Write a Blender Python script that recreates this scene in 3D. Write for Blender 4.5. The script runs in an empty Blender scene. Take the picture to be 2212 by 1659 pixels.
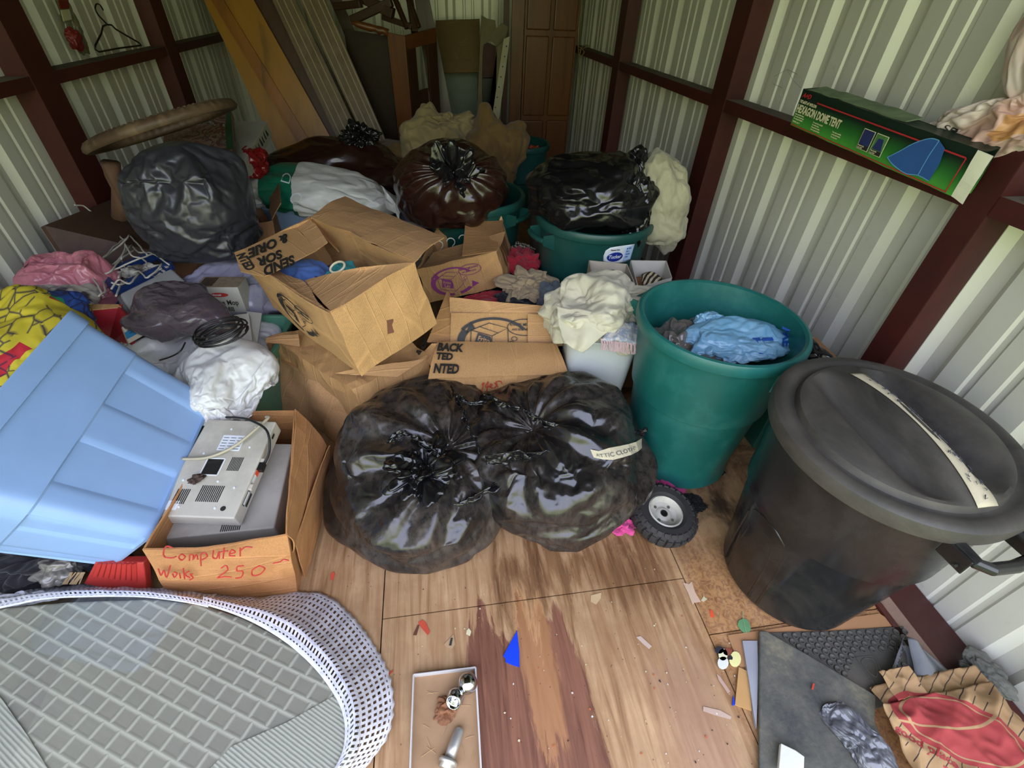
import bpy, bmesh, math, random
import numpy as np
from mathutils import Vector as V, Matrix, noise

# ---------------------------------------------------------------- camera, sky, exposure
S = bpy.context.scene
COL = S.collection
S.view_settings.view_transform = 'Standard'
S.view_settings.look = 'None'
S.view_settings.gamma = 1.0
S.view_settings.exposure = -0.75
W_, H_, F_ = 2212, 1659, 1008.5
CX, CY = W_ / 2, H_ / 2
RC = np.array([[0.98794221, -0.06953962, 0.13832728],
               [-0.15069334, -0.63688552, 0.75608753],
               [0.0355206, -0.76781579, -0.63968524]])   # rows: room X, Y, Z in camera axes (right, down, forward)
EYE = np.array([0.0, 0.0, 1.55])
cam = bpy.data.objects.new('camera', bpy.data.cameras.new('camera'))
COL.objects.link(cam)
mw = Matrix.Identity(4)
for i in range(3):
    mw[i][0] = RC[i][0]; mw[i][1] = -RC[i][1]; mw[i][2] = -RC[i][2]; mw[i][3] = EYE[i]
cam.matrix_world = mw
cam.data.sensor_width = 36
cam.data.lens = F_ / W_ * 36
cam.data.clip_start = 0.02
S.camera = cam

wd = bpy.data.worlds.new('daylight'); S.world = wd; wd.use_nodes = True
nt = wd.node_tree
bg = nt.nodes['Background']
tc = nt.nodes.new('ShaderNodeTexCoord'); sx = nt.nodes.new('ShaderNodeSeparateXYZ'); rp = nt.nodes.new('ShaderNodeValToRGB')
nt.links.new(tc.outputs['Generated'], sx.inputs[0]); nt.links.new(sx.outputs['Z'], rp.inputs[0]); nt.links.new(rp.outputs[0], bg.inputs[0])
e = rp.color_ramp.elements
e[0].position = 0.0; e[0].color = (0.45, 0.50, 0.26, 1)
e[1].position = 0.62; e[1].color = (0.86, 0.94, 1.25, 1)
k = rp.color_ramp.elements.new(0.22); k.color = (0.60, 0.66, 0.40, 1)
k = rp.color_ramp.elements.new(0.36); k.color = (0.85, 0.92, 1.15, 1)
bg.inputs[1].default_value = 9.0

# ---------------------------------------------------------------- helpers
def ray(x, y):
    d = RC @ np.array([x - CX, y - CY, F_]); return d / np.linalg.norm(d)
def pz(x, y, z=0.0):
    d = ray(x, y); return V(EYE + d * (z - EYE[2]) / d[2])
def px(x, y, X):
    d = ray(x, y); return V(EYE + d * X / d[0])
def py(x, y, Y):
    d = ray(x, y); return V(EYE + d * Y / d[1])
def ppm(p):
    c = RC.T @ (np.array(p) - EYE); return F_ / c[2]
def C(h, a=1.0):
    h = h.lstrip('#'); o = []
    for i in (0, 2, 4):
        c = int(h[i:i + 2], 16) / 255; o.append(c / 12.92 if c <= 0.04045 else ((c + 0.055) / 1.055) ** 2.4)
    return (*o, a)

def setp(o, label=None, cat=None, group=None, kind=None):
    if label: o['label'] = label
    if cat: o['category'] = cat
    if group: o['group'] = group
    if kind: o['kind'] = kind
    return o
def thing(name, label, cat, loc=(0, 0, 0), M=None, group=None):
    o = bpy.data.objects.new(name, None); COL.objects.link(o); o.empty_display_size = 0.05
    o.matrix_world = M if M is not None else Matrix.Translation(V(loc))
    o['MW'] = 0
    del o['MW']
    return setp(o, label, cat, group)
ROOTM = {}
def wm(o):
    return o.matrix_basis.copy() if o.parent is None else wm(o.parent) @ o.matrix_basis
def mesh(name, vs, fs, mat=None, parent=None, world=False, smooth=False, bevel=0, solid=0, sub=0, mats=None, fm=None, uv=None, offset=0):
    me = bpy.data.meshes.new(name)
    if world and parent is not None:
        inv = wm(parent).inverted(); vs = [inv @ V(v) for v in vs]
    me.from_pydata([tuple(v) for v in vs], [], fs)
    me.update()
    for m in (mats or ([mat] if mat else [])): me.materials.append(m)
    if fm:
        for p, i in zip(me.polygons, fm): p.material_index = i
    if smooth:
        me.polygons.foreach_set('use_smooth', [True] * len(me.polygons))
    o = bpy.data.objects.new(name, me); COL.objects.link(o)
    if parent is not None: o.parent = parent
    elif not world:
        pass
    if solid:
        s = o.modifiers.new('thick', 'SOLIDIFY'); s.thickness = solid; s.offset = offset
    if bevel:
        b = o.modifiers.new('bevel', 'BEVEL'); b.width = bevel; b.segments = 3; b.limit_method = 'ANGLE'; b.angle_limit = 0.6
        b.harden_normals = False
    if sub:
        s = o.modifiers.new('sub', 'SUBSURF'); s.levels = s.render_levels = sub; s.use_limit_surface = False; s.quality = 1
    return o
class G:
    """collects geometry"""
    def __init__(s): s.v = []; s.f = []; s.m = []
    def add(s, vs, fs, mi=0):
        n = len(s.v); s.v += [V(v) for v in vs]; s.f += [tuple(i + n for i in f) for f in fs]; s.m += [mi] * len(fs); return s
    def box(s, c, d, M=None, mi=0, taper=1.0):
        x, y, z = [k / 2 for k in d]; vs = []
        for dz in (-1, 1):
            t = taper if dz > 0 else 1
            for a, b in ((-1, -1), (1, -1), (1, 1), (-1, 1)): vs.append(V((a * x * t, b * y * t, dz * z)))
        if M is not None: vs = [M @ v for v in vs]
        vs = [v + V(c) for v in vs]
        return s.add(vs, [(3, 2, 1, 0), (4, 5, 6, 7), (0, 1, 5, 4), (1, 2, 6, 5), (2, 3, 7, 6), (3, 0, 4, 7)], mi)
    def beam(s, a, b, w, h, up=(0, 0, 1), mi=0):
        a = V(a); b = V(b); d = (b - a); L = d.length; d.normalize(); u = V(up); sd = d.cross(u).normalized(); u = sd.cross(d)
        M = Matrix((sd, d, u)).transposed()
        return s.box((a + b) / 2, (w, L, h), M, mi)
    def tube(s, pts, r, n=8, mi=0, closed=False, cap=True):
        pts = [V(p) for p in pts]; N = len(pts); rs = r if hasattr(r, '__len__') else [r] * N
        vs = []; prev = None
        for i, p in enumerate(pts):
            t = (pts[(i + 1) % N] - pts[i - 1]) if closed else (pts[min(i + 1, N - 1)] - pts[max(i - 1, 0)])
            if t.length < 1e-9: t = V((0, 0, 1))
            t.normalize()
            if prev is None:
                a = V((0, 0, 1)) if abs(t.z) < 0.9 else V((1, 0, 0)); u = t.cross(a).normalized()
            else:
                u = (prev - t * prev.dot(t))
                u = u.normalized() if u.length > 1e-6 else t.orthogonal().normalized()
            prev = u; w = t.cross(u)
            for k_ in range(n):
                an = 2 * math.pi * k_ / n; vs.append(p + (u * math.cos(an) + w * math.sin(an)) * rs[i])
        fs = []
        for i in range(N if closed else N - 1):
            j = (i + 1) % N
            for k_ in range(n): fs.append((i * n + k_, i * n + (k_ + 1) % n, j * n + (k_ + 1) % n, j * n + k_))
        if cap and not closed: fs.append(tuple(range(n))[::-1]); fs.append(tuple((N - 1) * n + k_ for k_ in range(n)))
        return s.add(vs, fs, mi)
    def lathe(s, prof, n=48, c=(0, 0, 0), mi=0, rad=None, M=None):
        vs = []
        for i, (r, z) in enumerate(prof):
            for k_ in range(n):
                a = 2 * math.pi * k_ / n; rr = r if rad is None else rad(r, z, a, i); vs.append(V((rr * math.cos(a), rr * math.sin(a), z)))
        if M is not None: vs = [M @ v for v in vs]
        vs = [v + V(c) for v in vs]
        fs = [(i * n + k_, i * n + (k_ + 1) % n, (i + 1) * n + (k_ + 1) % n, (i + 1) * n + k_) for i in range(len(prof) - 1) for k_ in range(n)]
        if prof[0][0] > 1e-5: fs.append(tuple(range(n))[::-1])
        if prof[-1][0] > 1e-5: fs.append(tuple((len(prof) - 1) * n + k_ for k_ in range(n)))
        return s.add(vs, fs, mi)
    def prism(s, poly, n, t, mi=0):
        """closed prism from a planar polygon, pushed back by t along -n"""
        n = V(n).normalized(); P = [V(p) for p in poly]; N = len(P)
        return s.add(P + [p - n * t for p in P], [tuple(range(N)), tuple(range(2 * N - 1, N - 1, -1))] + [(i, N + i, N + (i + 1) % N, (i + 1) % N) for i in range(N)], mi)
    def sheet(s, q, nx=10, ny=10, t=0.004, mi=0, fn=None):
        """thick sheet over a quad a b c d; fn(u, v) -> normal offset"""
        a, b, c, d = [V(p) for p in q]; n = ((b - a).cross(d - a)).normalized(); vs = []
        for s_ in (0, 1):
            for j in range(ny + 1):
                for i in range(nx + 1):
                    u, v = i / nx, j / ny; p = (a * (1 - u) + b * u) * (1 - v) + (d * (1 - u) + c * u) * v
                    if fn: p = p + n * fn(u, v)
                    vs.append(p - n * (t * s_))
        K = (nx + 1) * (ny + 1); fs = []; ix = lambda i, j: j * (nx + 1) + i
        for j in range(ny):
            for i in range(nx):
                f = (ix(i, j), ix(i + 1, j), ix(i + 1, j + 1), ix(i, j + 1)); fs.append(f); fs.append(tuple(K + k_ for k_ in f[::-1]))
        bd = [ix(i, 0) for i in range(nx)] + [ix(nx, j) for j in range(ny)] + [ix(i, ny) for i in range(nx, 0, -1)] + [ix(0, j) for j in range(ny, 0, -1)]
        for i, a_ in enumerate(bd):
            b_ = bd[(i + 1) % len(bd)]; fs.append((b_, a_, K + a_, K + b_))
        return s.add(vs, fs, mi)
    def crumple(s, amp, sc, seed=0, oct=2):
        for i, v in enumerate(s.v):
            d = noise.noise_vector(v * sc + V((seed * 3.7, seed * 1.3, 5.1)))
            if oct > 1: d = d + noise.noise_vector(v * sc * 2.7 + V((seed, 9, 2))) * 0.45
            s.v[i] = v + d * amp
        return s
    def obj(s, name, mat=None, parent=None, world=True, **kw):
        mats = kw.pop('mats', None)
        o = mesh(name, s.v, s.f, mat, parent, world=world, mats=mats, fm=s.m if mats else None, **kw)
        return o
def struct(o):
    o['kind'] = 'structure'; return o
def frame(o, xd, yd):
    """matrix with x along xd, y close to yd, z = normal"""
    x = V(xd).normalized(); n = x.cross(V(yd)).normalized(); y = n.cross(x)
    M = Matrix((x, y, n)).transposed().to_4x4(); M.translation = V(o); return M
def rotvec(v, loc):
    v = V(v); return Matrix.Translation(V(loc)) @ Matrix.Rotation(v.length, 4, v.normalized())

# ---------------------------------------------------------------- materials
MATS = {}
class N:
    def __init__(s, name):
        s.m = bpy.data.materials.new(name); s.m.use_nodes = True; s.t = s.m.node_tree; s.p = s.t.nodes['Principled BSDF']
        s.c = s.t.nodes.new('ShaderNodeTexCoord')
    def n(s, typ, **kw):
        o = s.t.nodes.new('ShaderNode' + typ)
        for k_, v in kw.items():
            if k_.startswith('_'): setattr(o, k_[1:], v)
            else: o.inputs[k_.replace('_', ' ')].default_value = v
        return o
    def l(s, a, b): s.t.links.new(a, b)
    def co(s, scale=(1, 1, 1), which='Object', rot=(0, 0, 0)):
        m = s.n('Mapping'); m.inputs['Scale'].default_value = scale; m.inputs['Rotation'].default_value = rot; s.l(s.c.outputs[which], m.inputs[0]); return m.outputs[0]
    def noise(s, sc, det=3, vec=None, dist=0, rough=0.55, typ='FBM'):
        o = s.n('TexNoise'); o.noise_type = typ; o.inputs['Scale'].default_value = sc; o.inputs['Detail'].default_value = det; o.inputs['Distortion'].default_value = dist
        o.inputs['Roughness'].default_value = rough
        s.l(vec if vec is not None else s.c.outputs['Object'], o.inputs['Vector']); return o.outputs[0]
    def ramp(s, fac, stops, const=False):
        o = s.n('ValToRGB'); s.l(fac, o.inputs[0]); cr = o.color_ramp
        if const: cr.interpolation = 'CONSTANT'
        while len(cr.elements) < len(stops): cr.elements.new(0.5)
        for el, (p_, c_) in zip(cr.elements, stops): el.position = p_; el.color = c_ if len(c_) == 4 else (*c_, 1)
        return o.outputs[0]
    def mix(s, fac, a, b, mode='MIX'):
        o = s.t.nodes.new('ShaderNodeMix'); o.data_type = 'RGBA'; o.blend_type = mode
        for sock, v in ((o.inputs[0], fac), (o.inputs[6], a), (o.inputs[7], b)):
            if hasattr(v, 'links'): s.l(v, sock)
            else: sock.default_value = v
        return o.outputs[2]
    def math(s, op, a, b=0.0, c=0.0, clamp=False):
        o = s.n('Math'); o.operation = op; o.use_clamp = clamp
        for i, v in enumerate((a, b, c)):
            if hasattr(v, 'links'): s.l(v, o.inputs[i])
            else: o.inputs[i].default_value = v
        return o.outputs[0]
    def sep(s, vec):
        o = s.n('SeparateXYZ'); s.l(vec, o.inputs[0]); return o.outputs
    def bump(s, h, st=0.3, dist=0.01, prev=None):
        o = s.n('Bump'); o.inputs['Strength'].default_value = st; o.inputs['Distance'].default_value = dist; s.l(h, o.inputs['Height'])
        if prev is not None: s.l(prev, o.inputs['Normal'])
        s.l(o.outputs[0], s.p.inputs['Normal']); return o.outputs[0]
    def col(s, v):
        if hasattr(v, 'links'): s.l(v, s.p.inputs['Base Color'])
        else: s.p.inputs['Base Color'].default_value = v
    def rough(s, v):
        if hasattr(v, 'links'): s.l(v, s.p.inputs['Roughness'])
        else: s.p.inputs['Roughness'].default_value = v
def scale_c(c, k_): return (min(c[0] * k_, 1), min(c[1] * k_, 1), min(c[2] * k_, 1), 1)

def plain(name, hexc, rough=0.5, var=0.12, bump=0.0, bs=60, metal=0.0, dirt=None, vs=8):
    if name in MATS: return MATS[name]
    b = N(name); c = C(hexc)
    nz = b.noise(vs, 4)
    cc = b.ramp(nz, [(0.3, scale_c(c, 1 - var)), (0.7, scale_c(c, 1 + var))])
    if dirt:
        dn = b.noise(3.0, 6, rough=0.7); m_ = b.ramp(dn, [(0.45, (0, 0, 0)), (0.75, (1, 1, 1))]); cc = b.mix(m_, cc, C(dirt))
    b.col(cc); b.rough(rough); b.p.inputs['Metallic'].default_value = metal
    if bump: b.bump(b.noise(bs, 3), bump, 0.003)
    MATS[name] = b.m; return b.m

def m_bag(name, hexc, rough=0.22, dust=0.5, dusthex='#6b5a4a', sc=1.0, bs=0.6, trans=0.0, alpha=1.0, wr=9):
    if name in MATS: return MATS[name]
    b = N(name); c = C(hexc)
    d1 = b.noise(2.6 * sc, 5, rough=0.6, dist=0.4); d2 = b.noise(34 * sc, 4, rough=0.7, vec=b.co((1, 1, 0.35)))
    f = b.math('MULTIPLY', b.ramp(d1, [(0.34, (0, 0, 0)), (0.85, (1, 1, 1))]), b.ramp(d2, [(0.35, (0.15,) * 3), (0.7, (1, 1, 1))]))
    f = b.math('MULTIPLY', f, dust)
    b.col(b.mix(f, c, C(dusthex)))
    b.rough(b.math('ADD', b.math('MULTIPLY', f, 0.5), rough))
    w1 = b.noise(wr * sc, 3, typ='RIDGED_MULTIFRACTAL', dist=0.5, vec=b.co((1, 1, 0.6)))
    w2 = b.noise(wr * 3.2 * sc, 2, typ='RIDGED_MULTIFRACTAL', dist=0.9)
    q = b.bump(w1, bs, 0.010 / sc); b.bump(w2, bs * 0.6, 0.003 / sc, q)
    if trans: b.p.inputs['Transmission Weight'].default_value = trans
    if alpha < 1: b.p.inputs['Alpha'].default_value = alpha
    b.p.inputs['Specular IOR Level'].default_value = 0.6
    MATS[name] = b.m; return b.m

def m_cloth(name, hexc, weave=500, var=0.15, hex2=None, dirt=None):
    if name in MATS: return MATS[name]
    b = N(name); c = C(hexc); nz = b.noise(7, 4)
    cc = b.ramp(nz, [(0.3, scale_c(c, 1 - var)), (0.7, scale_c(c, 1 + var))])
    if hex2: cc = b.mix(b.ramp(b.noise(5, 5, dist=1), [(0.48, (0, 0, 0)), (0.55, (1, 1, 1))]), cc, C(hex2))
    if dirt: cc = b.mix(b.ramp(b.noise(6, 7, rough=0.7), [(0.5, (0, 0, 0)), (0.8, (1, 1, 1))]), cc, C(dirt))
    b.col(cc); b.rough(0.9); b.p.inputs['Sheen Weight'].default_value = 0.15
    q = b.bump(b.noise(22, 3), 0.25, 0.006); b.bump(b.noise(weave, 1), 0.12, 0.001, q)
    MATS[name] = b.m; return b.m

def m_card(name, hexc='#b98d5c', ax=0, var=0.13, lines=True, stain=None):
    """corrugated cardboard: faint flute lines, scuffs, fold creases"""
    if name in MATS: return MATS[name]
    b = N(name); c = C(hexc); n1 = b.noise(3.2, 6, rough=0.65)
    cc = b.ramp(n1, [(0.25, scale_c(c, 1 - var)), (0.75, scale_c(c, 1 + var))])
    sp = b.ramp(b.noise(240, 2), [(0.35, (0.86,) * 3), (0.65, (1.08,) * 3)]); cc = b.mix(1.0, cc, sp, 'MULTIPLY')
    wv = b.n('TexWave'); wv.wave_type = 'BANDS'; wv.bands_direction = 'XYZ'[ax]; wv.inputs['Scale'].default_value = 55; wv.inputs['Distortion'].default_value = 0.3
    b.l(b.c.outputs['Object'], wv.inputs[0])
    wm_ = b.ramp(wv.outputs[0], [(0.0, (0.95,) * 3), (1.0, (1.03,) * 3)]); cc = b.mix(0.9, cc, wm_, 'MULTIPLY')
    # fold creases: few lines along the flutes
    vo = b.n('TexVoronoi'); vo.feature = 'DISTANCE_TO_EDGE'; vo.inputs['Scale'].default_value = 5
    sc_ = [0.35, 0.35, 0.35]; sc_[ax] = 3.0; b.l(b.co(tuple(sc_)), vo.inputs[0])
    cr = b.ramp(vo.outputs[0], [(0.0, (1, 1, 1)), (0.035, (0, 0, 0))])
    cc = b.mix(b.math('MULTIPLY', cr, 0.35), cc, scale_c(c, 1.45))
    if stain: cc = b.mix(b.ramp(b.noise(2.6, 6, rough=0.7), [(0.55, (0, 0, 0)), (0.75, (1, 1, 1))]), cc, C(stain))
    b.col(cc); b.rough(0.82)
    q = b.bump(wv.outputs[0], 0.10, 0.002); q = b.bump(cr, 0.45, 0.004, q); b.bump(b.noise(14, 4), 0.30, 0.006, q)
    MATS[name] = b.m; return b.m

def m_wood(name, hexc, hex2, axis=2, sc=1.0, rough=0.5, dirt=None, ring=1.0):
    if name in MATS: return MATS[name]
    b = N(name); s3 = [16 * sc, 16 * sc, 16 * sc]; s3[axis] = 0.9 * sc
    n1 = b.noise(1.0, 8, vec=b.co(tuple(s3)), dist=0.8 * ring, rough=0.6); cc = b.ramp(n1, [(0.3, C(hexc)), (0.55, scale_c(C(hexc), 0.8)), (0.75, C(hex2))])
    if dirt: cc = b.mix(b.ramp(b.noise(3, 6, rough=0.7), [(0.45, (0, 0, 0)), (0.8, (1, 1, 1))]), cc, C(dirt))
    b.col(cc); b.rough(rough); b.bump(n1, 0.12, 0.003)
    MATS[name] = b.m; return b.m

def stroke(g, pts, w, M, mi=0, lift=0.0006, closed=False):
    """flat pen stroke drawn in a frame's xy plane"""
    P = [V((p[0], p[1], 0)) for p in pts]
    if closed: P = P + [P[0]]
    n = len(P); vs = []
    for i in range(n):
        t = (P[min(i + 1, n - 1)] - P[max(i - 1, 0)])
        if closed and i in (0, n - 1): t = P[1] - P[n - 2]
        t = t.normalized() if t.length > 1e-9 else V((1, 0, 0)); s_ = V((-t.y, t.x, 0)) * (w / 2)
        vs += [P[i] + s_ + V((0, 0, lift)), P[i] - s_ + V((0, 0, lift)), P[i] + s_, P[i] - s_]
    vs = [M @ v for v in vs]; fs = []
    for i in range(n - 1):
        a = i * 4; b_ = a + 4
        fs += [(a, a + 1, b_ + 1, b_), (a + 1, a + 3, b_ + 3, b_ + 1), (a + 2, a, b_, b_ + 2)]
    g.add(vs, fs, mi)
def shape(g, poly, M, mi=0, t=0.0006):
    P = [M @ V((x, y, t)) for x, y in poly]; n = (M.to_3x3() @ V((0, 0, 1)))
    g.prism(P, n, t, mi)
def smooth_path(pts, n=6):
    out = []; P = [V((*p, 0)[:3]) for p in pts]
    for i in range(len(P) - 1):
        p0 = P[max(i - 1, 0)]; p1 = P[i]; p2 = P[i + 1]; p3 = P[min(i + 2, len(P) - 1)]
        for k_ in range(n):
            t = k_ / n
            out.append(0.5 * ((2 * p1) + (p2 - p0) * t + (2 * p0 - 5 * p1 + 4 * p2 - p3) * t * t + (3 * p1 - p0 - 3 * p2 + p3) * t ** 3))
    out.append(P[-1]); return out
def text(s, size, M, mat, parent, name='printed_text', sx=1.0, bold=0.0, extr=0.0004, align='LEFT', shear=0.0):
    cu = bpy.data.curves.new('txt', 'FONT'); cu.body = s; cu.size = size; cu.extrude = extr; cu.offset = bold * size; cu.align_x = align; cu.resolution_u = 3; cu.shear = shear
    o = bpy.data.objects.new('txt', cu); COL.objects.link(o)
    me = bpy.data.meshes.new_from_object(o); bpy.data.objects.remove(o)
    me.name = name; me.transform(Matrix.Diagonal((sx, 1, 1, 1))); me.materials.clear(); me.materials.append(mat)
    L = M if parent is None else wm(parent).inverted() @ M
    me.transform(L @ Matrix.Translation((0, 0, extr)))
    ob = bpy.data.objects.new(name, me); COL.objects.link(ob)
    if parent is not None: ob.parent = parent
    return ob

# ---------------------------------------------------------------- cloth that settles (real folds, then baked to plain meshes)
PROJ = []
SIM = []
def soft(o, frames=20, shrink=0.2, press=0.0, grav=0.1, pin=None, bend=0.3, sub=1, colliders=None, mass=0.15, fric=5, air=1.0, solid=0.0, stiff=15):
    if pin is not None:
        vg = o.vertex_groups.new(name='pin')
        idx = [v.index for v in o.data.vertices if pin(v.co)]
        if idx: vg.add(idx, 1.0, 'REPLACE')
    c = o.modifiers.new('settle', 'CLOTH'); s = c.settings; s.quality = 3; s.mass = mass
    s.tension_stiffness = s.compression_stiffness = stiff; s.shear_stiffness = stiff / 3; s.bending_stiffness = bend; s.air_damping = air
    s.shrink_min = -shrink; s.effector_weights.gravity = grav
    if press: s.use_pressure = True; s.uniform_pressure_force = press
    if pin is not None: s.vertex_group_mass = 'pin'
    cs = c.collision_settings; cs.distance_min = 0.006; cs.use_self_collision = False
    if colliders:
        cc = bpy.data.collections.new('coll'); 
        for q in colliders: cc.objects.link(q)
        cs.use_collision = True; cs.collection = cc; cs.friction = fric
    else: cs.use_collision = False
    c.point_cache.frame_start = 1; c.point_cache.frame_end = frames
    SIM.append((o, frames, sub, solid))
    return o
PROXY = []
def proxy(vs, fs):
    me = bpy.data.meshes.new('px'); me.from_pydata([tuple(v) for v in vs], [], fs); o = bpy.data.objects.new('px', me); COL.objects.link(o)
    m = o.modifiers.new('c', 'COLLISION'); PROXY.append(o); o.collision.thickness_outer = 0.008; o.collision.cloth_friction = 8; return o
def run_sims():
    mx = max(f for _, f, _, _ in SIM)
    done = {}
    for fr in range(1, mx + 1):
        S.frame_set(fr)
        dg = bpy.context.evaluated_depsgraph_get()
        for o, f, sub, solid in SIM:
            if f == fr: done[o] = bpy.data.meshes.new_from_object(o.evaluated_get(dg))
        for o, f, sub, solid in SIM:
            if f == fr: o.modifiers.clear(); o.hide_viewport = True
    for o, f, sub, solid in SIM:
        me = done[o]; o.hide_viewport = False; nm = o.data.name; o.modifiers.clear(); old = o.data; o.data = me; bpy.data.meshes.remove(old); me.name = nm
        me.polygons.foreach_set('use_smooth', [True] * len(me.polygons)); o.vertex_groups.clear()
        if solid:
            s = o.modifiers.new('thick', 'SOLIDIFY'); s.thickness = solid
        if sub:
            s = o.modifiers.new('sub', 'SUBSURF'); s.levels = s.render_levels = sub; s.use_limit_surface = False; s.quality = 1
    S.frame_set(1)
    for p in PROXY: bpy.data.objects.remove(p)
    for c in list(bpy.data.collections): bpy.data.collections.remove(c)

def cubesphere(n):
    bm = bmesh.new(); d = {}
    for ax in range(3):
        for sg in (-1, 1):
            G_ = [[None] * (n + 1) for _ in range(n + 1)]
            for i in range(n + 1):
                for j in range(n + 1):
                    p = [0, 0, 0]; p[ax] = sg; p[(ax + 1) % 3] = math.tan((2 * i / n - 1) * math.pi / 4); p[(ax + 2) % 3] = math.tan((2 * j / n - 1) * math.pi / 4) * sg
                    v = V(p).normalized(); k_ = (round(v.x, 5), round(v.y, 5), round(v.z, 5))
                    if k_ not in d: d[k_] = bm.verts.new(v)
                    G_[i][j] = d[k_]
            for i in range(n):
                for j in range(n): bm.faces.new((G_[i][j], G_[i + 1][j], G_[i + 1][j + 1], G_[i][j + 1]))
    bmesh.ops.recalc_face_normals(bm, faces=bm.faces); return bm
def blob(name, c, r, mat, seed=0, lump=0.15, lsc=1.6, sub=5, parent=None, flat=None, box=0.0, M=None, pinch=None, warp=None, hi=0.4, **kw):
    """a closed sack shape; box>0 squares it off; flat = floor height below which it is cut; settles with spare fabric"""
    bm = cubesphere({3: 8, 4: 16, 5: 28, 6: 42, 7: 62}[sub])
    c = V(c); inv = wm(parent).inverted() if parent is not None else None
    for v in bm.verts:
        d = v.co.normalized(); q = d.copy()
        if box:
            p_ = 2 + box * 8; nrm = (abs(d.x) ** p_ + abs(d.y) ** p_ + abs(d.z) ** p_) ** (1 / p_); q = d / nrm
        k_ = 1 + lump * noise.noise(d * lsc + V((seed * 5.3, seed, 1.7))) * 1.6 + lump * hi * noise.noise(d * lsc * 3 + V((seed, 3, 1)))
        if pinch:
            pd, amt, wid = pinch; an = d.angle(V(pd)); k_ *= 1 - amt * math.exp(-(an / wid) ** 2)
            k_ *= 1 + 0.05 * math.sin(13 * math.atan2(d.cross(V(pd)).y, d.cross(V(pd)).x)) * math.exp(-(an / 1.1) ** 2) * (an > 0.1)
        p = V((q.x * r[0], q.y * r[1], q.z * r[2])) * k_
        if M is not None: p = M @ p
        if warp: p = warp(p)
        p = p + c
        if flat is not None and p.z < flat: p.z = flat + (p.z - flat) * 0.04
        v.co = inv @ p if inv is not None else p
    me = bpy.data.meshes.new(name); bm.to_mesh(me); bm.free(); me.materials.append(mat)
    o = bpy.data.objects.new(name, me); COL.objects.link(o)
    if parent is not None: o.parent = parent
    lo = min(v.co.z for v in me.vertices); top_ = max(v.co.z for v in me.vertices)
    kw.setdefault('pin', lambda p: p.z < lo + 0.12 * (top_ - lo))
    kw.setdefault('bend', 0.2)
    return soft(o, **kw)
def pblob(name, cx_, cy_, depth, rx, ry, mat, ry3=None, z=None, Y=None, X=None, **kw):
    """blob from its picture extent: centre pixel, radii in picture pixels, true position by z, Y or X"""
    p = pz(cx_, cy_, z) if z is not None else (py(cx_, cy_, Y) if Y is not None else px(cx_, cy_, X))
    m = ppm(p)
    return blob(name, p, (rx / m, depth, ry / m), mat, **kw)

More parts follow.
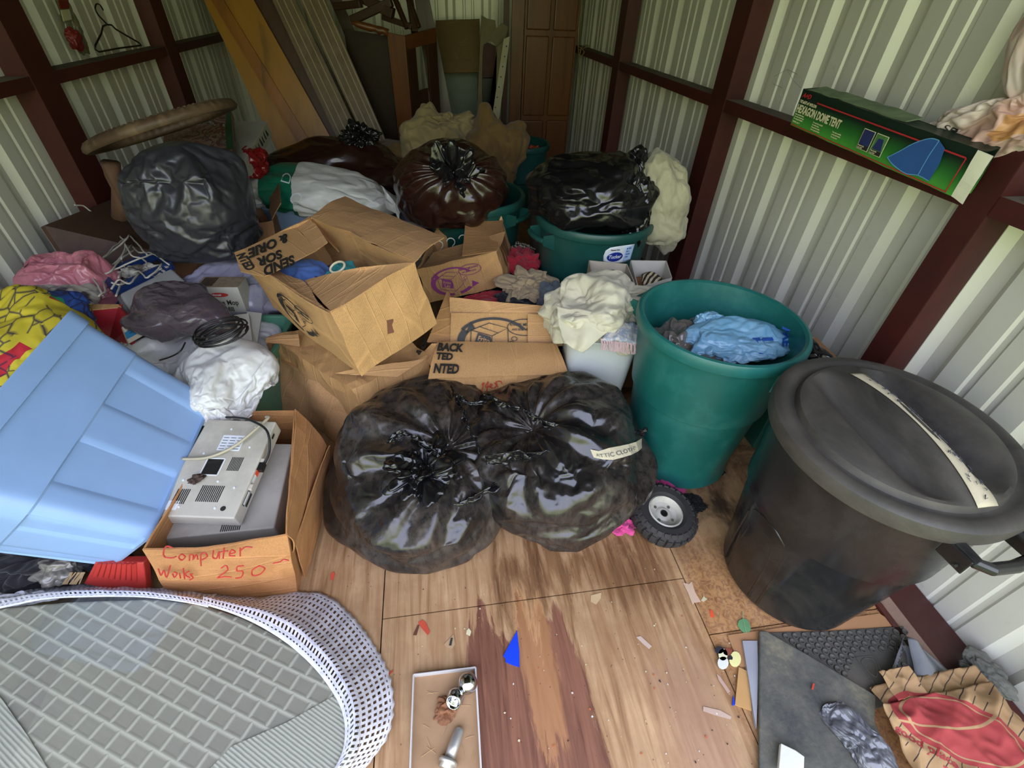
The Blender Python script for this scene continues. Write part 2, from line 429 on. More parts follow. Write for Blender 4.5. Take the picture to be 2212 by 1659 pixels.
# ================================================================ the building
XR, XL, YB, ZT = 1.62, -1.93, 6.05, 2.75
FX, FLX = 1.52, -1.83          # inner faces of the steel frame, right and left
def m_floor():
    b = N('plywood'); P = b.sep(b.co()); x, y = P[0], P[1]
    g = b.noise(1.0, 9, vec=b.co((26, 1.6, 5)), dist=1.6, rough=0.62)
    base = b.ramp(g, [(0.28, C('#7d5c3e')), (0.45, C('#a5805a')), (0.6, C('#b8966e')), (0.78, C('#946c48'))])
    big = b.noise(2.2, 6, rough=0.7); base = b.mix(b.ramp(big, [(0.35, (0.62,) * 3), (0.6, (0.0,) * 3)]), base, C('#7c5636'))
    wob = b.math('SUBTRACT', b.noise(1.0, 6, vec=b.co((16, 2.4, 1)), dist=0.5, rough=0.7), 0.5)
    xw = b.math('ADD', x, b.math('MULTIPLY', wob, 0.10)); yw = b.math('ADD', y, b.math('MULTIPLY', wob, 0.9))
    def region(x0, x1, y0, y1, s=0.012, sy=0.05):
        a = b.math('MULTIPLY', b.math('SUBTRACT', xw, x0), 1 / s, clamp=True); c = b.math('MULTIPLY', b.math('SUBTRACT', x1, xw), 1 / s, clamp=True)
        d = b.math('MULTIPLY', b.math('SUBTRACT', yw, y0), 1 / sy, clamp=True); e = b.math('MULTIPLY', b.math('SUBTRACT', y1, yw), 1 / sy, clamp=True)
        return b.math('MULTIPLY', b.math('MULTIPLY', a, c), b.math('MULTIPLY', d, e))
    red = b.ramp(g, [(0.3, C('#4a241c')), (0.6, C('#7a4a36')), (0.8, C('#5c3324'))])
    base = b.mix(b.math('MULTIPLY', region(0.0, 0.36, -1, 0.66), 0.9), base, red)
    base = b.mix(b.math('MULTIPLY', region(0.16, 0.27, 0.3, 0.72), 0.45), base, C('#b98552'))
    dk = b.ramp(g, [(0.35, C('#55361f')), (0.7, C('#80572f'))])
    base = b.mix(b.math('MULTIPLY', region(0.10, 0.74, 0.66, 0.95, 0.02, 0.12), 0.85), base, dk)
    base = b.mix(b.math('MULTIPLY', region(0.5, 0.74, -1, 0.56, 0.08, 0.1), 0.55), base, C('#94705a'))
    # wet black patches by the right wall
    wet = b.ramp(b.noise(3.4, 7, rough=0.7, dist=0.6), [(0.42, (0, 0, 0)), (0.58, (1, 1, 1))])
    rt = b.math('MULTIPLY', b.math('SUBTRACT', xw, 0.74), 12, clamp=True); up = b.math('MULTIPLY', b.math('SUBTRACT', y, 0.72), 6, clamp=True)
    base = b.mix(b.math('MULTIPLY', b.math('MULTIPLY', wet, rt), b.math('MULTIPLY_ADD', up, 0.6, 0.3)), base, C('#2b1c14'))
    cr = b.ramp(b.noise(60, 4, dist=1.5), [(0.42, C('#b5824c')), (0.62, C('#7c4a2a'))])
    base = b.mix(b.math('MULTIPLY', b.math('MULTIPLY', rt, b.math('SUBTRACT', 1.0, up, clamp=True)), 0.6), base, cr)
    sp = b.n('TexVoronoi'); sp.inputs['Scale'].default_value = 38; b.l(b.c.outputs['Object'], sp.inputs[0])
    base = b.mix(b.ramp(sp.outputs[0], [(0.05, (0.7,) * 3), (0.09, (0, 0, 0))]), base, C('#3a281a'))
    b.col(base); b.rough(b.ramp(g, [(0.3, (0.45,) * 3), (0.7, (0.72,) * 3)])); q = b.bump(g, 0.25, 0.003); b.bump(b.noise(45, 4), 0.2, 0.002, q)
    return b.m
PLY = m_floor()
# plywood sheets with open seams
seamx = [-1.95, -0.255, 0.775, 1.385]
g = G()
def plate(x0, x1, y0, y1, skew=0.0, z=0.0):
    t = 0.018; vs = [(x0, y0, z), (x1, y0, z), (x1 + skew, y1, z), (x0 + skew, y1, z)]
    g.prism(vs, (0, 0, 1), t)
plate(-1.95, -0.258, -0.35, 1.6); plate(-0.254, 0.772, -0.35, 0.712); plate(-0.254, 0.772, 0.716, 3.1)
plate(0.776, 1.385, -0.35, 0.522, z=-0.001); plate(0.776, 1.385, 0.526, 3.1, z=0.001); plate(-1.95, -0.258, 1.604, 4.0); plate(-1.95, 0.0, 4.004, 6.1); plate(0.004, 1.385, 3.104, 6.1); plate(-0.254, 0.0, 3.104, 4.0)
floor = struct(g.obj('floor', PLY))
mud = plain('dirt_ground', '#3b3226', 0.95, 0.3, 0.6, 30)
g = G(); g.box((0, 1, -0.14), (14, 16, 0.04)); struct(g.obj('ground', plain('grass_ground', '#5d7034', 0.95, 0.35, 0.5, 20)))
g = G(); g.box((-0.05, 2.8, -0.09), (3.4, 6.5, 0.06)); struct(g.obj('trim_1', mud))

def m_panel():
    b = N('painted_steel_panel')
    cc = b.ramp(b.noise(2.0, 5), [(0.3, C('#c9c7b9')), (0.7, C('#d6d4c8'))])
    cc = b.mix(b.ramp(b.noise(7, 8, rough=0.75), [(0.60, (0, 0, 0)), (0.85, (0.5,) * 3)]), cc, C('#7e7a68'))
    b.col(cc); b.rough(0.42); b.p.inputs['Metallic'].default_value = 0.15; b.bump(b.noise(5, 2), 0.05, 0.01); return b.m
PANEL = m_panel()
def corrugated(name, u0, u1, place, first, pitch=0.362, z0=-0.09, z1=ZT):
    """profile u along the wall, d outward; major rib + two minor ribs per pitch"""
    prof = []
    k0 = math.floor((u0 - first) / pitch) - 1; u = first + k0 * pitch
    while u < u1 + pitch:
        prof += [(u - 0.052, 0), (u - 0.024, 0.027), (u + 0.024, 0.027), (u + 0.052, 0)]
        for m_ in (0.145, 0.235):
            c_ = u + m_ * pitch / 0.38
            prof += [(c_ - 0.016, 0), (c_ - 0.008, 0.007), (c_ + 0.008, 0.007), (c_ + 0.016, 0)]
        u += pitch
    prof = [p for p in prof if u0 < p[0] < u1]; prof = [(u0, 0)] + prof + [(u1, 0)]
    vs = []; fs = []
    for u, d in prof: vs += [place(u, d, z0), place(u, d, z1)]
    for i in range(len(prof) - 1): fs.append((2 * i, 2 * i + 2, 2 * i + 3, 2 * i + 1))
    o = mesh(name, vs, fs, PANEL); s = o.modifiers.new('t', 'SOLIDIFY'); s.thickness = 0.0015; s.offset = 0
    return struct(o)
corrugated('wall_right', -0.35, YB, lambda u, d, z: (XR + d, u, z), 1.755)
corrugated('wall_left', -0.35, YB, lambda u, d, z: (XL - d, u, z), 2.60)
corrugated('wall_back', XL, XR, lambda u, d, z: (u, YB + d, z), 0.30)
g = G(); g.box(((XL + XR) / 2, 2.87, ZT + 0.05), (XR - XL + 0.3, 6.6, 0.06)); struct(g.obj('ceiling', plain('roof_underside', '#4d4640', 0.7)))
RED = N('red_oxide_steel'); _c = RED.ramp(RED.noise(3, 6, rough=0.7), [(0.3, C('#38130f')), (0.7, C('#4d1d17'))]); RED.col(_c); RED.rough(0.5); RED.bump(RED.noise(40, 2), 0.1, 0.002)
_geo = RED.n('NewGeometry'); RED = RED.m
DUST = plain('dusty_steel', '#5d5344', 0.9, 0.25, 0.4, 80)
def cee(name, a, b, w, dpt, up, inward, dust=False):
    """C section: web facing the room, flanges toward the panel"""
    a = V(a); b = V(b); d = (b - a).normalized(); n = V(inward).normalized(); s_ = d.cross(n).normalized(); t = 0.003; gg = G()
    mid = (a + b) / 2; L = (b - a).length; M = Matrix((d, s_, n)).transposed()
    gg.box(mid, (L, w, t), M)
    for k_ in (-1, 1):
        top = (s_ * k_).z > 0.5
        gg.box(mid + s_ * k_ * (w / 2 - t / 2) - n * (dpt / 2), (L, t, dpt), M, 1 if (dust and top) else 0)
    o = gg.obj(name, mats=[RED, DUST]); return struct(o)
# right side: posts, girt, base channel ; left side the same
GZ0, GZ1 = 1.124, 1.178
n_ = [1]
def trim(*a, **k_):
    n_[0] += 1; return cee('trim_%d' % n_[0], *a, **k_)
zc = (GZ0 + GZ1) / 2; gh = GZ1 - GZ0
for Y in (1.125, 2.65, 4.33): trim((FX - 0.004, Y, -0.05), (FX - 0.004, Y, ZT), 0.085 if Y < 2 else 0.15, 0.10, None, (-1, 0, 0))
trim((FX, -0.35, zc), (FX, 1.08, zc), gh, 0.1, None, (-1, 0, 0), dust=True)
trim((FX, 1.17, zc), (FX, 2.575, zc), gh, 0.1, None, (-1, 0, 0), dust=True)
trim((FX, 2.725, zc), (FX, 5.75, zc), gh, 0.1, None, (-1, 0, 0), dust=True)
for Y in (3.0, 4.55): trim((FLX + 0.004, Y, -0.05), (FLX + 0.004, Y, ZT), 0.19, 0.10, None, (1, 0, 0))
trim((FLX, -0.3, zc), (FLX, 2.905, zc), gh, 0.1, None, (1, 0, 0), dust=True)
trim((FLX, 3.095, zc), (FLX, 4.455, zc), gh, 0.1, None, (1, 0, 0), dust=True)
trim((FLX, 4.645, zc), (FLX, 5.95, zc), gh, 0.1, None, (1, 0, 0), dust=True)
# base channel along the right wall: inner lip, dusty web, outer flange against the panel
g = G(); g.box((1.397, 2.85, -0.015), (0.02, 6.4, 0.05)); g.box((1.435, 2.85, -0.006), (0.056, 6.4, 0.006), mi=1); g.box((1.54, 2.85, -0.03), (0.15, 6.4, 0.006)); g.box((1.466, 2.85, -0.02), (0.006, 6.4, 0.03))
o = g.obj('baseboard_right', mats=[RED, plain('dusty_lip', '#7b6252', 0.9, 0.3, 0.5, 60)]); struct(o)
g = G(); g.box((-1.86, 2.85, -0.02), (0.13, 6.4, 0.05)); struct(g.obj('baseboard_left', RED))

# ================================================================ round bins
def lp_handle(parent, ang, r, z, mat, w=0.15, d=0.055, h=0.05, name='handle'):
    """looped lift handle: two webs and a grip bar"""
    M = Matrix.Rotation(ang, 4, 'Z'); gg = G()
    for s_ in (-1, 1):
        a = [(r - 0.02, s_ * w / 2, z + 0.0), (r + d, s_ * w / 2, z), (r + d, s_ * w / 2, z - h), (r - 0.03, s_ * w / 2, z - h * 1.9)]
        P = [M @ V(p) for p in a]; gg.prism(P, M.to_3x3() @ V((0, s_, 0)), 0.006)
    q = [V((r + d, -w / 2, z - h / 2)), V((r + d + 0.012, -w / 4, z - h / 2)), V((r + d + 0.014, 0, z - h / 2)), V((r + d + 0.012, w / 4, z - h / 2)), V((r + d, w / 2, z - h / 2))]
    gg.tube([M @ p for p in q], 0.013, 8)
    o = mesh(name, gg.v, gg.f, mat, parent, smooth=False, bevel=0.002); return o
def bin_round(name, label, cx_, cy_, R, rb, h, mat, angs=(), group=None, tilt=0.0, step=0.52, rimr=0.018, flutes=8, wall_part=True, rot=0.0):
    t = thing(name, label, 'bin', M=Matrix.Translation((cx_, cy_, 0.002)) @ Matrix.Rotation(tilt, 4, 'Y') @ Matrix.Rotation(rot, 4, 'Z'), group=group)
    def rr(z): return rb + (R - rb) * (z / h) - 0.006
    pr = [(0.0, 0.0), (rb - 0.03, 0.0), (rb - 0.012, 0.004), (rb, 0.02)]
    zs = [0.05, 0.12, 0.2, 0.28, 0.34, step * h - 0.008]
    for z in zs: pr.append((rr(z) - 0.008, z))
    pr += [(rr(step * h) + 0.004, step * h + 0.004), (rr(step * h + 0.06) + 0.004, step * h + 0.06), (rr(h * 0.85) + 0.003, h * 0.85), (R - 0.008, h - 0.055), (R - 0.004, h - 0.045)]
    pr += [(R + rimr * 0.5, h - 0.042), (R + rimr * 0.62, h - 0.03), (R + rimr * 0.6, h - 0.012), (R + rimr * 0.3, h - 0.002), (R - 0.004, h), (R - 0.014, h - 0.006), (R - 0.018, h - 0.03)]
    for z in (0.8, 0.6, 0.4, 0.2, 0.02): pr.append((rr(z * h) - 0.016, z * h))
    pr.append((0.0, 0.014))
    def rad(r, z, a, i):
        if 3 < i < 9 and z < step * h:
            return r + 0.005 * max(0, math.cos(a * flutes / 2 + 0.6)) ** 5
        return r
    gg = G(); gg.lathe(pr, 96, rad=rad); b = mesh('body', gg.v, gg.f, mat, t, smooth=True)
    m_ = b.modifiers.new('e', 'EDGE_SPLIT'); m_.split_angle = 0.7
    for a in angs: lp_handle(t, a, R - 0.012, h - 0.05, mat)
    return t
TEAL = N('teal_plastic'); _c = TEAL.ramp(TEAL.noise(2.5, 5, rough=0.7), [(0.3, C('#175650')), (0.7, C('#1c665f'))]); _c = TEAL.mix(TEAL.ramp(TEAL.noise(5, 7, rough=0.75), [(0.5, (0, 0, 0)), (0.8, (0.35,) * 3)]), _c, C('#4f8880')); TEAL.col(_c); TEAL.rough(0.38); TEAL.bump(TEAL.noise(300, 1), 0.08, 0.001); TEAL = TEAL.m
DKGREEN = plain('dark_green_plastic', '#12463f', 0.42, 0.1, 0.05, 200, dirt='#28504a')
green = bin_round('trash_can', 'large open teal plastic trash can holding a blue bag, right of the white hamper', 0.980, 1.287, 0.285, 0.225, 0.70, TEAL, angs=(math.radians(-58),), flutes=10, step=0.56, rot=0)
lp_handle(green, math.radians(122), 0.273, 0.65, TEAL)
tucker = bin_round('trash_can', 'dark green trash can with an oval blue and white maker label, under the black bag', 0.83, 2.35, 0.30, 0.24, 0.69, DKGREEN, angs=(math.radians(197), math.radians(17)), flutes=8)
gbin2 = bin_round('trash_can', 'dark green trash can standing open just behind the big brown bag', 0.24, 2.80, 0.285, 0.225, 0.66, DKGREEN, angs=(math.radians(-40),))
gbin3 = bin_round('trash_can', 'furthest green bin, orange scraps inside, against the wooden cupboard', 0.76, 4.28, 0.24, 0.19, 0.60, DKGREEN)
GREYP = plain('grey_brown_plastic', '#6f665f', 0.45, 0.12)
gyb = bin_round('wastebasket', 'grey-brown plastic wastebasket with hangers in it behind the black bag', 0.835, 3.05, 0.235, 0.19, 0.66, GREYP, flutes=0)
# Tucker label
LBL = plain('white_label', '#d9dde0', 0.4, 0.03); INK = plain('navy_ink', '#1b2f86', 0.4, 0.05); INKB = plain('black_ink', '#26231f', 0.6, 0.1); BLUEL = plain('pale_blue_print', '#a9c4e2', 0.45, 0.03)
def cyl_label(parent, rfun, a0, z0, pts2, mat, name, lift=0.002):
    """wrap a flat outline round a bin wall: x runs round the wall, y up"""
    gg = G(); n = len(pts2); vs = []
    cxm = sum(p[0] for p in pts2) / n; cym = sum(p[1] for p in pts2) / n
    rings = 5
    for k_ in range(rings, 0, -1):
        for x, y in pts2:
            xx = cxm + (x - cxm) * k_ / rings; yy = cym + (y - cym) * k_ / rings; r = rfun(z0 + yy) + lift; a = a0 + xx / r; vs.append((r * math.cos(a), r * math.sin(a), z0 + yy))
    r = rfun(z0 + cym) + lift; a = a0 + cxm / r; vs.append((r * math.cos(a), r * math.sin(a), z0 + cym)); fs = []
    for k_ in range(rings - 1):
        for i in range(n): j = (i + 1) % n; fs.append((k_ * n + i, k_ * n + j, (k_ + 1) * n + j, (k_ + 1) * n + i))
    for i in range(n): fs.append(((rings - 1) * n + i, (rings - 1) * n + (i + 1) % n, rings * n))
    return mesh(name, vs, fs, mat, parent, solid=0.0008, offset=1, smooth=True)
def wrap_obj(ob, rfun, a0, z0, lift):
    for v in ob.data.vertices:
        x, y, z = v.co; r = rfun(z0 + y) + lift + z; a = a0 + x / r; v.co = (r * math.cos(a), r * math.sin(a), z0 + y)
def oval(w, h, n=28, c=(0, 0)): return [(c[0] + w / 2 * math.cos(2 * math.pi * i / n), c[1] + h / 2 * math.sin(2 * math.pi * i / n)) for i in range(n)]
tr = lambda z: 0.24 + 0.06 * z / 0.69 - 0.001
ta = math.atan2(px(1310, 540, 0.86).y - 2.05, 0.86 - 0.70); ta = math.radians(-81); LZ = 0.585
lb = cyl_label(tucker, tr, ta, LZ, [(p[0] * 1.0, p[1]) for p in [(-0.075, 0), (-0.07, .028), (-.05, .043), (-.02, .047), (.06, .047), (.09, .044), (.09, -.044), (.05, -.047), (-.02, -.047), (-.05, -.043), (-.07, -.028)]], LBL, 'maker_label', 0.004)
cyl_label(tucker, tr, ta, LZ, oval(0.085, 0.05, c=(-0.015, -0.008)), INK, 'blue_oval', 0.0055)
cyl_label(tucker, tr, ta, LZ, [(.035, .04), (.035, -.04), (.086, -.04), (.086, .04)], BLUEL, 'label_print', 0.0055)
for s_, sz, x, y, mt in (('Tucker', .026, -.051, -.015, LBL), ('Famous Ross', .010, -.045, .027, INKB), ('32 GAL', .011, .04, .026, INK), ('121 L', .011, .04, .011, INK), ('TRASH', .010, .04, -.004, INK), ('CAN', .010, .04, -.018, INK)):
    o = text(s_, sz, Matrix.Translation((x, y, 0)), mt, None, sx=0.9, bold=0.015, shear=0.2 if sz > .02 else 0); wrap_obj(o, tr, ta, LZ, 0.0068); o.parent = tucker

# ---- black can with its lid
BLKP = N('black_plastic'); _d = BLKP.ramp(BLKP.noise(2.6, 7, rough=0.7, dist=0.8), [(0.40, (0, 0, 0)), (0.8, (1, 1, 1))]); BLKP.col(BLKP.mix(BLKP.math('MULTIPLY', _d, 0.35), C('#161617'), C('#55504a'))); BLKP.rough(BLKP.ramp(_d, [(0, (0.22,) * 3), (1, (0.5,) * 3)])); BLKP.bump(BLKP.noise(160, 2), 0.06, 0.001); BLKP = BLKP.m
LIDM = N('dusty_lid'); _d = LIDM.ramp(LIDM.noise(3.2, 8, rough=0.75, dist=1.0, vec=LIDM.co((1, 1, 2))), [(0.30, (0, 0, 0)), (0.8, (1, 1, 1))]); LIDM.col(LIDM.mix(LIDM.math('MULTIPLY', _d, 0.55), C('#262523'), C('#6d655b'))); LIDM.rough(0.52); LIDM.bump(LIDM.noise(120, 3), 0.1, 0.001); LIDM = LIDM.m
bc = V((1.155, 0.695, 0.002)); blk = thing('lidded_trash_can', 'big black plastic trash can with a domed lid and a strip of masking tape', 'trash can', loc=bc)
R = 0.275; rb = 0.215; h = 0.69
pr = [(0, 0), (rb - .02, 0), (rb, .012), (rb + .004, .05), (rb + .02, .2), (rb + .036, .36), (rb + .04, .40), (rb + .050, .405), (rb + .054, .55), (R, .66), (R + .01, .665), (R + .012, .69), (R, .695), (R - .01, .66), (rb + .03, .4), (rb - .01, .02), (0, .012)]
def rad(r, z, a, i):
    if 2 < i < 6:   # raised shield panels on the lower wall
        d = ((a - math.radians(193) + math.pi) % (2 * math.pi)) - math.pi
        d2 = ((a - math.radians(13) + math.pi) % (2 * math.pi)) - math.pi
        for dd in (d, d2):
            if abs(dd) < 0.42: return r + 0.005
    return r
gg = G(); gg.lathe(pr, 120, rad=rad); mesh('body', gg.v, gg.f, BLKP, blk, smooth=True).modifiers.new('e', 'EDGE_SPLIT').split_angle = 0.6
# arched moulded ribs on the side facing the door
def can_rib(pts, name='moulded_rib', r0=0.006):
    P = []
    for a, z in pts:
        a -= 42
        rr = rb + 0.003 + (z - 0.02) * 0.096 + (0.008 if z > .4 else 0); P.append((rr * math.cos(math.radians(a)), rr * math.sin(math.radians(a)), z))
    q = G(); q.tube(P, r0, 6); mesh(name, q.v, q.f, BLKP, blk, smooth=True)
can_rib([(205, .03), (207, .2), (211, .33), (217, .375), (225, .39), (236, .39), (244, .37), (249, .33), (251, .2), (252, .03)])
can_rib([(213, .03), (215, .2), (218, .30), (223, .33), (230, .34), (237, .33), (241, .30), (243, .2), (244, .03)])
# lid, slightly tipped
lid = thing('tmp', None, None); bpy.data.objects.remove(lid)
def lidz(x, y):
    """dome with a raised handle ridge between two scooped hollows; ridge runs along local y' """
    r = math.hypot(x, y); a = math.radians(-90); u = x * math.cos(a) + y * math.sin(a); w = -x * math.sin(a) + y * math.cos(a)
    z = 0.012
    if r < 0.262: z = 0.012 + 0.055 * (1 - (r / 0.262) ** 2) ** 0.7
    wid = 0.028 + 0.02 * (u / 0.2) ** 2; ridge = math.exp(-(w / wid) ** 4)
    if r < 0.235:
        z -= (1 - ridge) * 0.068 * (1 - (r / 0.235) ** 4) * math.exp(-((abs(w) - 0.085) / 0.055) ** 2)
    return z
gg = G(); nr, na = 40, 120; vs = [(0, 0, lidz(0, 0))]
for i in range(1, nr + 1):
    r = 0.30 * i / nr
    for k_ in range(na):
        a = 2 * math.pi * k_ / na; x, y = r * math.cos(a), r * math.sin(a); z = lidz(x, y)
        if r > 0.262: z = 0.012 + 0.007 * max(0, math.sin((r - 0.262) / 0.038 * math.pi)) ** .6
        if r > 0.245 and r < 0.262: z = 0.010
        vs.append((x, y, z))
for k_ in range(na): a = 2 * math.pi * k_ / na; vs.append((0.303 * math.cos(a), 0.303 * math.sin(a), -0.004))
for k_ in range(na): a = 2 * math.pi * k_ / na; vs.append((0.300 * math.cos(a), 0.300 * math.sin(a), -0.030))
fs = [(0, 1 + k_, 1 + (k_ + 1) % na) for k_ in range(na)]
for i in range(nr + 1):
    for k_ in range(na): a = 1 + i * na; fs.append((a + k_, a + na + k_, a + na + (k_ + 1) % na, a + (k_ + 1) % na))
LM = Matrix.Translation((0, 0, 0.698)) @ Matrix.Rotation(math.radians(2.5), 4, 'X')
lid = mesh('lid', [LM @ V(v) for v in vs], fs, LIDM, blk, smooth=True, solid=0.003); lid.modifiers.new('e', 'EDGE_SPLIT').split_angle = 0.6
# masking tape along the ridge, written over
TAPE = plain('masking_tape', '#b6ab90', 0.7, 0.06, 0.2, 300); PEN = plain('pen_ink', '#3c4048', 0.6, 0.2)
gt = G(); a = math.radians(-90); ed = []
for i in range(41):
    u = -0.185 + 0.43 * i / 40
    for w in (-0.030, 0.0, 0.024):
        w2 = w + 0.010 + 0.028 * math.sin((u + 0.2) * 6.5) * 0.5; x = u * math.cos(a) - w2 * math.sin(a); y = u * math.sin(a) + w2 * math.cos(a); ed.append(LM @ V((x, y, lidz(x, y) + 0.0045)))
gt.add(ed, [(i * 3 + j, i * 3 + j + 1, i * 3 + j + 4, i * 3 + j + 3) for i in range(40) for j in range(2)])
tp = mesh('masking_tape', gt.v, gt.f, TAPE, blk, smooth=True, solid=0.0006, offset=1)
gp = G(); rnd = random.Random(3)
for i in range(66):
    u = -0.175 + 0.41 * rnd.random(); w = rnd.uniform(-0.022, 0.018); P = []
    for k_ in range(5):
        uu = u + rnd.uniform(-.006, .008); ww = w + rnd.uniform(-.005, .005) + 0.010 + 0.028 * math.sin((uu + 0.2) * 6.5) * 0.5
        x = uu * math.cos(a) - ww * math.sin(a); y = uu * math.sin(a) + ww * math.cos(a); P.append(LM @ V((x, y, lidz(x, y) + 0.0078)))
    gp.tube(P, 0.0007, 4)
mesh('handwriting', gp.v, gp.f, PEN, tp)
# side handle with a bolted bracket
hz = 0.655; ha = math.radians(-86); Mh = Matrix.Rotation(ha, 4, 'Z'); q = G()
q.tube([Mh @ V(p) for p in [(0.27, -0.085, hz), (0.33, -0.085, hz - .005), (0.345, -0.06, hz - .01), (0.35, 0, hz - .012), (0.345, 0.06, hz - .01), (0.33, 0.085, hz - .005), (0.27, 0.085, hz)]], [0.014] * 7, 10)
q.box(Mh @ V((0.30, -0.10, hz - .02)), (0.06, 0.006, 0.045), Mh.to_3x3()); q.box(Mh @ V((0.30, 0.10, hz - .03)), (0.06, 0.006, 0.045), Mh.to_3x3())
mesh('handle', q.v, q.f, BLKP, blk, bevel=0.002)
q = G(); q.tube([Mh @ V((0.315, -0.112, hz - .03)), Mh @ V((0.315, -0.10, hz - .03))], 0.004, 8); mesh('bolt', q.v, q.f, INKB, blk)

# ================================================================ cartons
CARD = m_card('cardboard_x', '#b58a58', 0); CARDY = m_card('cardboard_y', '#b3885a', 1); CARDIN = m_card('cardboard_brown', '#a67a4c', 1, stain='#8a6238')
CARDD = m_card('cardboard_dark', '#8a6340', 0); CARDO = m_card('cardboard_orange', '#b07c4c', 2, stain='#94602f')
PURP = plain('purple_ink', '#83336f', 0.6, 0.1); MARK = plain('red_marker', '#b0322c', 0.5, 0.1); BRN = plain('brown_ink', '#6d4530', 0.7, 0.1)
REDM = plain('red_print', '#b23a35', 0.5, 0.1)
def shell(dx, dy, h, t=0.004, amp=0.005, seed=1, bottom=True, n=14, bulge=0.0):
    """open-topped carton walls in local space, centred, base at z 0"""
    a, b = dx / 2, dy / 2; q = G()
    A, B_, C_, D_ = V((-a, -b, 0)), V((a, -b, 0)), V((a, b, 0)), V((-a, b, 0)); U = V((0, 0, h)); bl = (lambda u, v: bulge * math.sin(math.pi * u) * math.sin(math.pi * min(v + .2, 1)))
    q.sheet((A, B_, B_ + U, A + U), n, n, t, fn=bl); q.sheet((B_, C_, C_ + U, B_ + U), n, n, t, fn=bl)
    q.sheet((C_, D_, D_ + U, C_ + U), n, n, t, fn=bl); q.sheet((D_, A, A + U, D_ + U), n, n, t, fn=bl)
    if bottom: q.sheet((A, B_, C_, D_), n, n, t)
    q.crumple(amp, 5 / max(dx, dy) * 0.9, seed); return q
def flap(parent, pts, mat, name='flap', amp=0.004, seed=1, bend=0.0, n=12, t=0.004, world=False, ny=None, label=None):
    q = G(); q.sheet(pts, n, ny or n, t, fn=(lambda u, v: bend * math.sin(math.pi * v)) if bend else None); q.crumple(amp, 7, seed)
    o = q.obj(name, mat, parent, world=world)
    if label: o['label'] = label
    return o
def surf_frame(q, flipy=False):
    """frame with origin at q[0], x to q[1], y toward q[3]"""
    return frame(q[0], V(q[1]) - V(q[0]), V(q[3]) - V(q[0]))
def knock_logo(parent, M, ink, s=1.0, bubble=True, clip=None):
    """printed carton emblem: looping arrows, a line-drawn box with its name, a speech balloon (the cartoon face is left off)"""
    g1 = G(); T = M @ Matrix.Diagonal((s, s, 1, 1))
    def arc(a0, a1, rx, ry, w0, w1):
        P = []; n = 18
        for i in range(n + 1):
            a = math.radians(a0 + (a1 - a0) * i / n); P.append((rx * math.cos(a), ry * math.sin(a), w0 + (w1 - w0) * i / n))
        for i in range(n):
            (x0, y0, wa), (x1, y1, wb) = P[i], P[i + 1]; m0, m1 = 1 - wa, 1 - wb
            shape(g1, [(x0, y0), (x1, y1), (x1 * m1, y1 * m1), (x0 * m0, y0 * m0)][:: 1 if a1 < a0 else -1], T)
    arc(148, 262, 0.100, 0.062, 0.22, 0.16); arc(318, 280, 0.100, 0.062, 0.2, 0.2); arc(150, 30, 0.104, 0.066, 0.10, 0.10)
    shape(g1, [(-0.062, 0.054), (-0.078, 0.020), (-0.050, 0.034)][::-1], T); shape(g1, [(0.082, -0.012), (0.108, -0.030), (0.074, -0.040)][::-1], T)
    lw = 0.0022
    c = dict(a=(-0.062, 0.030), b=(-0.004, 0.014), c=(-0.006, -0.044), d=(-0.064, -0.020), e=(-0.012, 0.050), f=(0.040, 0.036), g=(0.042, -0.018))
    for l_ in ('abcda', 'aefb', 'fgc'): stroke(g1, [c[k_] for k_ in l_], lw, T)
    stroke(g1, [(-0.040, 0.040), (0.014, 0.022)], lw * .7, T)
    e = g1.obj('printed_emblem', ink, parent)
    # black name patch on the left face, letters reversed out
    F = frame(T @ V((-0.058, -0.016, 0.0006)), (T.to_3x3() @ V((0.058, -0.016, 0))), (T.to_3x3() @ V((0, 1, 0))))
    g2 = G(); shape(g2, [(0.002 * s, 0.004 * s), (0.050 * s, -0.0 * s), (0.050 * s, 0.026 * s), (0.040 * s, 0.040 * s), (0.004 * s, 0.041 * s)], F); g2.obj('printed_patch', ink, parent)
    mt = CARD
    text('Frito', 0.019 * s, F @ Matrix.Translation((0.008 * s, 0.021 * s, 0.0008)), mt, parent, 'printed_text', sx=0.9, bold=0.02)
    text('Lay', 0.021 * s, F @ Matrix.Translation((0.012 * s, 0.005 * s, 0.0008)), mt, parent, 'printed_text', sx=0.95, bold=0.02)
    if bubble:
        g3 = G(); bx, by = 0.088, 0.038
        stroke(g3, oval(0.098, 0.046, 30, (bx, by)), lw, T, closed=True)
        for (x, y, r) in ((0.058, 0.006, 0.016), (0.050, -0.004, 0.010)): stroke(g3, oval(r, r * .7, 12, (x, y)), lw * .8, T, closed=True)
        g3.obj('speech_balloon', ink, parent)
        text('KNOCK ME DOWN', 0.0112 * s, T @ Matrix.Diagonal((1 / s, 1 / s, 1, 1)) @ Matrix.Translation(((bx - .042) * s, (by + .004) * s, 0)), ink, parent, sx=0.82, bold=0.01)
        text('AND SEND ME BACK', 0.0085 * s, T @ Matrix.Diagonal((1 / s, 1 / s, 1, 1)) @ Matrix.Translation(((bx - .037) * s, (by - .009) * s, 0)), ink, parent, sx=0.8, bold=0.01)

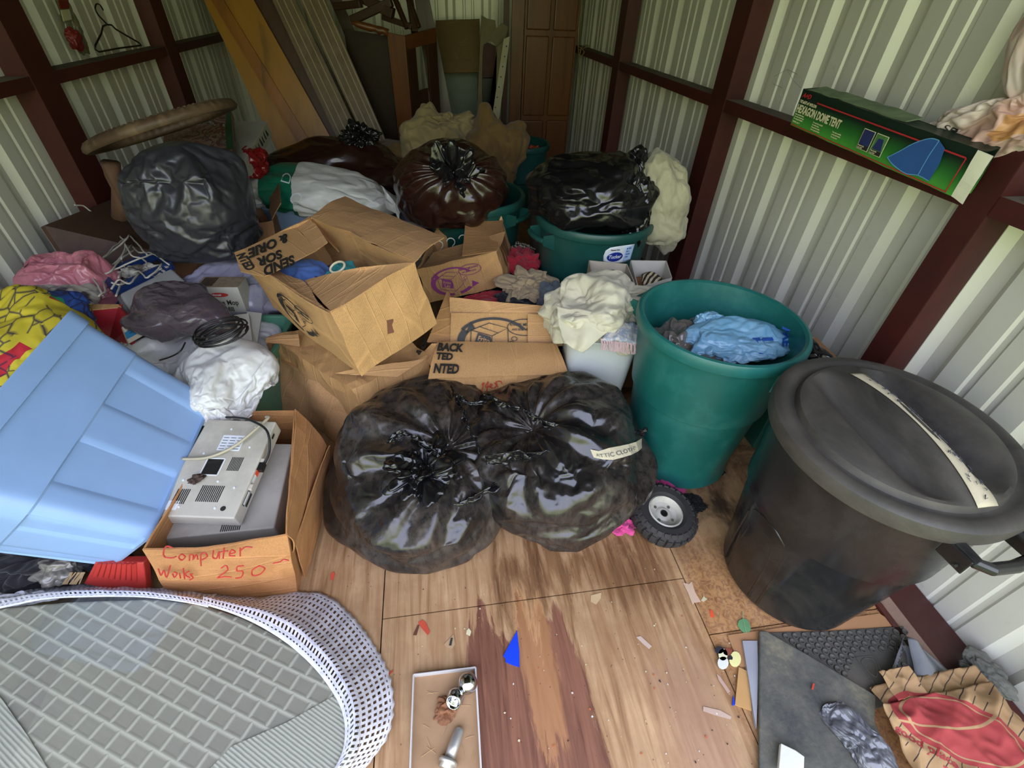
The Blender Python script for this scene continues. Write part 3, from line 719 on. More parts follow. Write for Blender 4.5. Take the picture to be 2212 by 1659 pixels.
# ---- big tipped open carton in the middle (pose recovered from its corners)
def place(loc, rv, k_=1.0): 
    l = V(EYE) + (V(loc) - V(EYE)) * k_; return rotvec(rv, l)
k_ = 1.27
MB = place((-0.295, 1.343, 0.751), (0.211, 1.868, -5.285), k_)
bx, by, bh = 0.262 * k_, 0.602 * k_, 0.204 * k_
cart = thing('cardboard_box', 'big open cardboard box lying tipped on top of the other boxes, clothes inside', 'box', M=MB, group=None)
q = shell(bx, by, bh, seed=4, amp=0.010, bulge=0.012); q.obj('body', CARD, cart, world=False)
def LW(M, p): return M @ V(p)
a, b_ = bx / 2, by / 2
MBi = MB.inverted()
def loc_(p): return MBi @ V(p)
near_l, near_r, far_r, far_l = [MB @ V(p) for p in ((-a, -b_, bh), (a, -b_, bh), (a, b_, bh), (-a, b_, bh))]
def on_plane(x, y, P, nrm):
    d = ray(x, y); P = np.array(P); nrm = np.array(nrm); t = (P - EYE) @ nrm / (d @ nrm); return V(EYE + d * t)
upn = (MB.to_3x3() @ V((0, 0, 1)))
# far flap folded outward over the right-hand side
f1 = [far_r, near_r, on_plane(958, 512, far_r + V((0.0, 0.06, 0.05)), (near_r - far_r).cross(V((0.5, 0.8, 0.05))).normalized()), on_plane(744, 424, far_r + V((0.0, 0.06, 0.05)), (near_r - far_r).cross(V((0.5, 0.8, 0.05))).normalized())]
f1 = [far_r, near_r, py(958, 512, near_r.y + 0.22), py(744, 424, far_r.y + 0.25)]
flap(cart, f1, CARDY, seed=3, amp=0.006, world=True, bend=0.012)
# near flap folded down inside
pA = near_l.lerp(near_r, 0.03); pB = near_l.lerp(near_r, 0.98)
f2 = [pA, pB, pz(783, 575, pB.z - 0.02), pz(655, 607, pA.z - 0.06)]
flap(cart, f2, CARDY, seed=5, amp=0.005, world=True)
# printed end flap, folded back over the open end
E0 = pz(508, 548, far_l.z - 0.01); zt = far_l.z + 0.045
pl = [pz(684, 540, zt), pz(571, 597, zt - .01), pz(528, 537, zt - 0.015), pz(636, 486, zt)]
fl = flap(cart, [pl[1], pl[0], pl[3], pl[2]], CARD, seed=0, amp=0.0, world=True, name='flap')
pl2 = [pz(684, 540, zt), pz(708, 522, zt + .01), pz(668, 467, zt + .02), pz(636, 486, zt)]
flap(cart, pl2, CARDY, seed=8, amp=0.003, world=True)
fo = [pz(571, 597, zt - .03), pz(520, 586, zt - .05), pz(506, 545, zt - .05), pz(528, 537, zt - .03)]
bk = flap(cart, [fo[1], fo[0], fo[3], fo[2]], CARD, seed=2, amp=0.0, world=True)
fr_ = [pz(668, 467, zt + .02), pz(732, 540, zt - .04), pz(722, 528, zt - .0), pz(676, 462, zt + .03)]
flap(cart, [pz(668, 470, zt + .03), pz(690, 500, zt), pz(733, 543, zt - .07), pz(712, 500, zt - .03)], CARDIN, seed=2, amp=0.003, world=True)
flap(cart, [near_l + V((0, 0, .004)), pz(655, 607, near_l.z - .05), pz(560, 560, far_l.z - .02), far_l + V((0, 0, 0.004))], CARDY, seed=9, amp=0.006, world=True, bend=-0.01)
# text runs upside down to the camera: frame origin at the far (upper) edge
o_ = pl[0]; xd = pl[1] - pl[0]; xd = (pl[1] - pl[0]).normalized(); 
Ft = frame(pl[0], pl[3] - pl[0], pl[1] - pl[0])   # x up the picture, y leftwards
W_f = (pl[1] - pl[0]).length
Tf = frame(pl[0].lerp(pl[3], 0.0), pl[1] - pl[0], pl[0] - pl[3])
for s_, (u, v), sz in (('SEND', (604.0, 601.0), 0.062), ('SOR', (604, 580), 0.062), ('& ORIE', (606, 522), 0.062)): pass
nrm_f = (pl[1] - pl[0]).cross(pl[3] - pl[0]).normalized()
if nrm_f.z < 0: nrm_f = -nrm_f
def word(s, p_start, p_end, hpx, ink, parent, P0, nrm, bold=0.04, cond=None, lift=0.001, name='printed_text'):
    """one word whose baseline runs p_start -> p_end (picture points on the given plane); hpx = picture point of the cap top above the start"""
    A = on_plane(*p_start, P0, nrm); B = on_plane(*p_end, P0, nrm); T = on_plane(*hpx, P0, nrm); n = V(nrm)
    x = (B - A); y = (T - A); 
    if x.cross(y).dot(n) < 0: n = -n
    size = abs(y.dot(n.cross(x.normalized()))) / 0.70
    M = frame(A + V(nrm) * lift, x, y)
    o = text(s, size, Matrix.Identity(4), ink, None, name, bold=bold)
    wd_ = max(v.co.x for v in o.data.vertices) - min(v.co.x for v in o.data.vertices); x0 = min(v.co.x for v in o.data.vertices)
    sh = y.dot(x.normalized()) / max(abs(y.dot(n.cross(x.normalized()))), 1e-6)
    for v in o.data.vertices: v.co.x = (v.co.x - x0) * x.length / wd_ + v.co.y * sh
    L = (wm(parent).inverted() if parent is not None else Matrix.Identity(4)) @ M; o.data.transform(L); o.parent = parent; return o
zP = pl[0]
word('& ORIE', (620, 505), (536, 540), (624, 522), INKB, fl, zP, nrm_f); word('SOR', (607, 540), (554, 560), (611, 557), INKB, fl, zP, nrm_f); word('SEND', (634, 552), (569, 577), (638, 571), INKB, fl, zP, nrm_f)
n2 = (fo[1] - fo[0]).cross(fo[3] - fo[0]).normalized(); n2 = n2 if n2.z > 0 else -n2
word('NTED', (511, 552), (534, 586), (529, 546), INKB, bk, fo[0], n2)
# tape scrap on the front end, black mark on the corner
Fn = frame(MB @ V((-a, -b_ - 0.006, 0)), MB.to_3x3() @ V((1, 0, 0)), MB.to_3x3() @ V((0, 0, 1)))
g = G(); shape(g, [(0.03, 0.10), (0.055, 0.10), (0.055, 0.15), (0.03, 0.15)], Fn @ Matrix.Rotation(math.radians(-20), 4, 'Z') @ Matrix.Translation((.07, .03, .004))); g.obj('torn_tape', BRN, cart)
knock_logo(cart, frame(MB @ V((-bx / 2 - .014, -.02, bh * .46)), MB.to_3x3() @ V((0, -1, 0)), MB.to_3x3() @ V((0, 0, 1))), INKB, 1.3)
# things inside it
blob('folded_jeans', MB @ V((-0.04, 0.16, 0.17)), (0.11, 0.09, 0.06), m_cloth('denim_blue', '#4a6ba6'), 11, sub=4, shrink=0.25, frames=14)
FABN = m_cloth('navy_fabric', '#1d2136'); FABT = m_cloth('teal_fabric', '#1f7a78')
setp(bpy.data.objects['folded_jeans'], 'pale blue denim garment inside the big tipped box', 'clothing', 'clothes in the tipped box')
o = blob('navy_shirt', MB @ V((0.02, 0.09, 0.16)), (0.11, 0.12, 0.06), FABN, 12, sub=4, shrink=0.25, frames=14); setp(o, 'navy garment inside the big tipped box, between the denim and the teal cloth', 'clothing', 'clothes in the tipped box')
o = blob('teal_shirt', MB @ V((0.05, 0.00, 0.17)), (0.06, 0.06, 0.06), FABT, 13, sub=4, shrink=0.2, frames=14); setp(o, 'teal garment inside the big tipped box beside the cream ring', 'clothing', 'clothes in the tipped box')
rg = thing('curtain_ring', 'cream plastic ring lying on the clothes in the big tipped box', 'ring', loc=pz(729, 577, near_l.z - 0.03))
g = G(); Mr = Matrix.Rotation(0.5, 4, 'X') @ Matrix.Rotation(-.4, 4, 'Y'); g.tube([Mr @ V((0.03 * math.cos(2 * math.pi * i / 24), 0.022 * math.sin(2 * math.pi * i / 24), 0)) for i in range(24)], 0.0045, 8, closed=True); mesh('ring', g.v, g.f, plain('cream_plastic', '#cfc4a4', .4), rg, smooth=True)

# ---- carton with the purple emblem
k_ = 1.02; pxx, pyy, ph = 0.418 * k_, 0.40, 0.184 * k_; MP = place((0.208, 2.45, 0.366), (-0.033, -0.307, -0.217), k_) @ Matrix.Translation((0, -(.634 * k_ - pyy) / 2, 0))
pur = thing('cardboard_box', 'open cardboard box with a purple printed emblem, behind the tipped box', 'box', M=MP)
shell(pxx, pyy, ph, seed=7, amp=0.007, bulge=0.006).obj('body', CARD, pur, world=False)
a, b_ = pxx / 2, pyy / 2
tl, tr_, brr, bl_ = [MP @ V(p) for p in ((-a, -b_, ph), (a, -b_, ph), (a, b_, ph), (-a, b_, ph))]
flap(pur, [tl, tr_, py(1092, 500, tr_.y + 0.17), py(935, 545, tl.y + 0.18)], CARDY, seed=12, world=True, bend=-0.008)
flap(pur, [tr_ + V((0, 0, .003)), brr + V((0, 0, .003)), py(1005, 478, brr.y - 0.03), py(998, 552, tr_.y + 0.05)], CARDIN, seed=13, world=True)
flap(pur, [bl_, brr, brr + V((-0.03, 0.03, 0.10)), bl_ + V((0.05, 0.05, 0.08))], CARDY, seed=14, world=True)
Fp = frame(MP @ V((-a, -b_, 0)), MP.to_3x3() @ V((1, 0, 0)), MP.to_3x3() @ V((0, 0, 1)))
knock_logo(pur, Fp @ Matrix.Translation((0.165, 0.085, 0.0085)), PURP, 1.2)
g = G(); Fs = frame(MP @ V((a, -b_, 0)), MP.to_3x3() @ V((0, 1, 0)), MP.to_3x3() @ V((0, 0, 1)))
for i in range(4): shape(g, [(0.10 + i * .05, 0.05), (0.125 + i * .05, 0.05), (0.125 + i * .05, 0.17), (0.10 + i * .05, 0.17)], Fs @ Matrix.Translation((0, 0, .008)))
g.obj('brown_print', BRN, pur)
for i in range(3):   # hangers poking out
    hg = thing('clothes_hanger', 'white hanger hook sticking out of the purple-print box', 'hanger', loc=MP @ V((-0.14 + i * 0.07, 0.05, ph)), group='hangers in the purple-print box')
    g = G(); g.tube([V((0.022 * math.cos(t), 0.0, 0.022 * math.sin(t) + 0.01)) for t in [math.radians(d) for d in range(-60, 190, 18)]] , 0.003, 6); g.tube([V((0.011, 0, -0.009)), V((0, 0, -0.03)), V((0.12, 0.02, -0.07)), V((-0.12, 0, -0.07)), V((0, 0, -0.03))], 0.0025, 6)
    mesh('wire', g.v, g.f, plain('white_wire', '#c8c4b8', .4), hg, smooth=True)

# ---- flattened carton printed BACK / TED / NTED in front of the clothes
bb = thing('cardboard_box', 'half-flattened cardboard box whose front flap reads BACK TED NTED', 'box', loc=(0.25, 1.72, 0.0))
g = G(); zt = 0.37
F0, F1 = pz(932, 815, zt), pz(1222, 806, zt); Bk0, Bk1 = V((F0.x + .0, F0.y + 0.40, zt - 0.02)), V((F1.x + 0.03, F1.y + 0.36, zt - .02)); dn = V((0, 0, -zt + 0.004))
for q4 in ((F0 + dn, F1 + dn, F1, F0), (F1 + dn, Bk1 + dn, Bk1, F1), (Bk1 + dn, Bk0 + dn, Bk0, Bk1), (Bk0 + dn, F0 + dn, F0, Bk0)): g.sheet(q4, 12, 10, 0.004)
g.crumple(0.006, 6, 21); g.obj('body', CARD, bb)
ft = [F0 + V((-0.012, -.012, .004)), F1 + V((.008, -.012, .004)), pz(1202, 741, zt + 0.05), pz(944, 738, zt + 0.05)]
fb = flap(bb, ft, CARD, seed=1, amp=0.0025, world=True, bend=0.01, label='front flap printed BACK TED NTED')
nb = (ft[1] - ft[0]).cross(ft[3] - ft[0]).normalized(); nb = nb if nb.z > 0 else -nb; nb0 = ft[0].lerp(ft[2], .5) + nb * 0.011
for wd_, a0, a1, tp_ in (('BACK', (944, 757), (1000, 760), (948, 741)), ('TED', (941, 776), (977, 778), (944, 762)), ('NTED', (936, 805), (990, 807), (940, 786))): word(wd_, a0, a1, tp_, INKB, fb, nb0, nb, bold=0.045)
lg = [pz(972, 750, zt + 0.01), pz(1150, 750, zt + .01), None, pz(974, 676, zt + .12)]; lg[2] = lg[1] + lg[3] - lg[0]
fl2 = flap(bb, lg, CARD, seed=1, amp=0.0015, world=True, label='inner flap with a black printed emblem')
nl = (lg[1] - lg[0]).cross(lg[3] - lg[0]).normalized(); Fl = frame(on_plane(1066, 737, lg[0], nl) + nl * .007, lg[1] - lg[0], lg[3] - lg[0])
knock_logo(bb, Fl, INKB, 1.55)
flap(bb, [pz(1140, 750, zt + .02), pz(1215, 747, zt + .015), pz(1208, 680, zt + .12), pz(1140, 678, zt + .13)], CARDY, seed=6, world=True, amp=.003)
flap(bb, [pz(972, 682, zt + .10), pz(1212, 700, zt + .09), pz(1208, 664, zt + .14), pz(972, 642, zt + .17)], CARDY, seed=7, world=True, amp=.003)
flap(bb, [pz(922, 740, zt + 0.02), pz(974, 742, zt + .02), pz(972, 634, zt + .17), pz(966, 628, zt + .17)], CARDIN, seed=8, world=True, amp=.004)
flap(bb, [pz(912, 765, zt - .02), pz(938, 800, zt - .01), pz(950, 742, zt + .05), pz(932, 742, zt + .05)], CARDY, seed=9, world=True, amp=.004)
g = G(); Pf = frame(F0.lerp(F1, 0.36) + V((0, -0.010, -0.06)), (F1 - F0), (0, 0, 1))
for st in ([(0, -.02), (.012, .03), (.004, .02)], [(.02, -.03), (.03, .035), (.018, .01), (.036, .012)], [(.036, .005), (.046, .018), (.040, .024), (.036, .008), (.05, .002)], [(.055, .0), (.066, .022), (.056, .028), (.07, .006)], [(.06, .034), (.08, .036), (.086, .02)]): stroke(g, smooth_path(st), 0.0028, Pf, lift=0.002)
g.obj('marker_handwriting', MARK, bb)

# ---- two crushed cartons between the tote and the bags
def crushed(label, top, drop, mat, seed, extra=()):
    t = thing('cardboard_box', label, 'box', loc=V((sum(p.x for p in top) / 4, sum(p.y for p in top) / 4, 0)))
    q = G(); q.sheet(top, 16, 16, 0.005)
    bot = [V((p.x, p.y, p.z * 0 + 0.01)) + d for p, d in zip(top, drop)]
    for i in range(4): j = (i + 1) % 4; q.sheet((bot[i], bot[j], top[j], top[i]), 16, 12, 0.005)
    q.crumple(0.016, 7, seed, 2); q.obj('body', mat, t)
    for e in extra: flap(t, e, CARDY, seed=seed + 1, world=True, amp=0.006)
    return t
z1 = 0.36; z2 = 0.22
tp1 = [pz(766, 850, z1 - .02), pz(905, 790, z1), pz(800, 690, z1 - .02), pz(578, 728, z1)]
tp1 = [pz(762, 842, z1 - .02), pz(925, 768, z1 + .01), pz(790, 680, z1 + .02), pz(580, 728, z1)]
cr1 = crushed('crushed cardboard box right under the tipped box, upper one of two', tp1, [V((0.05, -0.03, 0)), V((0, 0, 0)), V((0, 0, 0)), V((0.0, -.02, 0))], CARD, 31,
    [[pz(575, 738, z1 + .01), pz(648, 748, z1 + .012), pz(645, 722, z1 + .03), pz(576, 728, z1 + .02)], [pz(722, 806, z1 + .02), pz(860, 815, z1 - .0), pz(920, 775, z1 + .03), pz(745, 800, z1 + .03)]])
nc = V((0, 0, 1)); word('& OR', (905, 768), (929, 735), (897, 762), INKB, cr1, V((0, 0, z1 + .03)), nc)
D0, D1, D2, D3 = pz(570, 862, 0.02), pz(748, 962, 0.01), pz(770, 862, 0.26), pz(580, 766, 0.27)
cr2 = thing('cardboard_box', 'crushed cardboard box leaning behind the black bags, lower one of two', 'box', loc=V((D0.x, D0.y, 0)))
q = G(); q.sheet((D0, D1, D2, D3), 20, 16, 0.006, fn=lambda u, v: 0.012 * math.sin(u * 9 + v * 3)); q.sheet((D1, D1 + V((.04, .28, 0)), D2 + V((.02, .2, -.03)), D2), 12, 12, .005); q.sheet((D3, D2, D2 + V((0, .2, -.04)), D3 + V((0, .2, -.04))), 14, 8, .005)
q.crumple(0.012, 7, 37); q.obj('body', CARDY, cr2)
flap(cr2, [pz(575, 745, .29), pz(600, 790, .27), pz(598, 762, .30), pz(584, 738, .31)], CARD, seed=3, world=True)

# ---- hidden support carton under the shoeboxes
g = G(); g.box((0.93, 1.88, 0.245), (0.42, 0.28, 0.49)); g.crumple(0.004, 3, 2); t = thing('cardboard_box', 'tall plain cardboard box under the two shoeboxes', 'box', loc=(0.93, 1.88, 0)); g.obj('body', CARDD, t)

# ---- "Computer works 250" carton
cb = thing('cardboard_box', 'cardboard box marked Computer works 250 in red, beige computer gear inside', 'box', loc=(-0.72, 1.1, 0.0))
H = 0.33; a0, a1, a2, a3 = V((-0.94, 0.872, 0)), V((-0.537, 0.83, 0)), V((-0.52, 1.42, 0)), V((-0.98, 1.44, 0))
b0, b1, b2, b3 = pz(312, 1188, H), pz(621, 1156, H), pz(640, 886, H - .01), pz(478, 893, H - .01)
g = G(); t_ = .005
fb_ = lambda u, v: 0.012 * math.sin(math.pi * u)
g.sheet((a0, a1, b1, b0), 16, 14, t_, fn=fb_); g.sheet((a1, a2, b2, b1), 16, 14, t_); g.sheet((a2, a3, b3, b2), 12, 12, t_); g.sheet((a3, a0, b0, b3), 12, 12, t_); g.sheet((a0, a1, a2, a3), 8, 8, t_)
g.crumple(0.006, 5, 41); g.obj('body', CARDO, cb)
# right flap hanging outward
flap(cb, [b1 + V((0, 0, .003)), b2 + V((0, 0, .003)), pz(706, 962, 0.20), pz(634, 1196, 0.20)][::-1], CARDO, seed=43, world=True, amp=0.008, bend=0.01)
flap(cb, [pz(634, 1170, 0.24), pz(712, 960, 0.22), pz(712, 1050, 0.03), pz(655, 1250, 0.02)], CARDO, seed=44, world=True, amp=0.006)
Fc = frame(a0.lerp(a1, 0.0) + V((0, -0.012, 0.0)), a1 - a0, b0 - a0)
nf = (a1 - a0).cross(b0 - a0).normalized(); P0 = a0 + nf * 0.017
def ink_path(pts, w, parent, P0, nrm, mat, name='marker_handwriting', sm=True):
    q_ = G()
    for st in pts:
        P = [on_plane(*p, P0, nrm) for p in st]; n = V(nrm)
        if len(P) > 2 and sm:
            P = smooth_path([tuple(p) for p in P], 5)
        q_.tube(P, w / 2, 5)
    return q_.obj(name, mat, parent)
S1 = [[(372, 1183), (360, 1180), (353, 1192), (356, 1203), (372, 1205), (380, 1202)], [(392, 1197), (386, 1204), (393, 1210), (400, 1203), (394, 1197)],
      [(409, 1211), (410, 1199), (417, 1199), (417, 1209), (424, 1198), (427, 1208)], [(434, 1222), (434, 1198), (444, 1195), (447, 1203), (437, 1209)], [(461, 1190), (460, 1204), (468, 1206), (473, 1192), (474, 1206)],
      [(484, 1184), (482, 1206)], [(476, 1193), (492, 1190)], [(497, 1197), (508, 1193), (500, 1188), (496, 1200), (508, 1201)], [(519, 1184), (519, 1201)], [(518, 1190), (530, 1182), (545, 1183)],
      [(342, 1229), (348, 1243), (354, 1232), (360, 1247), (368, 1222)], [(373, 1240), (377, 1247), (382, 1239), (375, 1236)], [(388, 1239), (390, 1249)], [(396, 1228), (399, 1250)], [(408, 1234), (400, 1241), (410, 1248)], [(416, 1240), (411, 1241), (417, 1248), (410, 1253)],
      [(478, 1227), (488, 1222), (491, 1232), (470, 1248), (484, 1246), (500, 1247)], [(526, 1222), (513, 1224), (512, 1233), (524, 1234), (522, 1246), (509, 1249)], [(560, 1222), (545, 1232), (546, 1243), (562, 1240), (572, 1228), (560, 1222)],
      [(590, 1217), (604, 1214), (612, 1209), (624, 1211)]]
ink_path(S1[:10], 0.0042, cb, P0, nf, MARK); ink_path(S1[10:16], 0.0042, cb, P0, nf, MARK); ink_path(S1[16:19], 0.0042, cb, P0, nf, MARK); ink_path(S1[19:], 0.0042, cb, P0, nf, MARK)
# folded-down corner, torn tape
g = G(); shape(g, [(.24, .012), (.36, .004), (.365, .03), (.33, .034), (.29, .028)], Fc @ Matrix.Translation((0, 0, .004))); g.obj('torn_tape', plain('tan_tape', '#c79e6b', .35, .1), cb)

BEIGE = plain('beige_plastic', '#b9b3a5', 0.5, 0.06, 0.1, 200, dirt='#8f887a'); BEIGE2 = plain('grey_beige_plastic', '#a8a398', 0.5, 0.06, 0.1, 200, dirt='#8a8478'); DKS = plain('dark_slot', '#23211f', 0.6)
def rounded_box(d, r=0.01): 
    q_ = G(); q_.box((0, 0, 0), d); return q_
# lower unit: big printer/scanner body lying under
lowp = [pz(478, 1150, .24), pz(592, 1140, .24), pz(632, 958, .27), pz(560, 955, .27)]
low = thing('computer_case', 'larger dusty beige computer case, lower of the two in the marked box', 'computer', loc=lowp[0])
g = G(); lq = [lowp[0] + V((-0.22, 0.0, 0)), lowp[1], lowp[2], lowp[3] + V((-0.18, 0.02, 0))]
nn = (lq[1] - lq[0]).cross(lq[3] - lq[0]).normalized(); g.prism(lq, nn, 0.15); g.obj('case', BEIGE2, low, bevel=0.006)
g = G(); Fq = frame(lq[0], lq[1] - lq[0], lq[3] - lq[0]); Lx = (lq[1] - lq[0]).length
for i in range(10): shape(g, [(Lx - .16 + i * .006, .004), (Lx - .157 + i * .006, .004), (Lx - .157 + i * .006, .04), (Lx - .16 + i * .006, .04)], Fq, t=.0008)
g.obj('vent_slots', DKS, low)
# upper unit: upside-down desktop unit with ports, rear edge facing right
uq = [pz(352, 1152, .30), pz(505, 1120, .31), pz(600, 905, .37), pz(478, 905, .37)]
up_ = thing('computer_unit', 'upside-down beige computer unit with rear ports and a cable, upper in the marked box', 'computer', loc=uq[0])
un = (uq[1] - uq[0]).cross(uq[3] - uq[0]).normalized()
# make it a true rectangle
ex = (uq[1] - uq[0]).normalized(); ey = un.cross(ex).normalized(); Lx = 0.24; Ly = 0.36; O = uq[1] - ex * Lx
ysk = (uq[2] - uq[1]).normalized(); ey = (ysk - un * ysk.dot(un)).normalized(); ex = ey.cross(un).normalized(); O = uq[1] - ex * Lx
Fu = frame(O, ex, ey)
g = G(); P = [Fu @ V(p) for p in ((0, 0, 0), (Lx, 0, 0), (Lx, Ly, 0), (0, Ly, 0))]; g.prism(P, Fu.to_3x3() @ V((0, 0, 1)), 0.055); g.obj('case', BEIGE, up_, bevel=0.005)
def rects(lst, F, mat, name, parent, t=.001, lab=None):
    g_ = G()
    for (x, y, w, h) in lst: shape(g_, [(x, y), (x + w, y), (x + w, y + h), (x, y + h)], F, t=t)
    return g_.obj(name, mat, parent)
sl = [(0.10 + i * .006, 0.05, .003, .055) for i in range(12)] + [(0.15 + i * .005, 0.16, .0025, .05) for i in range(8)] + [(0.03 + i * .006, .04, .003, .05) for i in range(7)]
[rects(q5, Fu, DKS, 'vent_slots', up_) for q5 in (sl[:12], sl[12:20], sl[20:])]; rects([(0.075, 0.145, .05, .055)], Fu, plain('black_sticker', '#1f1e1e', .3), 'black_panel', up_)
rects([(0.07, 0.14, .06, .003), (0.07, 0.202, .06, .003), (0.07, .14, .003, .065), (0.127, .14, .003, .065)], Fu, LBL, 'panel_border', up_)
rects([(0.085, 0.235, .075, .06)], Fu, LBL, 'rating_label', up_); rects([(0.02, 0.02, .035, .03)], Fu, LBL, 'rating_label', up_); rects([(0.09 + (i % 3) * .024, 0.24 + (i // 3) * .011, .018, .0015) for i in range(15)], Fu @ Matrix.Translation((0, 0, .001)), INKB, 'label_print', up_)
ft_ = [(0.03, 0.12), (0.05, .22), (.14, .12), (.17, .03), (.19, .25), (.10, .32), (.18, .33), (.06, .03), (.2, .1)]
g = G()
for x, y in ft_: g.lathe([(.0035, 0), (.0035, .002), (0, .002)], 10, M=Fu @ Matrix.Translation((x, y, 0)))
g.obj('screws', LBL, up_)
g = G(); g.lathe([(.008, 0), (.008, .0012), (0, .0012)], 16, M=Fu @ Matrix.Translation((.195, .03, 0))); g.obj('round_hole', DKS, up_)
Fe = Fu @ Matrix.Translation((Lx, 0, 0)) @ Matrix.Rotation(math.radians(90), 4, 'Y')  # rear edge face, x = down, y along
rects([(.012, .05, .012, .05), (.030, .055, .010, .045)], Fe, DKS, 'port', up_); rects([(.014, .053, .007, .044)], Fe @ Matrix.Translation((0, 0, .001)), LBL, 'port', up_)
rects([(.012, .13, .010, .028)], Fe, LBL, 'port', up_); rects([(.014, .30, .010, .02)], Fe, DKS, 'port', up_); rects([(.008, .155, .018, .024)], Fe @ Matrix.Translation((0, 0, .001)), plain('orange_sticker', '#e0512c', .5), 'orange_sticker', up_)
for y in (.11, .205): g = G(); g.box(Fu @ V((Lx + .004, y, -.012)), (.012, .02, .010), Fu.to_3x3()); g.obj('latch', BEIGE, up_, bevel=.002)
CABW = plain('cream_cable', '#a39a83', .5, .08, 0.05); CABB = plain('black_cable', '#161616', .4, .1)
g = G(); g.tube(smooth_path([tuple(Fu @ V(p)) for p in ((0.0, .19, .012), (.08, .20, .012), (.15, .24, .02), (.20, .31, .025), (.22, .36, .02), (.205, .37, .01))], 8), .005, 8); g.obj('cream_cable', CABW, up_, smooth=True)
g = G(); g.tube(smooth_path([tuple(Fu @ V(p)) for p in ((Lx + .01, .19, -.02), (Lx + .02, .24, .0), (Lx + .0, .30, .03), (.17, .34, .03), (.11, .36, .015), (.06, .37, 0))], 8), .004, 8); g.box(Fu @ V((Lx + .008, .185, -.015)), (.018, .028, .018), Fu.to_3x3()); g.obj('power_cord', CABB, up_, smooth=False)
o = blob('dead_moth', Fu @ V((.075, .125, .012)), (.02, .018, .012), plain('brown_scrap', '#3b2c22', .8, .3), 3, sub=3, lump=.5, lsc=3, shrink=.3, frames=8); setp(o, 'small dark brown scrap lying on the upside-down computer unit', 'scrap')
o.name = 'plant_scrap'

# ---- rounded plastic totes
def rrect(a, b, r, n=8, seg=14):
    out = []
    for cx_, cy_, s0 in ((a - r, b - r, 0), (-a + r, b - r, 90), (-a + r, -b + r, 180), (a - r, -b + r, 270)):
        for i in range(n + 1): t = math.radians(s0 + 90 * i / n); out.append((cx_ + r * math.cos(t), cy_ + r * math.sin(t)))
    res = []
    for i, p in enumerate(out):
        q_ = out[(i + 1) % len(out)]; L = math.dist(p, q_); m_ = max(1, int(L / 0.012)) if i % (n + 1) == n else 1
        for j in range(m_): res.append((p[0] + (q_[0] - p[0]) * j / m_, p[1] + (q_[1] - p[1]) * j / m_))
    return res
def tote(name, label, M, dims, taper, mat, cat='tote', ribs=True, band=0.58, r=0.05, rimh=0.035, rimw=0.012, parent_extra=None):
    t = thing(name, label, cat, M=M); A, B, h = dims[0] / 2, dims[1] / 2, dims[2]; base = rrect(1, B / A, r / A)
    base = rrect(A, B, r); n = len(base)
    def loop(zf, off, rib=0.0):
        kx = taper[0] + (1 - taper[0]) * zf; ky = taper[1] + (1 - taper[1]) * zf; o = []
        for i, (x, y) in enumerate(base):
            nx, ny = x / A, y / B; ln = math.hypot(nx, ny); d = off
            if rib:
                s_ = y if abs(abs(x) - A) < r * .6 else x
                ph_ = ((s_ - .14) / .29) % 1.0; d += -rib * (1 / (1 + math.exp(-(abs(ph_ - .5) - .25) * 90)))
            X, Y = x * kx, y * ky
            ex_ = (1 if X > 0 else -1) * d * min(1, max(0, (abs(x) - (A - r)) / r)); ey_ = (1 if Y > 0 else -1) * d * min(1, max(0, (abs(y) - (B - r)) / r))
            o.append((X + ex_, Y + ey_, h * zf))
        return o
    L = [loop(0, -0.012), loop(0.0, -.004), loop(0.02, 0, .0), loop(0.035, 0, .009 if ribs else 0)]
    if ribs: L += [loop(z, 0, .009) for z in (.15, .3, .45, band - .012)] + [loop(band, .004)]
    L += [loop(z, .004) for z in (band + .02, .8)] + [loop(1 - rimh / h - .002, .004), loop(1 - rimh / h, rimw), loop(1 - .004 / h, rimw + .003), loop(1, rimw), loop(1, -.002), loop(.985, -.006), loop(.5, -.006), loop(.02, -.008)]
    vs = [p for l in L for p in l]; fs = []
    for i in range(len(L) - 1):
        for k__ in range(n): fs.append((i * n + k__, i * n + (k__ + 1) % n, (i + 1) * n + (k__ + 1) % n, (i + 1) * n + k__))
    fs.append(tuple(range(n))[::-1]); fs.append(tuple((len(L) - 1) * n + k__ for k__ in range(n)))
    b = mesh('body', vs, fs, mat, t, smooth=True); b.modifiers.new('e', 'EDGE_SPLIT').split_angle = 0.5
    return t
LBLUE = plain('light_blue_plastic', '#84a2cc', 0.38, 0.04, 0.04, 250); LBLUE2 = plain('grey_blue_plastic', '#7890ae', 0.42, 0.05); SAGE = plain('sage_green_plastic', '#4d8068', 0.4, 0.06)
tt = tote('storage_tote', 'large light blue plastic tote tipped on its side at the left, closest to the door', rotvec((-0.672, 5.469, 0.643), (-0.964, 1.183, 0.247)), (0.34, 0.648, 0.477), (0.82, 0.86), LBLUE, r=0.05, rimh=.055)
Mt = wm(tt); A, B, h = .34 / 2, .648 / 2, .477
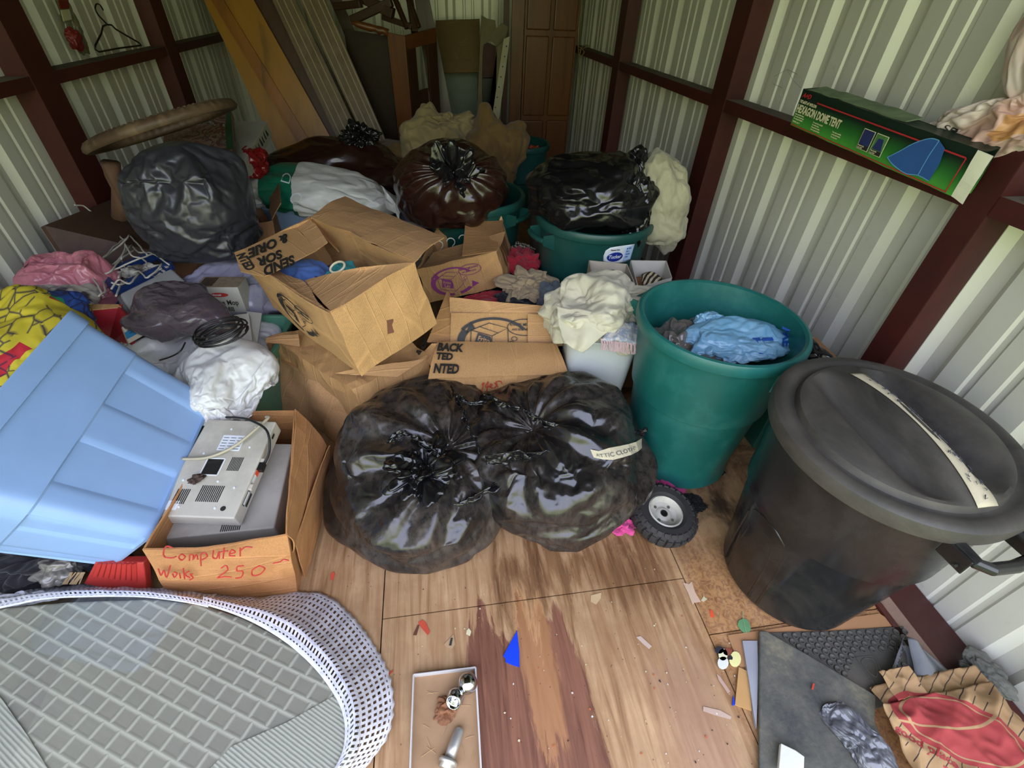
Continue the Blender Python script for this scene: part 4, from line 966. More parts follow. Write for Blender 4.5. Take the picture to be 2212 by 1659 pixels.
# barcode sticker on the near end
Fs = frame(Mt @ V((A * .82 - .02, -B * .865, .10)), Mt.to_3x3() @ V((-1, 0, 0.05)), Mt.to_3x3() @ V((0, -.0, 1)))
def facef(p0, xd, yd, off): 
    F = frame(Mt @ V(p0), Mt.to_3x3() @ V(xd), Mt.to_3x3() @ V(yd)); return F @ Matrix.Translation((0, 0, off))
zq = 0.30
def tside(z, y): k__ = .8 + .2 * z / h; return (A * k__, y, z)
Fs = facef((A * (.8 + .2 * .2 / h) - .10, -B * (.85 + .15 * .20 / h), .20), (-1, 0, 0), (0, -.09, 1), .008)
Fs = frame(Fs.translation, Mt.to_3x3() @ V((0, 0, 1)), Mt.to_3x3() @ V((1, 0, 0))); Fs = Fs @ Matrix.Translation((0, 0, .009))
if (Fs.to_3x3() @ V((0, 0, 1))).dot(Mt.to_3x3() @ V((0, -1, 0))) < 0: Fs = Fs @ Matrix.Rotation(math.pi, 4, 'X')
stp = on_plane(20, 1135, Fs.translation, Fs.to_3x3() @ V((0, 0, 1))); Fs.translation = stp
rects([(-.05, -.025, .10, .05)], Fs, LBL, 'price_sticker', tt); rects([(-.04 + i * .004, -.012, .0018 + (i % 3) * .0007, .03) for i in range(15)], Fs @ Matrix.Translation((0, 0, .001)), INKB, 'barcode', tt); rects([(-.05, -.025, .10, .007)], Fs @ Matrix.Translation((0, 0, .001)), plain('pink_print', '#c98ab8', .5), 'sticker_stripe', tt)

gt_ = tote('storage_tote', 'sage green plastic tote overflowing with white bags and cable, behind the blue tote', Matrix.Translation((-0.93, 1.75, .0)) @ Matrix.Rotation(math.radians(-6), 4, 'Z'), (0.40, 0.60, 0.35), (.82, .88), SAGE, ribs=False, r=.05, rimh=.03)
lt = tote('storage_tote', 'grey-blue plastic tote under the white and green bag, further back', Matrix.Translation((-0.719, 3.214, .12)) @ Matrix.Rotation(math.radians(3), 4, 'Z'), (0.62, 0.42, 0.40), (.82, .80), LBLUE2, ribs=False, r=.06, rimh=.035)
g = G(); g.box((-0.719, 3.214, 0.06), (0.5, 0.33, 0.115)); t = thing('cardboard_box', 'flat cardboard box underneath the grey-blue tote', 'box', loc=(-0.719, 3.214, 0)); g.obj('body', CARDD, t)
lt2 = tote('storage_tote', 'lavender grey lidded tote wedged between the white bag and the brown bag', Matrix.Translation((-0.18, 3.02, .0)) @ Matrix.Rotation(math.radians(-14), 4, 'Z'), (0.30, 0.42, 0.50), (.85, .85), plain('lavender_grey_plastic', '#77727c', .5, .06), ribs=False, r=.03)
WHT = plain('white_bin_plastic', '#b9bdb8', 0.42, 0.04)
wb = tote('hamper', 'white plastic hamper with a cream cloth heaped over it', Matrix.Translation((0.645, 1.565, 0.0)) @ Matrix.Rotation(math.radians(-8), 4, 'Z'), (0.285, 0.26, 0.52), (.74, .74), WHT, cat='hamper', ribs=False, r=.04)

# ================================================================ things against the far end
YEL = m_wood('yellow_varnished_ply', '#a87420', '#6e4a14', 2, 0.35, 0.4, ring=0.5); YEL2 = m_wood('orange_varnished_ply', '#9a5f1a', '#5f3c12', 2, 0.4, 0.4); RBR = m_wood('red_brown_board', '#4d2c1a', '#341c10', 2, 1, 0.5)
GRB = m_wood('grey_brown_bead_board', '#6f5c48', '#5a4636', 2, 0.8, 0.6, dirt='#857463'); CRM = plain('cream_pinstripe', '#a89677', 0.6, 0.1); WD = m_wood('brown_varnished_wood', '#6c3d16', '#44240d', 2, 1, 0.4); WDK = m_wood('dark_varnished_wood', '#3e2413', '#28160b', 2, 1, 0.4)
def lean(name, label, cat, mat, tl, tr_, bl, br, Yt, Yb, t=0.02, up=0.75, down=0.85, group=None, stripes=None):
    """board leaning sideways on the left wall: four picture corners on a tilting plane, carried on to the floor and up past the frame"""
    A, B_, C_, D_ = py(*tl, Yt), py(*tr_, Yt), py(*br, Yb), py(*bl, Yb)
    def ext(p, q, z): k__ = (z - q.z) / (p.z - q.z); return q + (p - q) * k__
    zt, zb = 1.55 + up * 0.5, 0.012
    A2, D2 = ext(A, D_, zt), ext(A, D_, zb); B2, C2 = ext(B_, C_, zt), ext(B_, C_, zb)
    for P in (A2, B2): P.x = max(P.x, XL + 0.12)
    o = thing(name, label, cat, loc=D2, group=group); g_ = G(); n_ = (C2 - D2).cross(A2 - D2).normalized(); n_ = n_ if n_.y < 0 else -n_
    g_.prism([D2, C2, B2, A2], n_, t); g_.obj('board', mat, o)
    if stripes:
        for s_ in stripes:
            g_ = G(); s0, s1 = s_ - 0.018, s_ + 0.018; off = n_ * 0.002
            g_.prism([D2.lerp(C2, s0) + off, D2.lerp(C2, s1) + off, A2.lerp(B2, s1) + off, A2.lerp(B2, s0) + off], n_, 0.004); g_.obj('pinstripe', CRM, o)
    return o
lean('plywood_panel', 'wide yellow varnished panel leaning furthest left by the corner post', 'panel', YEL, (366, 0), (440, 0), (566, 305), (640, 305), 4.98, 4.72)
lean('plywood_panel', 'orange-brown streaked panel leaning in the middle of the yellow ones', 'panel', YEL2, (436, 0), (482, 0), (634, 303), (668, 303), 4.93, 4.68)
lean('plywood_panel', 'narrow yellow panel leaning next to the dark red-brown board', 'panel', YEL, (478, 0), (548, 0), (662, 300), (716, 300), 4.96, 4.70)
lean('board', 'thin dark red-brown board leaning left of the striped boards', 'board', RBR, (548, 0), (590, 0), (712, 298), (738, 298), 5.02, 4.75)
lean('beaded_board', 'grey-brown board with cream pinstripes, left one of the leaning pair', 'board', GRB, (588, 0), (638, 0), (728, 298), (776, 290), 4.9, 4.65, t=0.03, stripes=(.2, .5, .8))
lean('beaded_board', 'grey-brown board with cream pinstripes, right one of the leaning pair', 'board', GRB, (648, 0), (702, 0), (782, 290), (826, 285), 4.9, 4.65, t=0.03, stripes=(.1, .4, .72, .93))
lean('board', 'dark brown board leaning between the striped boards and the cabinet frame', 'board', RBR, (712, 0), (738, 0), (826, 270), (852, 270), 5.3, 5.1)
# upright cabinet frame
cf = thing('cabinet_frame', 'upright brown wooden cabinet carcass with a tall opening in its side', 'cabinet', loc=py(870, 292, 4.75) * 1.0)
def vpanel(pts, Ys, mat, name, parent, t=0.02, floor_=False):
    P = [py(x, y, Y) for (x, y), Y in zip(pts, Ys)]; 
    if floor_: P[2].z = 0.012; P[3].z = 0.012; P[2].x = P[1].x; P[3].x = P[0].x; P[2].y = P[1].y; P[3].y = P[0].y
    n_ = (P[1] - P[0]).cross(P[3] - P[0]).normalized(); n_ = n_ if n_.y < 0 else -n_
    g_ = G(); g_.prism(P, n_, t); return g_.obj(name, mat, parent, bevel=0.002)
vpanel([(836, 70), (874, 78), (872, 292), (832, 290)], (4.7, 4.66, 4.66, 4.7), WD, 'front_stile', cf, .03, True)
vpanel([(876, 80), (896, 76), (896, 280), (876, 292)], (4.68, 4.8, 4.8, 4.68), WDK, 'side_stile', cf, .02, True)
vpanel([(922, 68), (942, 62), (942, 260), (922, 268)], (4.95, 5.06, 5.06, 4.95), WDK, 'side_stile', cf, .02, True)
vpanel([(876, 78), (942, 60), (942, 92), (876, 108)], (4.67, 5.05, 5.05, 4.67), WD, 'side_rail', cf, .02)
vpanel([(896, 198), (925, 190), (925, 280), (896, 290)], (4.8, 4.96, 4.96, 4.8), WDK, 'side_panel', cf, .015, True)
vpanel([(742, 62), (836, 78), (836, 285), (742, 285)], (5.0, 4.9, 4.9, 5.0), plain('dark_brown_panel', '#2c1d12', .5, .15), 'back_panel', cf, .01, True)
g = G(); P = [py(x, y, Y) for x, y, Y in ((760, 48, 4.7), (772, 52, 4.7), (800, 60, 4.7), (812, 62, 4.7), (818, 66, 4.7), (828, 66, 4.7), (838, 72, 4.7))]; g.tube(P, [.012, .022, .026, .020, .030, .022, .03], 12); g.obj('turned_post', WD, cf, smooth=True)
# chair frame lying on top
ch = thing('chair_frame', 'dark wooden chair frame lying upside down on the cabinet carcass', 'chair', loc=py(860, 40, 4.9))
for nm, a, b_, w in (('leg', (722, 14), (780, 8), .05), ('leg', (760, 44), (846, 4), .06), ('slat', (842, -30), (880, 62), .035), ('slat', (872, -30), (905, 60), .035), ('rail', (826, 36), (890, 58), .04), ('rail', (770, -12), (850, 30), .07), ('leg', (882, -20), (896, 70), .05)):
    g = G(); g.beam(py(*a, 4.95), py(*b_, 4.85), w, w); g.obj(nm, WDK, ch, bevel=0.006)
td = lean('table_leaf', 'dark wooden leaf leaning behind the cabinet carcass toward the right', 'board', WDK, (905, 60), (940, 60), (935, 255), (975, 240), 5.3, 5.2)
cq = thing('cardboard_sheet', 'square sheet of plain cardboard propped on the back wall', 'cardboard', loc=py(990, 160, 5.6)); 
g = G(); g.sheet([py(948, 158, 5.55), py(1036, 156, 5.5), py(1036, 40, 5.75), py(941, 44, 5.8)], 10, 10, .006); g.crumple(.004, 4, 2); g.obj('sheet', m_card('cardboard_drab', '#6e5838', 2), cq)
g = G(); g.box((0.36, 5.78, 0.30), (0.34, 0.02, 0.58)); g.box((0.36, 5.7, 0.02), (0.3, 0.2, 0.02)); t = thing('backing_board', 'grey-brown board under the cardboard square on the back wall', 'board', loc=(.36, 5.78, 0)); 
g = G(); g.box((0.36, 5.80, 0.47), (0.36, 0.02, 0.92)); g.obj('board', plain('grey_paint_board', '#6f7a70', .6), t)
# torn door skin with a perforated white strip
TORN = plain('torn_door_skin', '#6b6149', .8, .15, .3, 60); dr = thing('torn_door', 'torn narrow door skin with a white perforated metal strip, left of the tall boards', 'door', loc=py(1060, 330, 5.2))
P2 = [(1040, 32), (1052, 40), (1070, 44), (1072, 62), (1084, 50), (1098, 58), (1090, 90), (1090, 105), (1075, 100), (1060, 88), (1045, 96), (1042, 120), (1040, 250), (1030, 260)]
g = G(); n_ = V((0, -1, 0)); g.prism([py(x, y, 5.25) for x, y in P2][::-1], (0, -1, 0), .02); g.obj('torn_panel', TORN, dr)
vpanel([(1044, 88), (1072, 100), (1068, 170), (1042, 170)], (5.27,) * 4, plain('dark_red_card', '#3c1c18', .7, .3), 'red_backing', dr, .01); vpanel([(1042, 168), (1066, 166), (1060, 330), (1036, 330)], (5.27,) * 4, plain('black_foil', '#1a1d1b', .3, .3), 'dark_backing', dr, .01, True)
vpanel([(1088, 84), (1102, 78), (1078, 260), (1062, 260)], (5.1,) * 4, plain('white_metal_strip', '#a39b86', .6, .1), 'metal_strip', dr, .008)
g = G(); g.prism([py(x, y, 5.12) for x, y in ((1074, 100), (1090, 88), (1076, 200), (1064, 230), (1052, 260), (1048, 300), (1062, 300), (1070, 240))], (0, -1, 0), .01); g.obj('frame_edge', TORN, dr)
for i in range(7): g = G(); p = py(1094 - i * 4, 100 + i * 22, 5.09); g.lathe([(.006, 0), (.006, .003), (0, .003)], 8, M=Matrix.Translation(p) @ Matrix.Rotation(math.radians(90), 4, 'X')); g.obj('punch_hole', DKS, dr)
# tall cupboard doors tied with rope
def cup_door(label, x0, x1, yb, Y, rows):
    o = thing('cupboard_door', label, 'door', loc=(x0, Y, 0)); g_ = G(); W2 = x1 - x0; g_.box(((x0 + x1) / 2, Y + .012, 1.15), (W2, .02, 2.28)); g_.obj('door_panel', WD, o, bevel=.002)
    z = 0.04
    for hgt in rows:
        for c_ in (0, 1):
            w_ = W2 / 2 - .035; xc = x0 + W2 * (.25 + .5 * c_)
            q_ = G(); q_.box((xc, Y - .008, z + hgt / 2), (w_, .026, hgt - .045), taper=1); 
            q_.obj('raised_panel', WD, o, bevel=.012)
        z += hgt
    return o
cup_door('tall panelled brown cupboard door tied with cord, beside the right wall', 0.97, 1.49, 0, 5.5, (0.52, 0.72, 0.95))
for nm, lab, x0, x1, Y, m_ in (('board', 'tall brown board standing just left of the cupboard door', .84, .955, 5.48, WD), ('board', 'thin red-edged board left of the tall brown board', .78, .83, 5.6, RBR)):
    o = thing(nm, lab, 'board', loc=(x0, Y, 0)); g = G(); g.box(((x0 + x1) / 2, Y, 1.1), (x1 - x0, .03, 2.18)); g.obj('board', m_, o, bevel=.002)
rp_ = thing('rope', 'thin cream cord hanging beside the cupboard door, tied to the frame rail', 'rope', loc=px(1256, 100, 1.49))
g = G(); g.tube([px(x, y, 1.485) for x, y in ((1258, -40), (1256, 20), (1250, 60), (1249, 100), (1251, 140), (1252, 200), (1248, 260), (1245, 335))], .0035, 6); g.obj('cord', plain('cream_cord', '#9d8a5c', .9), rp_)
g = G(); g.tube(smooth_path([tuple(px(x, y, 1.48)) for x, y in ((1250, 100), (1262, 112), (1252, 122), (1258, 100), (1272, 100), (1250, 108))], 5), .004, 6); g.obj('knot', plain('cream_cord', '#9d8a5c', .9), rp_)

# ================================================================ bags and fabric
BLK = m_bag('black_bag', '#101011', 0.2, 0.95, '#6a5c52', 1.0, 0.5); BLK2 = m_bag('black_bag_clean', '#0c0c0e', 0.2, 0.2, '#4a4440', 1.3, 0.5)
BRB = m_bag('brown_bag', '#2b1610', 0.22, 0.15, '#4a352a', 1.2, 0.5); GRYB = m_bag('charcoal_bag', '#2a2b30', 0.32, 0.5, '#4c4a50', 1.2, 0.5, wr=6)
WBAG = m_bag('white_bag', '#c9c8c4', 0.35, 0.25, '#8d8880', 1.0, 0.18, wr=5); PNK = m_bag('pink_bag', '#b8707c', 0.3, 0.3, '#8a6a64', 1.4, 0.5); LAV = m_bag('lavender_clear_bag', '#9b98ab', 0.22, 0.3, '#70697c', 1.3, 0.6)
TAUPE = m_bag('taupe_bag', '#4f444a', 0.25, 0.25, '#5d5358', 1.0, 0.25); CLR = m_bag('smoky_clear_bag', '#5d5751', 0.15, 0.5, '#857768', 2.0, 0.9); BLUB = m_bag('blue_bag', '#5f90ac', 0.3, 0.8, '#a9c4d2', 1.4, 0.6)

def ruffle(name, path, wid, mat, parent, shrink=0.35, frames=18, nu=70, nv=12, up=(0, 0, 1), seed=0, pinrow=True, lean_=(0, 0, 0)):
    """loose band of film along a path, pinned on one edge so that it crumples"""
    P = smooth_path([tuple(p) for p in path], 10); L = len(P); vs = []; inv = wm(parent).inverted()
    for j in range(nv + 1):
        for i in range(nu + 1):
            f = i / nu * (L - 1); a = int(min(f, L - 2)); p = P[a].lerp(P[a + 1], f - a); w_ = wid * (0.7 + 0.5 * noise.noise(p * 5 + V((seed, 0, 0)))); v_ = j / nv
            p = p + V(up) * (w_ * v_) + V(lean_) * v_ * wid + noise.noise_vector(p * 14 + V((seed, j * .3, 0))) * 0.008
            vs.append(inv @ p)
    fs = [(j * (nu + 1) + i, j * (nu + 1) + i + 1, (j + 1) * (nu + 1) + i + 1, (j + 1) * (nu + 1) + i) for j in range(nv) for i in range(nu)]
    o = mesh(name, vs, fs, mat, parent)
    row = set(range(nu + 1)); K = {tuple(round(c, 5) for c in vs[i]) for i in row}
    return soft(o, frames=frames, shrink=shrink, grav=0.4, bend=0.1, solid=0.0015, pin=lambda c: tuple(round(x, 5) for x in c) in K)

bagL = thing('garbage_bag', 'dusty full black garbage bag, left one of the pair on the bare floor', 'bag', loc=(-0.13, 1.16, 0.01), group='pair of black bags on the floor')
blob('bag_film', (-0.10, 1.20, 0.255), (0.312, 0.325, 0.262), BLK, 1, lump=0.10, sub=7, parent=bagL, flat=0.012, pinch=((0.35, -0.35, 1), 0.35, 0.45), shrink=0.2, frames=16, grav=0.25, press=0.15, bend=.15)
ruffle('bag_mouth', [pz(865, 1085, .26), pz(900, 1105, .27), pz(960, 1095, .29), pz(1040, 1060, .31), pz(1110, 1010, .33), pz(1115, 985, .34)], 0.090, BLK2, bagL, seed=1, up=(0, -.5, .6))
ruffle('bag_mouth', [pz(830, 960, .40), pz(870, 930, .42), pz(930, 960, .42), pz(960, 1020, .37), pz(935, 1070, .30), pz(895, 1080, .28)], 0.105, BLK2, bagL, seed=4, up=(.3, 0, .5), shrink=.5)
blob('bag_knot', pz(912, 1000, .37), (.09, .10, .05), BLK2, 5, lump=.4, lsc=2.5, sub=5, parent=bagL, shrink=.4, frames=14)
bagR = thing('garbage_bag', 'full black garbage bag on the floor with a written masking tape strip, right one', 'bag', loc=(0.49, 1.15, 0.01), group='pair of black bags on the floor')
blob('bag_film', (0.39, 1.165, 0.262), (0.298, 0.305, 0.285), BLK, 2, lump=0.10, sub=7, parent=bagR, flat=0.012, pinch=((-0.45, -.0, 1), 0.45, 0.4), shrink=0.2, frames=16, grav=0.25, press=0.15, bend=.15)
ruffle('bag_mouth', [pz(1045, 985, .40), pz(1110, 975, .42), pz(1200, 975, .41), pz(1300, 955, .40), pz(1400, 925, .37)], 0.128, BLK2, bagR, seed=2, up=(0, -.45, .35), shrink=.3)
ruffle('bag_mouth', [pz(975, 830, .40), pz(1000, 880, .42), pz(1020, 940, .42), pz(1040, 985, .40)], 0.105, BLK2, bagR, seed=7, up=(.3, 0, .4), shrink=.45)
ruffle('bag_mouth', [pz(1045, 850, .44), pz(1090, 870, .45), pz(1160, 900, .45), pz(1220, 925, .44), pz(1260, 930, .42)], 0.120, BLK2, bagR, seed=9, up=(0, .1, .5), shrink=.45)
ruffle('bag_mouth', [pz(975, 850, .40), pz(990, 856, .42), pz(1008, 868, .42), pz(1050, 866, .42)], 0.055, BLK2, bagR, seed=12, up=(0, .1, .8), shrink=.4)

BIGS = []
def bagthing(label, name='plastic_bag', cat='bag', c=(0, 0, 0), group=None): return thing(name, label, cat, loc=c, group=group)
# brown bags
c_ = V((0.10, 2.70, 0.735)); bt = bagthing('big round dark brown garbage bag with a crumpled black knot, in a green bin', 'garbage_bag', c=c_)
blob('bag_film', c_, (.25, .24, .22), BRB, 21, lump=.10, sub=6, parent=bt, pinch=((0.05, -.75, .65), .32, .42), shrink=.22, frames=14, grav=.1)
blob('bag_knot', c_ + V((0.01, -.185, .10)), (.10, .07, .12), BLK2, 22, lump=.45, lsc=2.5, sub=5, parent=bt, shrink=.45, frames=14)
c_ = V((-.68, 3.82, .46)); bt = bagthing('long dark brown garbage bag with a dark tied top, behind the white and green bag', 'garbage_bag', c=c_)
blob('bag_film', c_, (.50, .30, .27), BRB, 23, lump=.12, sub=5, parent=bt, shrink=.2, frames=14)
blob('bag_knot', py(775, 288, 3.75), (.10, .07, .07), BLK2, 24, lump=.45, lsc=2.5, sub=5, parent=bt, shrink=.45, frames=14)
# white and green bag on the far tote
WG = N('white_green_bag'); P_ = WG.sep(WG.co()); _x = P_[0]
wobx = WG.math('ADD', _x, WG.math('MULTIPLY', WG.noise(3), 0.05)); mask = WG.ramp(wobx, [(0.0, (1, 1, 1)), (0.001, (0, 0, 0))], True)
WG.col(C('#c4c3bd')); WG.rough(.4); q_ = WG.bump(WG.noise(12, 3, typ='RIDGED_MULTIFRACTAL', dist=.5), .5, .008); WG.bump(WG.noise(40, 2, typ='RIDGED_MULTIFRACTAL'), .3, .003, q_)
GRN = plain('green_print', '#14694f', .4, .06)
def wrapblob_mat(base, bandcol, lo, hi, axis=0):
    P = base.sep(base.co()); a = P[axis]; w = base.math('ADD', a, base.math('MULTIPLY', base.math('SUBTRACT', base.noise(6), .5), .04))
    m1 = base.math('GREATER_THAN', w, lo); m2 = base.math('LESS_THAN', w, hi); f = base.math('MULTIPLY', m1, m2); return base.mix(f, C('#c4c3bd'), C(bandcol))
WG.col(wrapblob_mat(WG, '#14694f', -.34, -.15))
c_ = V((-0.659, 3.154, .585)); bt = bagthing('white plastic shopping bag with a green printed band, lying in the grey-blue tote', 'shopping_bag', c=c_)
blob('bag_film', c_, (.40, .22, .14), WG.m, 25, lump=.14, sub=6, parent=bt, shrink=.22, frames=14, M=Matrix.Rotation(math.radians(7), 3, 'Y'))
nD = (EYE[0] - c_.x, EYE[1] - c_.y, EYE[2] - c_.z); nD = V(nD).normalized(); P0d = c_ + nD * .20
for s_, a, b2, tp_ in (('D', (606, 392), (612, 372), (626, 398)), ('O', (622, 432), (640, 412), (640, 446)), ("'s", (594, 414), (600, 404), (602, 418))): PROJ.append((word(s_, a, b2, tp_, LBL, bt, P0d + nD * .0, nD, bold=-.01, name='printed_letter'), bt))
ruffle('bag_handles', [py(822, 400, 2.85), py(840, 420, 2.8), py(855, 440, 2.78), py(862, 410, 2.85)], .12, m_bag('white_bag2', '#c9c8c4', .4, .2, '#8d8880', 1.5, .4), bt, seed=3, up=(0, -.2, -.9), shrink=.4, nu=40)
# charcoal bag over the left carton, its carton, and what lies on it
c_ = V((-1.10, 2.38, .735)); bt = bagthing('charcoal grey plastic bag draped over a square bulky load, below the round carved frame', 'garbage_bag', c=c_)
blob('bag_film', c_, (.205, .17, .205), GRYB, 26, lump=.05, sub=6, parent=bt, box=.75, shrink=.14, frames=14, grav=.15, M=Matrix.Rotation(math.radians(-8), 3, 'Z') @ Matrix.Rotation(math.radians(6), 3, 'X'))
MC = Matrix.Translation((-1.17, 2.76, .0)) @ Matrix.Rotation(math.radians(14), 4, 'Z'); t = thing('cardboard_box', 'brown cardboard box behind and right of the charcoal bag', 'box', M=MC); shell(.55, .50, .60, seed=51, amp=.012).obj('body', CARDD, t, world=False)
flap(t, [(.275, -.25, .60), (.275, .25, .60), (.34, .25, .66), (.34, -.25, .68)], CARDD, seed=3)
wbx = thing('cardboard_box', 'flat white box with lettering along its edge, tilted beside the round carved frame', 'box', loc=py(540, 300, 3.2))
top = [py(500, 262, 3.55), py(576, 262, 3.5), py(528, 346, 2.95), py(500, 350, 3.0)]; n_ = (top[1] - top[0]).cross(top[3] - top[0]).normalized(); n_ = n_ if n_.z > 0 else -n_
g = G(); g.prism(top, n_, .09); g.obj('box_body', plain('dusty_white_card', '#989486', .7, .1), wbx, bevel=.003)
ed = (top[2] - top[1]); nd = ed.cross(n_).normalized(); nd = nd if nd.x > 0 else -nd
Fw = frame(top[2] - n_ * .07 + nd * .003, -ed, n_); text('RATTAN', .05, Fw @ Matrix.Translation((.12, .012, 0)), INKB, wbx, sx=.7) if False else None
for i in range(9): g = G(); shape(g, [(.06 + i * .05, .015), (.075 + i * .05 + (i % 3) * .008, .015), (.07 + i * .05, .05 + (i % 2) * .01), (.06 + i * .05, .045)], Fw, t=.001); g.obj('printed_mark', INKB, wbx)
pb = thing('game_box', 'picture-covered game box with a dark green spine, inside the round carved frame', 'box', loc=py(440, 290, 3.1))
q4 = [py(352, 320, 2.95), py(504, 322, 2.95), py(498, 236, 3.3), py(356, 250, 3.3)]; n_ = (q4[1] - q4[0]).cross(q4[3] - q4[0]).normalized(); g = G(); g.prism(q4, n_, .05)
PM = N('picture_print'); PM.col(PM.ramp(PM.noise(16, 4, dist=2), [(.3, C('#3a1f1c')), (.45, C('#70604f')), (.52, C('#5a2a26')), (.6, C('#2c3026')), (.7, C('#8d8474'))])); PM.rough(.45); g.obj('box_body', PM.m, pb)
e_ = G(); e_.prism([q4[1].lerp(q4[0], .10) + n_ * .002, q4[1] + n_ * .002, q4[2] + n_ * .002, q4[2].lerp(q4[3], .1) + n_ * .002], n_, .004); e_.obj('green_spine', plain('green_card', '#1f3a22', .5, .1), pb)
o = blob('red_bag', py(548, 348, 3.12), (.09, .12, .09), m_bag('red_bag_film', '#7a1216', .25, .1), 27, sub=4, shrink=.25, frames=10); setp(o, 'small shiny red bag tucked behind the white box', 'bag')
# round carved frame
OC = px(355, 276, -1.22); OC = pz(355, 276, 1.03)
fr = thing('carved_frame', 'round carved brown wooden frame lying tilted across the charcoal bag', 'frame', M=Matrix.Translation(OC) @ Matrix.Rotation(math.radians(-17), 4, 'Y') @ Matrix.Rotation(math.radians(-7), 4, 'X'))
CARV = m_wood('carved_wood', '#4b3724', '#6b5236', 2, 1.5, 0.6, dirt='#7a6548')
def ring_rad(r, z, a, i):
    if i in (3, 4, 5): return r + 0.010 * math.sin(a * 46) * (1 if i == 4 else .6) + 0.006 * noise.noise(V((a * 14, i, 0)))
    return r + 0.003 * noise.noise(V((a * 5, i, 3)))
g = G(); Rr = .325; pr = [(Rr, -.012), (Rr + .010, .0), (Rr + .005, .016), (Rr - .012, .028), (Rr - .030, .032), (Rr - .050, .026), (Rr - .062, .012), (Rr - .062, -.008)]
n = 300; g.lathe(pr + [pr[0]], n, rad=ring_rad); g.f = g.f[:-2] if len(g.f[-1]) > 4 else g.f
mesh('moulding', g.v, [f for f in g.f if len(f) == 4], CARV, fr, smooth=True)
for i in range(80):
    a = 2 * math.pi * i / 80; q_ = G(); q_.lathe([(.001, 0), (.008, .002), (.010, .006), (.007, .011), (.001, .013)], 8, M=Matrix.Translation(((Rr - .045) * math.cos(a), (Rr - .045) * math.sin(a), .024)) @ Matrix.Rotation(a, 4, 'Z') @ Matrix.Diagonal((1.6, .8, 1, 1))); mesh('carved_bead', q_.v, q_.f, CARV, fr, smooth=True)
ft2 = thing('driftwood_post', 'rough brown wooden stump poking up at the left under the round carved frame', 'wood', loc=py(262, 470, 2.62))
g = G(); g.tube([py(262, 470, 2.62), py(262, 440, 2.62), py(255, 405, 2.62), py(243, 380, 2.62), py(236, 352, 2.62)], [.04, .035, .03, .032, .035], 14); g.crumple(.012, 14, 3); g.obj('stump', m_wood('stump', '#6a4c36', '#40291b', 2, 2, .8), ft2, smooth=True)

# brown sheet by the left wall and the net over it
bs = thing('brown_board', 'dark brown board lying slantwise by the left wall under the white net', 'board', loc=px(180, 500, -1.7))
q4 = [px(95, 487, -1.80), px(330, 395, -1.74), px(440, 560, -1.32), px(170, 600, -1.56)]; q4 = [px(95, 487, -1.82), px(300, 408, -1.78), pz(430, 565, .38), pz(178, 612, .40)]
n_ = (q4[1] - q4[0]).cross(q4[3] - q4[0]).normalized(); n_ = n_ if n_.z > 0 else -n_; g = G(); g.prism(q4, n_, .02); g.obj('board', m_wood('brown_board', '#4f3628', '#3a261b', 1, .8, .6), bs)
NET = plain('white_net_cord', '#b0aa9c', .8, .1); net = thing('net', 'tangled white sports net draped over the dark board and the cooler', 'net', loc=pz(260, 560, .5))
lines = [[(160, 442), (185, 448), (208, 480), (178, 538), (152, 548)], [(208, 480), (250, 478), (268, 474)], [(250, 478), (248, 498), (270, 525), (262, 560)], [(178, 538), (192, 572), (230, 590), (262, 560), (290, 540)], [(192, 572), (210, 590), (232, 610)], [(215, 562), (240, 545), (270, 520), (280, 508)],
         [(192, 568), (220, 560), (250, 530), (278, 512)], [(210, 575), (245, 570), (285, 528)], [(232, 588), (262, 575), (300, 560), (330, 548)], [(270, 525), (285, 552), (310, 560), (330, 590)], [(262, 560), (278, 590), (300, 585), (320, 600), (350, 570)], [(240, 625), (255, 605), (280, 612), (300, 590)], [(250, 640), (262, 612), (290, 600)], [(285, 530), (300, 545), (330, 548), (365, 572)], [(200, 600), (215, 622), (222, 640)], [(255, 600), (270, 580), (285, 600), (262, 615), (240, 610)], [(280, 508), (300, 530), (318, 552)], [(212, 640), (228, 628), (224, 610), (236, 600)]]
for i, l_ in enumerate(lines):
    pts = []
    for j, (x, y) in enumerate(l_):
        zz = .56 if y < 500 else .50
        p = on_plane(x, y, q4[0] + n_ * .012, n_) if x < 215 and y < 600 else pz(x, y, .53 + .02 * math.sin(i * 2.3 + j))
        pts.append(tuple(p))
    P = smooth_path(pts, 5); g = G(); g.tube([V(p) + noise.noise_vector(V(p) * 30) * .004 for p in P], .004, 6); g.obj('net_cord', NET, net, smooth=True)
# pink bag
c_ = pz(150, 612, .50); bt = bagthing('round pink plastic bag against the left wall', c=c_); blob('bag_film', c_, (.17, .16, .17), PNK, 28, lump=.06, hi=.05, bend=.1, sub=6, parent=bt, pinch=((.8, -.4, -.1), .3, .5), shrink=.18, frames=14)
